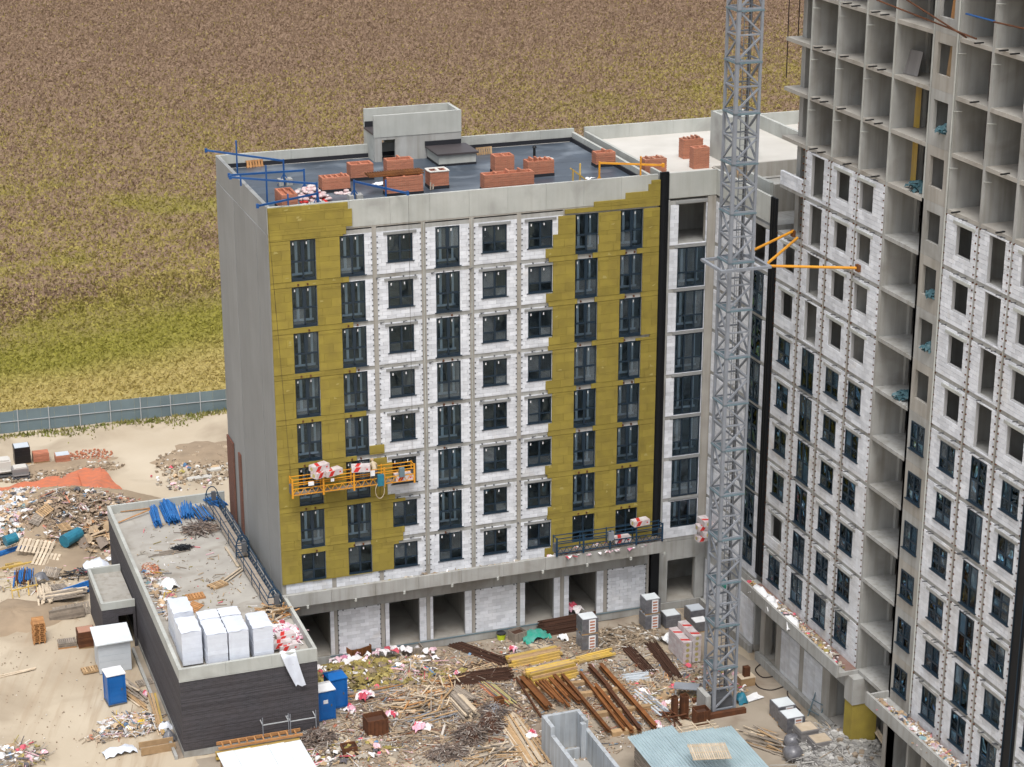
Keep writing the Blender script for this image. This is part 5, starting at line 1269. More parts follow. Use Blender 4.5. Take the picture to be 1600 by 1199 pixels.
for i in range(7): cube('wall_board', 'wood_grey', cs_, (x0s + .15, y0s - 2.8, G0 + .2 + i * .28), (.05, 5, .2), pw=pcs_)
tg = thing('timber_grid', 'two pale timber battens with crossbars behind the corrugated roof', 'timber frame', (*(20.88, -19.70), 1.3)); gx_, gy_ = (19.20, -19.68)
for i in range(3): stick('batten', 'wood_pale', tg, (gx_, gy_ + .1 + i * .35, 1.35), (gx_ + 2.9, gy_ + .1 + i * .35, 1.35), .07, .07)
for i in range(3): stick('crossbar', 'wood_pale', tg, (gx_ + .5 + i, gy_, 1.42), (gx_ + .5 + i, gy_ + .9, 1.42), .07, .06)

# ================================================================ TIMBER, STEEL AND LITTER IN THE YARD
def sticks(name, label, cat, items, m, w_, h_, piece, pw=None):
    """items: ((x0,y0,z0),(x1,y1,z1)) each its own piece"""
    c0 = items[0][0]; t_ = thing(name, label, cat, (c0[0], c0[1], G0)); p_ = wl(t_)
    for i, (a_, b_) in enumerate(items): stick(piece, m if isinstance(m, str) else R.choice(m), t_, a_, b_, w_ * R.uniform(.85, 1.15), h_, pw=p_)
    return t_
def P3(p, z): return (p[0], p[1], z)
def bundle(name, label, cat, A_, B_, wid, n, layers, m, w_, h_, piece, z=G0 + .05, jit=.05, ang=.02):
    A_, B_ = Vector(A_), Vector(B_); d_ = (B_ - A_).normalized(); nn = Vector((-d_.y, d_.x)); it = []
    for l in range(layers):
        for i in range(n):
            o = (i / max(1, n - 1) - .5) * wid * (1 - .12 * l) + R.uniform(-jit, jit) * .3; s0 = R.uniform(-jit, jit) * 3; s1 = R.uniform(-jit, jit) * 3; o2 = o + R.uniform(-ang, ang) * (B_ - A_).length
            a_ = A_ + nn * o + d_ * s0; b_ = B_ + nn * o2 + d_ * s1; zz = z + l * h_ * 1.02 + R.uniform(0, .01)
            it.append(((a_.x, a_.y, zz), (b_.x, b_.y, zz + R.uniform(0, jit))))
    return sticks(name, label, cat, it, m, w_, h_, piece)
def heap(name, label, c, rx, ry, n, m, piece, l=(.5, 1.6), w_=.07, h=.5, zb=G0, spread=3.14, a0=0., cat=None):
    it = []
    for i in range(n):
        r_ = math.sqrt(R.random()); t_ = R.uniform(0, 6.283); x = c[0] + r_ * rx * math.cos(t_); y = c[1] + r_ * ry * math.sin(t_); zz = zb + .06 + (1 - r_ * r_) * h * R.uniform(.3, 1)
        a_ = a0 + R.uniform(-spread, spread) / 2; L = R.uniform(*l) / 2; dz = R.uniform(-.18, .18) * min(1, h * 1.5)
        zz = max(zz, zb + .05 + abs(dz) * L); it.append(((x - math.cos(a_) * L, y - math.sin(a_) * L, zz - dz * L), (x + math.cos(a_) * L, y + math.sin(a_) * L, zz + dz * L)))
    return sticks(name, label, cat or 'timber pile', it, m, w_, .045, piece)
PALS = {
 'rubbish': [((.66, .66, .66), 20), ((.5, .48, .46), 16), ((.42, .3, .19), 16), ((.3, .22, .15), 16), ((.5, .17, .19), 3), ((.6, .42, .46), 5), ((.12, .2, .32), 3), ((.08, .08, .09), 6), ((.55, .42, .28), 10), ((.2, .3, .32), 3), ((.6, .4, .05), 2)],
 'wrap': [((.76, .73, .74), 34), ((.7, .48, .54), 12), ((.55, .09, .12), 6), ((.7, .28, .42), 4)],
 'wool': [((.28, .22, .07), 34), ((.36, .3, .11), 16), ((.2, .16, .07), 18), ((.26, .2, .14), 14), ((.75, .73, .73), 6), ((.62, .1, .15), 2)],
 'grey': [((.36, .35, .33), 30), ((.25, .24, .23), 15), ((.48, .47, .45), 12), ((.3, .24, .18), 4)],
 'earth': [((.3, .23, .16), 20), ((.4, .32, .23), 12), ((.22, .17, .12), 10), ((.6, .57, .52), 5)],
 'brick': [((.42, .16, .09), 20), ((.5, .24, .15), 10), ((.5, .45, .4), 6)],
 'wood': [((.46, .33, .2), 20), ((.36, .27, .18), 15), ((.58, .46, .32), 10), ((.5, .26, .12), 6), ((.25, .2, .16), 8)],
 'heapmix': [((.32, .24, .17), 30), ((.42, .33, .24), 20), ((.24, .18, .13), 14), ((.68, .66, .63), 10), ((.5, .36, .24), 10), ((.6, .42, .44), 4), ((.12, .12, .13), 4), ((.4, .16, .1), 4), ((.15, .25, .36), 2)],
 'clamp': [((.17, .13, .11), 30), ((.24, .18, .14), 18), ((.32, .28, .25), 12), ((.1, .08, .07), 14), ((.5, .45, .4), 4)],
 'clampwood': [((.36, .27, .18), 20), ((.25, .19, .14), 20), ((.15, .11, .09), 14), ((.46, .36, .25), 10), ((.3, .29, .28), 10), ((.55, .5, .45), 4), ((.2, .08, .04), 6)],
 'mix': [((.46, .33, .2), 10), ((.75, .73, .72), 8), ((.4, .36, .3), 14), ((.28, .22, .16), 14), ((.65, .12, .16), 2), ((.72, .45, .5), 2), ((.33, .27, .08), 4), ((.12, .11, .12), 3), ((.1, .2, .34), 1)],
}
def litter(label, cat, c, rx, ry, n, pal_, h=.0, zb=G0, size=(.1, .35), kinds='csbk', rz=0., name='litter', mound=None, edge=.5):
    b = MB(); pl_ = PALS[pal_]; cols = [p for p, _ in pl_]; ws = [q for _, q in pl_]; cr, sr = math.cos(rz), math.sin(rz)
    for i in range(n):
        r_ = R.random() ** edge; t_ = R.uniform(0, 6.283); u, v = r_ * rx * math.cos(t_), r_ * ry * math.sin(t_); x = c[0] + u * cr - v * sr; y = c[1] + u * sr + v * cr
        zz = zb + h * (1 - r_ ** 1.6) * R.uniform(.8, 1.05); s_ = R.uniform(*size); k_ = R.choice(kinds); b.col = R.choices(cols, ws)[0]; a_ = R.uniform(0, 6.28)
        v_ = R.uniform(.8, 1.15); b.col = tuple(min(1, q * v_) for q in b.col)
        if k_ == 'c':   # chunk
            p = [Vector((R.uniform(.6, 1) * s_ * .4 * sx, R.uniform(.6, 1) * s_ * .4 * sy, R.uniform(.5, 1) * s_ * .35 * sz + s_ * .2)) for sz in (-1, 1) for sx, sy in ((-1, -1), (1, -1), (1, 1), (-1, 1))]
            m_ = Matrix.Rotation(a_, 3, 'Z'); b.hexa([m_ @ q + Vector((x, y, zz)) for q in p])
        elif k_ == 's':  # crumpled sheet
            b.sheet((x, y, zz + .03), s_ * R.uniform(1, 2.2), s_ * R.uniform(1, 1.6), s_ * .7, a_, 3, 3, cup=s_ * .3)
        elif k_ == 'b':  # board
            L = s_ * R.uniform(1, 2.2); dz = R.uniform(-.15, .15); b.bar((x - math.cos(a_) * L, y - math.sin(a_) * L, zz + .05 - dz * L * .5 + abs(dz) * L), (x + math.cos(a_) * L, y + math.sin(a_) * L, zz + .05 + dz * L + abs(dz) * L), s_ * R.uniform(.15, .5), .03)
        else:            # stick
            L = s_ * R.uniform(1.5, 4); dz = R.uniform(-.12, .12); b.bar((x - math.cos(a_) * L, y - math.sin(a_) * L, zz + .04 - dz * L + abs(dz) * L), (x + math.cos(a_) * L, y + math.sin(a_) * L, zz + .04 + dz * L + abs(dz) * L), .04, .035)
    return b.build(name, 'mixed', None, label, cat, None, 'stuff')
def mound(name, label, c, rx, ry, h, m, z=G0 - .05, rz=0., seed=0):
    rr = random.Random(seed); b = MB(); nr, na = 9, 40; b.v.append((c[0], c[1], z + h)); cr, sr = math.cos(rz), math.sin(rz); ph = [rr.uniform(0, 6) for _ in range(4)]
    for i in range(1, nr + 1):
        for j in range(na):
            t_ = 2 * math.pi * j / na; r_ = i / nr; e_ = 1 + .12 * math.sin(3 * t_ + ph[0]) + .08 * math.sin(5 * t_ + ph[1]) + (.06 * math.sin(11 * t_ + ph[2]) + .05 * math.sin(17 * t_ + ph[3])) * r_; u, v = r_ * rx * math.cos(t_) * e_, r_ * ry * math.sin(t_) * e_
            b.v.append((c[0] + u * cr - v * sr, c[1] + u * sr + v * cr, z + h * (1 - r_ ** 1.6) * (1 + rr.uniform(-.12, .12)) - (.08 if i == nr else 0)))
    b.f += [(0, 1 + j, 1 + (j + 1) % na) for j in range(na)]
    b.f += [(1 + (i - 1) * na + j, 1 + i * na + j, 1 + i * na + (j + 1) % na, 1 + (i - 1) * na + (j + 1) % na) for i in range(1, nr) for j in range(na)]
    return b.build(name, m, None, label, 'heap', None, None, smooth=True)

# yellow formwork beams
bundle('beam_stack', 'yellow formwork beam stack, the rear one of two by the green netting', 'beam stack', (14.03, -4.30), (17.67, -4.01), 1.1, 6, 3, ['beam_yellow', 'beam_yellow', 'wood'], .16, .17, 'beam', jit=.06, ang=.0)
bundle('beam_stack', 'large yellow formwork beam stack, the front one of two', 'beam stack', (14.36, -7.10), (17.63, -6.74), 1.4, 7, 5, ['beam_yellow', 'beam_yellow', 'wood'], .18, .17, 'beam', jit=.05, ang=.0)
bundle('beam_stack', 'few loose yellow beams lying right of the stacks', 'beam stack', (18.40, -5.46), (20.75, -5.31), .6, 4, 2, 'beam_yellow', .13, .14, 'beam', jit=.15, ang=.03)
# rusty steel beams
for a_, b_, wd, lb in (((19.50, -7.02), (19.58, -15.95), .34, 'longest rusty steel beam, rightmost of the row in the yard'), ((18.76, -6.85), (18.83, -10.55), .3, 'dark short steel beam left of the longest one'), ((18.76, -9.97), (18.55, -15.93), .28, 'dark steel beam between the long rusty ones'),
        ((18.12, -9.56), (18.04, -15.91), .3, 'orange rusty beam second from the right'), ((17.84, -7.58), (17.62, -15.59), .22, 'thin rusty beam in the middle of the row'), ((16.61, -7.52), (16.70, -15.44), .26, 'rusty beam passing right of the concrete shaft'),
        ((16.06, -7.32), (16.34, -11.29), .3, 'orange rusty beam behind the concrete shaft'), ((13.94, -7.04), (14.15, -11.32), .4, 'wide rusty beam left of the concrete shaft'), ((13.66, -6.85), (13.34, -12.35), .14, 'thin brown bar leftmost of the row')):
    t_ = thing('steel_beam', lb, 'steel beam', P3(a_, G0), group='rusty steel beams in the yard'); wd *= .82; A3, B3 = Vector(P3(a_, G0 + .42)), Vector(P3(b_, G0 + .42)); pb_ = wl(t_)
    mm = 'rust' if 'dark' in lb or 'brown' in lb else 'rust_orange'
    stick('flange', mm, t_, A3 + Vector((0, 0, wd * .45)), B3 + Vector((0, 0, wd * .45)), wd, .03, pw=pb_); stick('flange', mm, t_, A3 - Vector((0, 0, wd * .45)), B3 - Vector((0, 0, wd * .45)), wd, .03, pw=pb_); stick('web', mm, t_, A3, B3, .03, wd * .9, pw=pb_)
bundle('steel_sheets', 'bundle of rusty steel profiles lying side by side above the concrete shaft', 'steel bundle', (14.91, -7.29), (15.01, -11.00), 1.9, 9, 1, 'rust_orange', .12, .12, 'profile', z=G0 + .35, jit=.2, ang=.02)
for i, (a_, b_) in enumerate((((13.47, -8.46), (17.86, -8.53)), ((16.19, -9.97), (19.42, -10.20)), ((16.60, -12.81), (20.48, -12.95)), ((16.88, -15.33), (18.77, -15.41)))):
    o = sticks('timber_sleeper', 'pale squared timber under the steel beams, %s from the back' % ORD[i], 'timber', [(P3(a_, G0 + .16), P3(b_, G0 + .16))], 'wood', .36, .32, 'timber')
# rebar
def rebar(label, a_, b_, wid, n, l=2, m='rebar', r_=.035): return bundle('rebar_bundle', label, 'rebar bundle', a_, b_, wid, n, l, m, r_, .05, 'bar', jit=.12, ang=.01)
rebar('brown rebar bundle lying in front of the paver stacks, left of two', (22.39, -4.49), (22.38, -8.43), .9, 16); rebar('dark rebar bundle beside the wool packs, right of two', (24.16, -4.71), (23.68, -9.84), .9, 18, 3)
rebar('dark brown rebar mat near the plinth behind the yellow beams', (11.69, -0.28), (13.93, -4.07), 1.0, 20, 2); rebar('large dark rebar pile with a pink wrap on it', (9.75, -5.27), (13.58, -5.68), 1.9, 30, 3); rebar('long thin rusty bars stretching towards the yellow beams', (7.73, -4.74), (14.71, -3.16), .5, 6, 1)
rebar('grey and red tube bundle left of the yellow beam stack', (11.70, -6.15), (12.24, -9.47), 1.0, 12, 3, ['steel_dark', 'rust', 'wool_face', 'red_brick'], .07)
# rusty bins and boxes
def bin_(label, c, w_, d_, h, m, fill=True, rz=0.):
    t_ = thing('rusty_bin', label, 'bin', P3(c, G0)); p_ = Vector(P3(c, G0)); th = .04
    for s_ in (-1, 1): cube('side', m, t_, p_ + Vector((0, s_ * (d_ / 2), h / 2)), (w_, th, h), pw=p_); cube('side', m, t_, p_ + Vector((s_ * (w_ / 2), 0, h / 2)), (th, d_ - th, h - .004), pw=p_)
    cube('bottom', m, t_, p_ + Vector((0, 0, .05)), (w_ - .02, d_ - .02, .05), pw=p_)
    for i in range(5): cube('rib', m, t_, p_ + Vector((-w_ / 2 + (i + .5) * w_ / 5, -d_ / 2 - .04, h / 2)), (.06, .04, h), pw=p_)
    if fill: cube('contents', 'rebar', t_, p_ + Vector((0, 0, h * .72)), (w_ * .94, d_ * .94, .05), pw=p_)
    t_.rotation_euler = (0, 0, rz); return t_
bundle('rebar_mats', 'large dark pile of rusty reinforcement mats by the plinth with a pink wrap', 'rebar pile', (17.91, -0.43), (21.41, -0.41), 1.5, 16, 10, 'rebar', .06, .085, 'bar', jit=.14, ang=.02)
bin_('rusty mesh basket standing alone in the yard', (3.27, -10.06), 1.3, 1.1, 1.15, 'rust', rz=.05); bin_('small rusty drum shaped box beside the tube bundle', (11.60, -9.43), .5, .5, .6, 'rust_orange')
bin_('rusty box half buried in the insulation waste', (4.94, -0.08), 1.5, .9, 1.0, 'rust_orange', rz=.3); bin_('dark wooden box beside the green bucket', (15.87, -0.94), 1.0, .8, .7, 'wood_grey', rz=.3)
bin_('low brown crate by the plinth', (8.53, -0.56), 1.2, .9, .6, 'wood_grey', fill=False, rz=.05); bin_('rusty toothed box in front of the crane foot', (22.77, -15.70), .9, .8, 1.0, 'rust'); bin_('rusty upright steel piece left of the crane foot', (22.03, -14.74), .45, .4, 1.6, 'rust')
bin_('second rusty upright steel piece, smaller', (21.46, -14.54), .3, .35, 1.5, 'rust'); bin_('rusty waste box among rubble at the bottom left of the yard', (0.97, -12.18), .9, .7, .7, 'rust')
heap('steel_scrap', 'tangled rusty scrap around the uprights left of the crane', (21.62, -14.86), 1.3, .9, 16, 'rust', 'scrap_bar', (.5, 1.5), .1, .5, cat='steel scrap')
for i, (c, lb) in enumerate((((14.87, -0.49), 'bright green bucket'), )):
    t_ = thing('bucket', 'bright green bucket beside the dark wooden box near the plinth', 'bucket', P3(c, G0)); MB().tube(P3(c, G0), P3(c, G0 + .42), .26, 14, .32).build('pail', 'bucket_green', t_); MB().tube(P3(c, G0 + .42), P3(c, G0 + .5), .33, 14).build('rim', 'black_plastic', t_)
# timber piles and planks
bundle('plank_stack', 'long pale planks fanned out beside the concrete shaft', 'plank stack', (11.60, -10.67), (11.42, -17.19), 1.5, 9, 2, ['wood_pale', 'wood'], .15, .06, 'plank', jit=.15, ang=.05)
bundle('plank_stack', 'grey timber stack with pale ends in the middle of the yard', 'plank stack', (9.16, -8.02), (9.35, -10.40), 1.2, 8, 5, ['wood_grey', 'wood_pale'], .13, .12, 'plank', jit=.08, ang=.01)
bundle('plank_stack', 'dark planks lying behind the grey timber stack', 'plank stack', (9.37, -6.44), (9.87, -8.45), 1.3, 9, 3, 'wood_grey', .1, .1, 'plank', jit=.1, ang=.02)
heap('plank_heap', 'tangled heap of light broken planks in the middle of the yard', (7.52, -7.79), 2.8, 1.7, 95, ['wood', 'wood_grey', 'wood_orange', 'wood_pale'], 'plank', (.7, 2.4), .09, .5, a0=.2, spread=2.2)
heap('plank_heap', 'upper part of the plank heap with orange boards', (8.92, -5.82), 2.0, 1.0, 34, ['wood', 'wood_orange', 'wood_pale'], 'plank', (.6, 1.8), .08, .4)
heap('plank_heap', 'grey pipes and boards lying along the lower side of the heap', (7.74, -9.48), 2.6, 1.0, 46, ['wood_grey', 'steel_grey', 'wood'], 'plank', (1., 2.6), .09, .25, a0=.15, spread=.6)
heap('plank_heap', 'thin boards behind the blue toilets', (4.19, -5.06), 1.7, .5, 22, ['wood_grey', 'steel_grey', 'wood_orange'], 'plank', (1.5, 3.), .07, .25, a0=.0, spread=.3)
heap('plank_heap', 'splintered boards at the bottom edge left of the long planks', (9.57, -15.24), 2.1, 1.2, 44, ['wood', 'wood_grey', 'wood_pale'], 'plank', (.7, 2.2), .08, .3, a0=.3, spread=1.6)
heap('plank_heap', 'boards lying right of the corrugated roof', (25.65, -19.30), 1.0, 1.6, 30, ['wood', 'wood_grey', 'wood_pale'], 'plank', (1.2, 2.6), .08, .25, a0=-1.0, spread=.4)
heap('plank_heap', 'white boards and bars crossing over the grey rubble', (29.46, -21.65), 2.3, 1.6, 26, ['wood_pale', 'wood_grey', 'fence_post'], 'plank', (1.5, 3.6), .07, .8, spread=3.)
sticks('plank_pair', 'two long planks leaning from the rubble towards the canopy', 'planks', [((*(31.36, -21.48), .9), (*(30.91, -24.81), .6)), ((*(31.55, -21.46), .95), (*(31.05, -24.86), .65))], 'wood_pale', .16, .05, 'plank')
sticks('plank_pair', 'pale planks lying on the sand at the left edge', 'planks', [(P3((-17.86, 5.12), G0 + .08), P3((-15.53, 5.63), G0 + .08)), (P3((-17.84, 5.30), G0 + .12), P3((-15.48, 5.71), G0 + .1))], 'wood_pale', .12, .05, 'plank')
heap('plank_heap', 'planks stacked on end against the blue toilet left of the annex', (-10.08, 0.01), .5, 1.4, 16, ['wood', 'wood_grey', 'wood_pale'], 'plank', (2., 2.8), .14, .4, a0=-1.2, spread=.15)
sticks('yellow_pipe', 'yellow boards leaning on the annex kerb beside the trash heap', 'boards', [(P3((-9.16, -1.95), G0 + .9), P3((-9.25, -6.03), G0 + .1)), (P3((-8.96, -2.02), G0 + .9), P3((-9.11, -5.91), G0 + .15)), (P3((-9.34, -1.62), G0 + .8), P3((-9.34, -5.66), G0 + .1))], ['beam_yellow', 'wood'], .14, .06, 'board')
bx_ = (-9.87, -7.91)
t_ = thing('timber_trough', 'squared timber box lying at the annex corner in the foreground', 'timber box', P3(bx_, G0)); cube('board', 'wood', t_, (bx_[0], bx_[1] - .1, G0 + .25), (2.1, .08, .5)); cube('board', 'wood', t_, (bx_[0], bx_[1] + .7, G0 + .25), (2.1, .08, .45)); cube('board', 'wood_grey', t_, (bx_[0], bx_[1] + .3, G0 + .1), (2.0, .7, .05))
# stored blue props
def props(label, c, n, w_, l, rz, z=G0 + .05, lay=4, m='blue_bright', r_=.06):
    a_ = Vector((c[0] - math.cos(rz) * l / 2, c[1] - math.sin(rz) * l / 2)); b_ = Vector((c[0] + math.cos(rz) * l / 2, c[1] + math.sin(rz) * l / 2))
    return bundle('prop_stack', label, 'prop stack', a_, b_, w_, n, lay, m, r_, .085, 'prop', z=z, jit=.12, ang=.03)
props('small bundle of blue props on the annex roof, leftmost', (-5.50, 15.40), 6, .5, 2.6, 1.5, ZR + .1, 5); props('big bundle of blue props on the annex roof, second from the left', (-4.41, 15.87), 9, 1.0, 3.2, 1.55, ZR + .1, 6)
props('third bundle of blue props on the annex roof', (-3.18, 15.81), 8, .9, 2.0, 1.45, ZR + .1, 4); props('fourth bundle of blue props on the annex roof, in front of the cradle', (-2.18, 14.83), 10, 1.1, 2.2, 1.65, ZR + .1, 4, ['blue_bright', 'steel_dark'])
props('far right bundle of blue props on the annex roof against the rear parapet', (-0.96, 16.91), 8, .9, 1.8, 1.9, ZR + .1, 3)
props('long blue props left of the entrance box', (-11.29, 16.82), 10, 1.3, 3.0, .35, lay=4); props('blue props with red tips stacked left of the grey bundle', (-14.47, 20.26), 9, 1.5, 2.0, 1.4, lay=4, m=['blue_bright', 'blue_bright', 'rust']); props('blue props at the left edge below the blue drum', (-15.12, 24.93), 8, 1.1, 2.8, .35, lay=4)
bundle('plank_stack', 'long pale boards over the crates left of the entrance box', 'plank stack', (-13.51, 15.70), (-11.00, 15.70), 1.2, 7, 3, ['wood_pale', 'wood_grey'], .17, .07, 'plank', z=G0 + .4, jit=.2, ang=.04)
bundle('plank_stack', 'upright pale boards beside the tall pallet stack', 'plank stack', (-13.44, 17.58), (-13.62, 14.85), .9, 6, 2, 'wood_pale', .14, .06, 'plank', z=G0 + .4, jit=.2, ang=.05)
bundle('crate_wall', 'slatted grey crate side beneath the pale boards', 'crate', (-13.67, 12.49), (-11.26, 12.71), .15, 2, 5, 'wood_grey', .08, .16, 'board', z=G0 + .1, jit=.02, ang=0)
bundle('beam_stack', 'long yellow beams lying left of the grey pallet', 'beam stack', (-15.47, 22.62), (-11.97, 22.83), .8, 4, 2, 'beam_yellow', .16, .16, 'beam', jit=.2, ang=.03)
heap('rebar_heap', 'dark tangled metal left of the entrance box', (-10.72, 19.51), .9, .8, 40, ['steel_dark', 'black_plastic'], 'scrap_bar', (.4, 1.0), .07, .6, cat='scrap metal')
sticks('timber_trestle', 'pair of yellow timber trestles near the left edge', 'trestle', [(P3((-15.64, 17.24), G0 + .6), P3((-13.79, 17.71), G0 + .6)), (P3((-15.64, 17.24), G0), P3((-15.66, 17.81), G0 + .9)), (P3((-15.18, 17.30), G0), P3((-15.27, 18.12), G0 + .9)), (P3((-14.50, 17.39), G0), P3((-14.43, 17.94), G0 + .9)), (P3((-13.89, 17.63), G0), P3((-13.85, 18.30), G0 + .9))], 'beam_yellow', .08, .08, 'timber')
# machines left of the rubbish heap
def machine(label, c, w_, d_, h, m):
    t_ = thing('generator', label, 'machine', P3(c, G0)); p_ = Vector(P3(c, G0))
    cube('housing', m, t_, p_ + Vector((0, 0, h * .6)), (w_, d_, h * .7), pw=p_); cube('hopper', m, t_, p_ + Vector((0, -d_ * .5, h * .35)), (w_ * .9, d_ * .6, .12), rot=(-.5, 0, 0), pw=p_)
    cube('chassis', 'steel_dark', t_, p_ + Vector((0, -.1, .2)), (w_ * 1.05, d_ * 1.3, .14), pw=p_); cube('top_cover', 'screed', t_, p_ + Vector((0, 0, h + .0)), (w_ * .8, d_ * .8, .1), pw=p_)
    for s_ in (-1, 1): MB().tube(p_ + Vector((s_ * w_ * .5, -.2, .2)), p_ + Vector((s_ * w_ * .58, -.2, .2)), .22, 12).build('wheel', 'black_plastic', t_)
machine('cream coloured mortar machine at the left edge of the track', (-13.55, 41.46), 1.2, 1.2, 1.4, 'screed'); machine('grey mixing machine in front of the dark wrapped cube', (-12.32, 40.58), 1.3, 1.1, .9, 'paver')
# rubbish heap with orange netting
HC = (-10.59, 30.52); mound('earth_heap', 'broad brown heap of earth and rubbish left of the annex', HC, 7.2, 4.9, 2.5, 'mud', seed=1); mound('earth_heap', 'lower spur of the rubbish heap towards the entrance box', (-12.10, 23.61), 5., 4.5, .6, 'mud', seed=2)
litter('white sacks, foil and packaging covering the left side of the rubbish heap', 'rubbish', (-13.35, 31.10), 4.4, 4.4, 1500, 'rubbish', 1.4, G0 + .7, (.12, .42), 'ssscb'); litter('mixed rubble, wood and packaging spread over the rubbish heap', 'rubbish', (-10.29, 29.87), 6.8, 4.6, 3300, 'heapmix', 2.4, G0 + .1, (.1, .36), 'ccbskb')
litter('brown boards and cardboard on the slope beside the annex wall', 'rubbish', (-8.69, 27.46), 3.2, 4., 260, 'wood', .7, G0 + .2, (.25, .7), 'bbks'); litter('white foil and sacks on the crest of the rubbish heap', 'rubbish', (-9.24, 31.41), 2.2, .8, 90, 'rubbish', .3, G0 + 1.1, (.15, .4), 'ssc', rz=-.35)
litter('small scraps on the lower ground between the heap and the entrance box', 'rubbish', (-11.89, 21.71), 6., 4.5, 500, 'mix', .2, G0, (.06, .25), 'ccbk')
def net(label, pts, name='orange_netting'):
    b = MB(); n = len(pts)
    for (x, y, z0_, w_) in pts: pass
    for i, (x, y, z0_, wv) in enumerate(pts):
        for j in range(5):
            t_ = j / 4; b.v.append((x + wv[0] * t_, y + wv[1] * t_, z0_ + wv[2] * t_ + .12 * math.sin(i * 1.7 + j) + R.uniform(0, .08)))
    b.f = [(i * 5 + j, (i + 1) * 5 + j, (i + 1) * 5 + j + 1, i * 5 + j + 1) for i in range(n - 1) for j in range(4)]
    return b.build(name, 'orange_net', None, label, 'netting', smooth=True)
def interp(a_, b_, n): return [(a_[0] + (b_[0] - a_[0]) * i / n, a_[1] + (b_[1] - a_[1]) * i / n) for i in range(n + 1)]
up_ = interp((-15.22, 38.25), (-9.17, 39.46), 10)[:-1] + interp((-9.17, 39.46), (-5.85, 40.08), 5); lo_ = interp((-15.83, 32.38), (-9.92, 33.27), 10)[:-1] + interp((-9.92, 33.27), (-6.97, 32.22), 5)
net('orange plastic netting along the top of the rubbish heap, left part', [(a_[0], a_[1], G0 + .12, (b_[0] - a_[0], b_[1] - a_[1], .75)) for a_, b_ in zip(up_, lo_)])
up_ = interp((-7.84, 40.03), (-5.83, 40.22), 3)[:-1] + interp((-5.83, 40.22), (-4.65, 32.23), 8); lo_ = interp((-8.20, 33.36), (-7.35, 33.05), 3)[:-1] + interp((-7.35, 33.05), (-6.14, 30.55), 8)
net('orange plastic netting draped down the right end of the rubbish heap', [(a_[0], a_[1], G0 + .14, (b_[0] - a_[0], b_[1] - a_[1], .8)) for a_, b_ in zip(up_, lo_)])
def drum(label, a_, b_, r_, m, z=G0 + .6): return MB().tube(P3(a_, z + r_), P3(b_, z + r_ + .1), r_, 14, r_ * .92).build('barrel', m, None, label, 'barrel', smooth=False)
drum('blue drum shaped sack lying at the foot of the rubbish heap', (-11.08, 23.70), (-9.79, 24.76), .5, 'teal_bag', .0); drum('smaller blue sack at the left edge of the heap', (-15.25, 24.70), (-14.37, 25.01), .42, 'teal_bag', .3)
MB().sheet((*(-9.60, 25.22), G0 + .3), 1.5, 1.1, .35, .2, 6, 5, cup=.5).build('tarp', 'black_plastic', None, 'crumpled black tarp beside the blue drum shaped sack', 'tarp', smooth=True)
MB().sheet((*(-9.28, 20.42), G0 + .15), 1.8, 1.2, .4, .1, 6, 5, cup=.4).build('tarp', 'white_film', None, 'pale crumpled foil behind the entrance box', 'foil', smooth=True)
MB().sheet((*(-7.99, 21.17), G0 + .3), .9, .6, .05, .3, 2, 2).build('board', 'white_sheet', None, 'small white board lying beside the pale foil behind the entrance box', 'board')
MB().sheet((*(-13.56, 18.77), G0 + .5), 1.2, .9, .3, .4, 5, 5, cup=.4).build('tarp', 'grey_film', None, 'grey cover over a small load right of the red tipped props', 'cover', smooth=True)
# track-side details
litter('broken red bricks scattered right of the brick stacks', 'bricks', (-6.45, 43.06), 2.2, 1.8, 240, 'brick', .05, G0, (.1, .25), 'cc'); litter('dark lumps and stones below the brick stacks', 'stones', (-9.08, 40.47), 5.2, 1.6, 420, 'earth', .1, G0, (.1, .35), 'ccc')
litter('stones and scraps on the brown patch at the foot of the tall side wall', 'rubble', (2.04, 38.50), 3.6, 4.5, 420, 'earth', .1, G0, (.07, .3), 'cccs'); litter('white scraps on the bare ground right of the track', 'rubble', (0.88, 35.89), 3.5, 3., 110, 'mix', .0, G0, (.1, .35), 'cs')
for c, w_, lb in (((2.89, 36.67), 1.1, 'white slab lying on the brown patch beside the side wall'), ((1.39, 35.26), 2.0, 'pale flat slab on the bare ground near the rear annex parapet')): MB().prism([(c[0] - w_ / 2, c[1] - .3), (c[0] + w_ / 2, c[1] - .2), (c[0] + w_ / 2, c[1] + .4), (c[0] - w_ / 2, c[1] + .3)], G0, G0 + .15).build('slab', 'screed', None, lb, 'slab')
mat('dirt_brown', (.33, .25, .17), rough=.95, col2=(.25, .19, .13), scale=.8, bump=.4, bscale=3.)
mound('earth_patch', 'low brown spoil patch between the track and the tall side wall', (2.72, 40.27), 4., 3.6, .35, 'dirt_brown', seed=5); mound('earth_patch', 'low dark spoil around the brick stacks', (-9.21, 41.43), 6., 2., .3, 'dirt_brown', seed=6)
mound('earth_patch', 'low brown spoil ridge at the left edge in front of the rubbish', (-16.00, 14.07), 4.5, 3., .7, 'dirt_brown', seed=7)
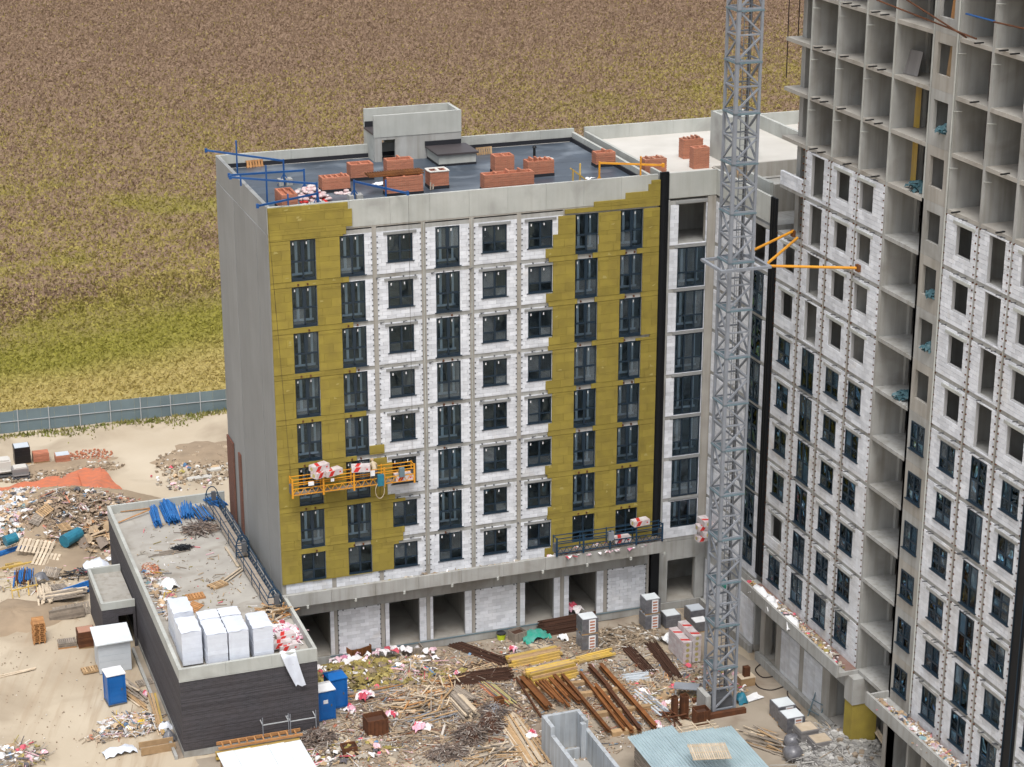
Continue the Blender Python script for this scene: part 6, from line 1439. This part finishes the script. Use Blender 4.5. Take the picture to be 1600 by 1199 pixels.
# trash heap left of the annex
mound('earth_patch', 'small dark mound beneath the trash heap beside the annex', (-10.91, -4.41), 1.8, 1.2, .35, 'mud', seed=8)
litter('trash heap of wrap, brick and foil beside the annex wall', 'trash', (-10.87, -4.17), 2.0, 1.5, 520, 'rubbish', .5, G0, (.08, .3), 'sccbk'); litter('small scraps in front of the trash heap', 'trash', (-12.57, -4.85), 1.6, .9, 70, 'heapmix', .05, G0, (.06, .2), 'sck')
MB().sheet((*(-12.12, -7.19), G0 + .06), 2.0, 1.0, .25, .15, 8, 5, cup=.1).build('foil', 'white_film', None, 'large white crumpled foil lying on the sand in front of the trash heap', 'foil', smooth=True)
MB().sheet((*(-8.96, -5.28), G0 + .1), .9, .6, .3, .2, 5, 5, cup=.3).build('foil', 'white_film', None, 'white bag leaning against the annex kerb', 'bag', smooth=True); MB().sheet((*(-9.00, -6.80), G0 + .1), .9, .8, .25, .2, 5, 5, cup=.5).build('tarp', 'grey_film', None, 'dark grey full bag at the annex corner', 'bag', smooth=True)
litter('burnt scraps and boards at the bottom left corner', 'trash', (-18.37, -5.71), 2.0, 1.4, 260, 'mix', .2, G0, (.1, .4), 'cbks')
# yard heaps
litter('torn yellow wool boards and wrap heaped along the plinth', 'insulation waste', (4.32, -2.29), 3.2, 2.0, 760, 'wool', .7, G0, (.12, .38), 'sbbs'); litter('pink and white wrap strewn over the insulation waste', 'wrap', (5.69, -1.33), 4.6, 1.9, 75, 'wrap', .7, G0 + .1, (.15, .4), 's')
litter('rebar ends, wool and wood heaped right of the insulation waste', 'rubble', (7.27, -2.67), 2.6, 1.6, 520, 'mix', .5, G0, (.08, .35), 'kkbsc'); litter('yellow wool scraps around the waste heap', 'wool scraps', (7.22, -4.28), 4., 1.0, 140, 'wool', .1, G0, (.1, .35), 'sb')
litter('twisted metal and trash at the bottom of the yard beside the annex', 'scrap', (-0.39, -10.45), 1.4, 1.6, 700, 'clamp', .9, G0, (.05, .16), 'kkcc'); litter('trash and wrap in the foreground below the mesh basket', 'trash', (0.89, -11.74), 3., 1.4, 420, 'mix', .4, G0, (.1, .35), 'scbk')
litter('dark scrap clamps heaped in the foreground', 'scrap', (6.64, -14.20), 1.3, .8, 800, 'clamp', .6, G0, (.05, .14), 'kkcc'); litter('dark tangled clamps in a basket shaped heap', 'scrap', (8.55, -12.79), .9, .9, 420, 'clamp', .9, G0, (.06, .2), 'kkc')
for i, (c, rx_, h_, lb) in enumerate((((10.06, -12.05), .95, 1.2, 'black heap of dark wire under foil beside the long planks'), ((10.84, -10.40), 1.0, .8, 'grey bag of scrap behind the black heap'), ((-0.47, -10.00), 1.0, 1.0, 'dark basket of clamps at the annex corner'), ((8.47, -13.02), .8, 1.0, 'wire basket full of brown clamps left of the black heap'))):
    mound('scrap_heap', lb, c, rx_, rx_ * .85, h_, 'rebar' if i != 1 else 'grey_film', seed=20 + i)
    litter(lb.replace('heap', 'pile') + ', loose wire ends on it', 'wire', c, rx_, rx_ * .85, 260, 'clamp', h_, G0 - .05, (.06, .16), 'kkc')
litter('grey concrete rubble heaped at the foot of the tower', 'rubble', (29.35, -22.27), 3.4, 3.0, 1500, 'grey', 1.0, G0, (.12, .5), 'cccck'); mound('rubble_mound', 'low mound of broken concrete below the second canopy', (29.35, -22.68), 3.6, 3.2, .9, 'gravel', seed=30)
litter('chips, splinters and scraps scattered over the whole yard floor', 'scraps', (12.5, -9.2), 13.5, 8.6, 6500, 'heapmix', 0, G0 + .02, (.03, .17), 'cbkscc'); litter('scraps around the crane foot', 'scraps', (24.14, -11.23), 3.6, 3.6, 500, 'mix', 0, G0 + .02, (.05, .3), 'cbks')
litter('scraps and splinters between the steel beams and the crane', 'scraps', (20.90, -11.46), 3.2, 3.2, 360, 'wood', 0, G0 + .02, (.05, .3), 'bkc'); litter('earth, boards and bent metal in front of the rusty skip', 'scraps', (22.09, -3.16), 3.6, 1.6, 360, 'earth', .15, G0, (.08, .35), 'cbk')
litter('rubble, bags and boards spread along the canopy of the main block', 'canopy rubbish', (13, -.75), 12.8, .5, 520, 'mix', .0, 4.92, (.05, .25), 'cbs', edge=1.); litter('wrap and offcuts in the blue cradle and on the canopy edge', 'canopy rubbish', (22.2, -1.0), 4.2, .55, 300, 'wrap', .25, 5.2, (.08, .3), 'scb')
litter('white rubble and foil on the first canopy of the tower', 'canopy rubbish', (29.4, -15), .5, 6.6, 560, 'mix', .0, 4.94, (.05, .25), 'ccbs', edge=1.); litter('rubble, cardboard and foil on the second canopy of the tower', 'canopy rubbish', (29.3, -33), .55, 7.5, 1100, 'rubbish', .15, 4.94, (.06, .3), 'ccbs', edge=1.)
for c, lb in (((29.1, -10.6), 'white foil heap at the near end of the first tower canopy'), ((29.1, -12.2), 'second white foil heap on the first tower canopy'), ((29.05, -15.2), 'white sheet lying on the first tower canopy, farther along')): MB().sheet((*c, 5.0), .8, 1.5, .4, R.uniform(-.3, .3), 6, 7, cup=.3).build('foil', 'white_sheet', None, lb, 'foil', smooth=True)
# annex roof litter
litter('scraps, wrap and boards along the left parapet of the annex roof', 'roof litter', (-7.29, 2.77), .6, 4.8, 420, 'rubbish', .1, ZR, (.07, .28), 'scbk', rz=.03); litter('red brick rubble by the left parapet of the annex roof', 'brick rubble', (-7.36, 6.83), .6, 1.3, 160, 'brick', .15, ZR, (.08, .2), 'c')
heap('plank_heap', 'heap of broken pallets in the near right corner of the annex roof', (-1.13, -2.67), 1.0, 1.4, 46, ['wood', 'wood_pale', 'wood_orange'], 'plank', (.6, 1.4), .09, .7, zb=ZR); litter('wrap and wood below the broken pallets on the annex roof', 'roof litter', (-1.04, -5.39), .8, 1.6, 180, 'wrap', .15, ZR, (.1, .3), 'sbk')
litter('black wire and dark scrap on the annex roof in front of the props', 'scrap', (-2.92, 12.55), 1.1, .8, 320, 'clamp', .3, ZR, (.1, .3), 'kkb'); litter('small black wire tangle on the annex roof', 'wire', (-4.67, 9.78), .55, .35, 260, 'grey', .15, ZR, (.05, .12), 'k').data.materials[0] = MATS['black_plastic']
litter('stones, clods and scraps scattered over the sand left of the annex', 'stones', (-17, 4), 7.5, 34, 900, 'earth', 0, G0 + .0, (.03, .11), 'c', edge=.6)
litter('dirty boards, pipes and scrap lying all over the middle of the yard', 'scraps', (7.87, -9.08), 6.5, 5., 1500, 'clampwood', .08, G0, (.08, .34), 'kbbck')
litter('dark clods, cuttings and boards between the beams and the crane', 'scraps', (21.02, -10.12), 5.5, 3.6, 700, 'clampwood', .03, G0, (.06, .26), 'kbcc')
litter('loose planks, chips and cardboard between the plank heap and the plinth', 'scraps', (9.72, -4.69), 5.5, 1.8, 700, 'wood', .05, G0, (.06, .3), 'kbbc')
litter('light crumbs and dust spread over the annex roof', 'dust', (-4.3, 4), 3.9, 12.5, 420, 'mix', 0, ZR, (.03, .12), 'cck')
heap('plank_heap', 'grid of thin bars lying beside the wire tangle on the annex roof', (-5.74, 9.47), 1.3, .5, 9, 'wood_grey', 'bar', (1.4, 2.), .04, .02, zb=ZR, a0=.1, spread=.1); sticks('plank_pair', 'two planks lying beside the lone pallet on the annex roof', 'planks', [(P3((-3.52, 3.20), ZR + .1), P3((-1.65, 5.12), ZR + .1)), (P3((-3.21, 3.09), ZR + .1), P3((-1.53, 4.86), ZR + .1)), (P3((-1.88, 8.90), ZR + .1), P3((-1.76, 5.38), ZR + .1))], 'wood_pale', .14, .05, 'plank')
sticks('plank_pair', 'long board across the far left corner of the annex roof', 'planks', [(P3((-8.09, 15.59), ZR + .1), P3((-5.57, 16.78), ZR + .3)), (P3((-7.64, 17.52), ZR + .1), P3((-5.04, 17.47), ZR + .1))], 'wood_orange', .12, .05, 'plank')
MB().sheet((*(-6.70, 3.90), ZR + .1), 1.1, 1.1, .25, .5, 6, 6, cup=.4).build('foil', 'white_sheet', None, 'white torn sack standing behind the white stacks on the annex roof', 'sack', smooth=True)
b = MB(); p = [Vector((*(-2.18, -9.51), 5.47)), Vector((*(-1.57, -9.28), 5.47))]
nx_, ny_ = 5, 12
for j in range(ny_ + 1):
    for i in range(nx_ + 1):
        u = i / nx_; v = j / ny_; x = -2.35 + .95 * u * (1 - .35 * v) + .85 * v ** 1.2; z = 5.46 - 2.3 * v; y = -9.25 - .12 * math.sin(u * 6 + v * 3) - .05 - .08 * v
        if j == 0: y = -9.0
        b.v.append((x, y, z + .06 * math.sin(u * 9)))
b.f = [(j * (nx_ + 1) + i, j * (nx_ + 1) + i + 1, (j + 1) * (nx_ + 1) + i + 1, (j + 1) * (nx_ + 1) + i) for j in range(ny_) for i in range(nx_)]
b.build('hanging_foil', 'white_film', None, 'long strip of white foil hanging over the front parapet of the annex', 'foil', smooth=True)
for i, (c) in enumerate(((-1.48, -7.51), (-1.85, -7.38), (-1.48, -6.86))): place(WPK, (c[0], c[1], ZR + .02 + .2 * i), R.uniform(-.2, .2), label=['red and white pack lying by the hanging foil on the annex roof, right', 'red and white pack by the hanging foil on the annex roof, left', 'red and white pack on top of two others by the hanging foil'][i])
# separate wraps in the yard
for i, (c, s_, lb) in enumerate((((5.07, 0.87), .9, 'pink and white wrap on top of the rusty box in the waste'), ((3.91, -5.60), 1.2, 'pink wrap behind the mesh basket'), ((4.78, -8.43), .7, 'pink wrap right of the mesh basket'), ((5.93, -10.58), 1.1, 'white and pink wrap in front of the plank heap'), ((2.46, -6.89), .8, 'red and white wrap beside the rear blue toilet'),
        ((14.96, -2.45), .6, 'red and white wrap at the end of the rear beam stack'), ((10.38, -4.54), .45, 'small pink wrap on the dark rebar pile'), ((20.42, 0.58), 1.3, 'pink wrap lying across the reinforcement mats'), ((12.16, -13.82), .7, 'pink wrap left of the concrete shaft'), ((19.87, -15.37), .7, 'pink wrap at the end of the longest beam'), ((-9.31, -0.54), .5, 'small pink wrap right of the left toilet'), ((25.29, -4.50), 1.5, 'white sheets lying left of the wool packs'), ((18.82, -1.99), .7, 'white foil left of the front paver stack'))):
    b = MB()
    for q, mcol in enumerate(((.8, .76, .76), (.7, .4, .48), (.55, .08, .12)) if i < 11 else ((.8, .8, .8), (.7, .72, .75))):
        b.col = mcol; b.sheet((c[0] + R.uniform(-.2, .2) * s_, c[1] + R.uniform(-.2, .2) * s_, G0 + (.85 if i in (0, 7) else .12) + .04 * q), s_ * (1 - .25 * q), s_ * .6, s_ * .3, R.uniform(0, 3), 5, 4, cup=.15)
    b.build('plastic_wrap', 'mixed', None, lb, 'plastic wrap', None, 'stuff' if 0 else None)
MB().sheet((*(17.04, -1.16), G0 + .1), 2.0, 1.2, .35, .2, 9, 7, cup=.25).build('netting', 'green_net', None, 'green netting lying behind the yellow beam stack', 'netting', smooth=True)
MB().sheet((*(26.32, -14.12), G0 + .1), .8, .8, .3, .2, 5, 5, cup=.4).build('tarp', 'teal_bag', None, 'teal bag at the right foot of the crane', 'bag', smooth=True); MB().sheet((*(27.24, -13.90), G0 + .05), 1.2, .8, .1, .2, 4, 4).build('foil', 'white_sheet', None, 'white sheet lying right of the teal bag', 'sheet')
t_ = thing('control_cabinet', 'rusty topped timber box right of the crane mast', 'box', (*(27.66, -12.01), G0)); c = (27.66, -12.01); cube('case', 'wood', t_, (c[0], c[1], G0 + .3), (1.0, .7, .6)); cube('object', 'rust', t_, (c[0], c[1], G0 + .95), (.4, .35, .7)); cube('lid', 'wood_pale', t_, (c[0], c[1], G0 + .62), (1.05, .75, .04))
t_ = thing('steel_table', 'low metal table frame left of the crane foot', 'table', (*(23.29, -12.32), G0)); c = (23.29, -12.32); cube('top', 'steel_grey', t_, (c[0], c[1], G0 + .8), (1.6, .9, .05), rz=-.5)
for sx in (-.7, .7):
    for sy in (-.3, .3): cube('leg', 'fence_post', t_, (c[0] + sx * .9 + sy * .4, c[1] + sy - sx * .4, G0 + .4), (.06, .06, .8))
bundle('channel_pair', 'pair of pale grey steel channels lying left of the rusty scrap', 'steel channels', (20.66, -10.64), (21.03, -14.21), .7, 4, 1, ['shed_grey', 'steel_grey'], .14, .14, 'channel', jit=.1, ang=.02)
bundle('channel_stack', 'short stack of grey toothed panels behind the steel channels', 'panel stack', (20.49, -8.71), (21.86, -9.01), .9, 6, 2, 'shed_grey', .12, .1, 'panel', jit=.1, ang=.02)
t_ = thing('cable_drum', 'small pale wheel lying beside the grey channels', 'wheel', (*(21.91, -12.01), G0)); c = (21.91, -12.01); MB().tube(P3(c, G0 + .05), (c[0] + .15, c[1] - .1, G0 + .4), .28, 16).build('disc', 'cardboard', t_); MB().tube((c[0] + .15, c[1] - .1, G0 + .4), (c[0] + .17, c[1] - .11, G0 + .44), .12, 12).build('hub', 'steel_dark', t_)
t_ = thing('tower_ladder', 'grey metal ladder frame leaning on the tower plinth', 'ladder', (*(29.96, -17.38), G0)); p0 = (29.46, -17.21); 
for o_ in (0, .9): stick('rail', 'steel_teal', t_, (p0[0] + o_ * .3, p0[1] - o_, G0), (p0[0] + 1.1 + o_ * .3, p0[1] - o_ + .4, 2.2), .06, .06)
for i in range(4): stick('rung', 'steel_teal', t_, (p0[0] + .3 * i, p0[1] + .1 * i, G0 + .5 + i * .6), (p0[0] + .27 + .3 * i, p0[1] - .9 + .1 * i, G0 + .5 + i * .6), .05, .05)
def hose(label, pts, r_=.04): 
    q = [Vector(P3(p, G0 + .06)) for p in pts]; out = []
    for i in range(len(q) - 1):
        a_, b_, c2, d2 = q[max(0, i - 1)], q[i], q[i + 1], q[min(len(q) - 1, i + 2)]
        for s_ in range(6):
            t_ = s_ / 6; out.append(.5 * ((2 * b_) + (c2 - a_) * t_ + (2 * a_ - 5 * b_ + 4 * c2 - d2) * t_ ** 2 + (3 * b_ - a_ - 3 * c2 + d2) * t_ ** 3))
    out.append(q[-1]); MB().path(out, r_, 5).build('hose', 'cable', None, label, 'hose')
hose('dark hose curling from the corner doorway towards the plinth', [(29.92, -9.75), (29.12, -10.44), (29.11, -11.59), (30.22, -11.60), (30.79, -11.03)]); hose('dark hose running right of the crane foot to the tower plinth', [(28.32, -11.87), (28.24, -12.78), (28.83, -13.36), (29.89, -13.18)]); hose('dark hose hanging from the plinth to the paver stacks', [(30.68, -12.71), (29.60, -14.10), (29.32, -15.55), (29.32, -16.44)])
def blob(label, c, s_, m, z=G0 + .0): 
    b = MB(); n = 10
    for j in range(7):
        f_ = math.pi * (j + .0) / 6
        for i in range(n): a_ = 2 * math.pi * i / n; r_ = math.sin(f_) ** .7 * (1 + R.uniform(-.12, .12)) if 0 < j < 6 else .05; b.v.append((c[0] + math.cos(a_) * r_ * s_, c[1] + math.sin(a_) * r_ * s_, z + s_ * .8 * (1 - math.cos(f_))))
    b.f = [(j * n + i, j * n + (i + 1) % n, (j + 1) * n + (i + 1) % n, (j + 1) * n + i) for j in range(6) for i in range(n)]; b.build('full_bag', m, None, label, 'bag', smooth=True)
blob('shiny dark bag standing beside the slab stacks, upper one', (26.70, -20.34), .55, 'grey_film'); blob('larger shiny dark bag in front of the other by the slab stacks', (26.06, -21.76), .62, 'grey_film')
# things standing in the open bays
LB1, LB2, LB3 = (30.88, -22.32), (31.50, -21.99), (32.78, -19.96)
def lean(label, bay_y, k, n, m, w_, l, x=30.6, dx=.5, piece='board', name='leaning_boards'):
    t_ = thing(name, label, 'boards', (x, bay_y, floor(k))); 
    for i in range(n): stick(piece, m, t_, (x + .1 * i * .3, bay_y - i * w_ * .95, floor(k) + .02), (x + .1 * i * .3 + dx, bay_y - i * w_ * .95 + .15, floor(k) + l), w_ * .85, .04)
lean('row of grey boards leaning in an open stair bay near the top', LB1[1] + .5, 12, 8, 'paver', .15, 1.3, LB1[0] - .2, .35); lean('yellow beam pair standing in the open stair bay, upper', LB2[1], 11, 2, 'beam_yellow', .22, 2.4, LB2[0], .1); lean('yellow beam pair standing in the open stair bay, lower', -22.0, 10, 2, 'beam_yellow', .2, 2.4, 31.5, .1)
lean('brown boards leaning inside the stair window opening near the top', -26.5, 12, 4, 'wood', .25, 2.3, 30.5, .3); lean('brown and blue boards behind the topmost stair window', -26.5, 13, 3, 'wood_orange', .2, 2.3, 30.5, .3)
for (y, k, lb) in ((-24.0, 10, 'blue green bags piled in the open stair bay'), (-27.0, 11, 'blue green bags in the stair window opening'), (-27.1, 8, 'dark green bag in the stair window opening'), (-27.1, 7, 'blue bag in the stair window opening one lower'), (-24.3, 6, 'small blue bag at the back of the stair bay')):
    z_ = floor(k) + (.8 if y < -26 else 0); b = MB()
    litter(lb, 'bags', (30.9 if y > -26 else 30.35, y), .35 if y < -26 else .7, .3 if y < -26 else .8, 26, 'grey', .25, z_, (.2, .4), 's').data.materials[0] = MATS['tower_bag']
for i, (y, k) in enumerate(((-29.9, 12), (-33.2, 12), (-29.9, 11))): MB().tube((30.9, y, floor(k) + .01), (30.9, y, floor(k) + 2.78), .035, 6).build('prop', 'cable', None, label='slim dark prop standing in an open bay, %s' % ['right of the stair strip', 'second bay right of the stair strip', 'one storey below the others'][i], cat='prop')
for i, (a_, b_) in enumerate((((-20.63, 44.80), (-29.96, 44.15)), ((-23.81, 45.25), (-29.04, 44.07)), ((-32.15, 45.37), (-34.18, 45.31)))):
    MB().tube((29.4, *a_), (29.9, *b_), .045, 6).build('raking_tube', 'rust', None, label=['long rusty tube slanting across the top open bays', 'second rusty tube crossing below the first', 'short rusty tube sticking out near the top right corner'][i], cat='tube')
p_, q_ = (-29.15, 45.30), (-31.80, 45.32); MB().tube((29.7, *p_), (29.7, *q_), .05, 6).build('raking_tube', 'blue_paint', None, label='short blue tube sticking out of an open bay near the top', cat='tube')
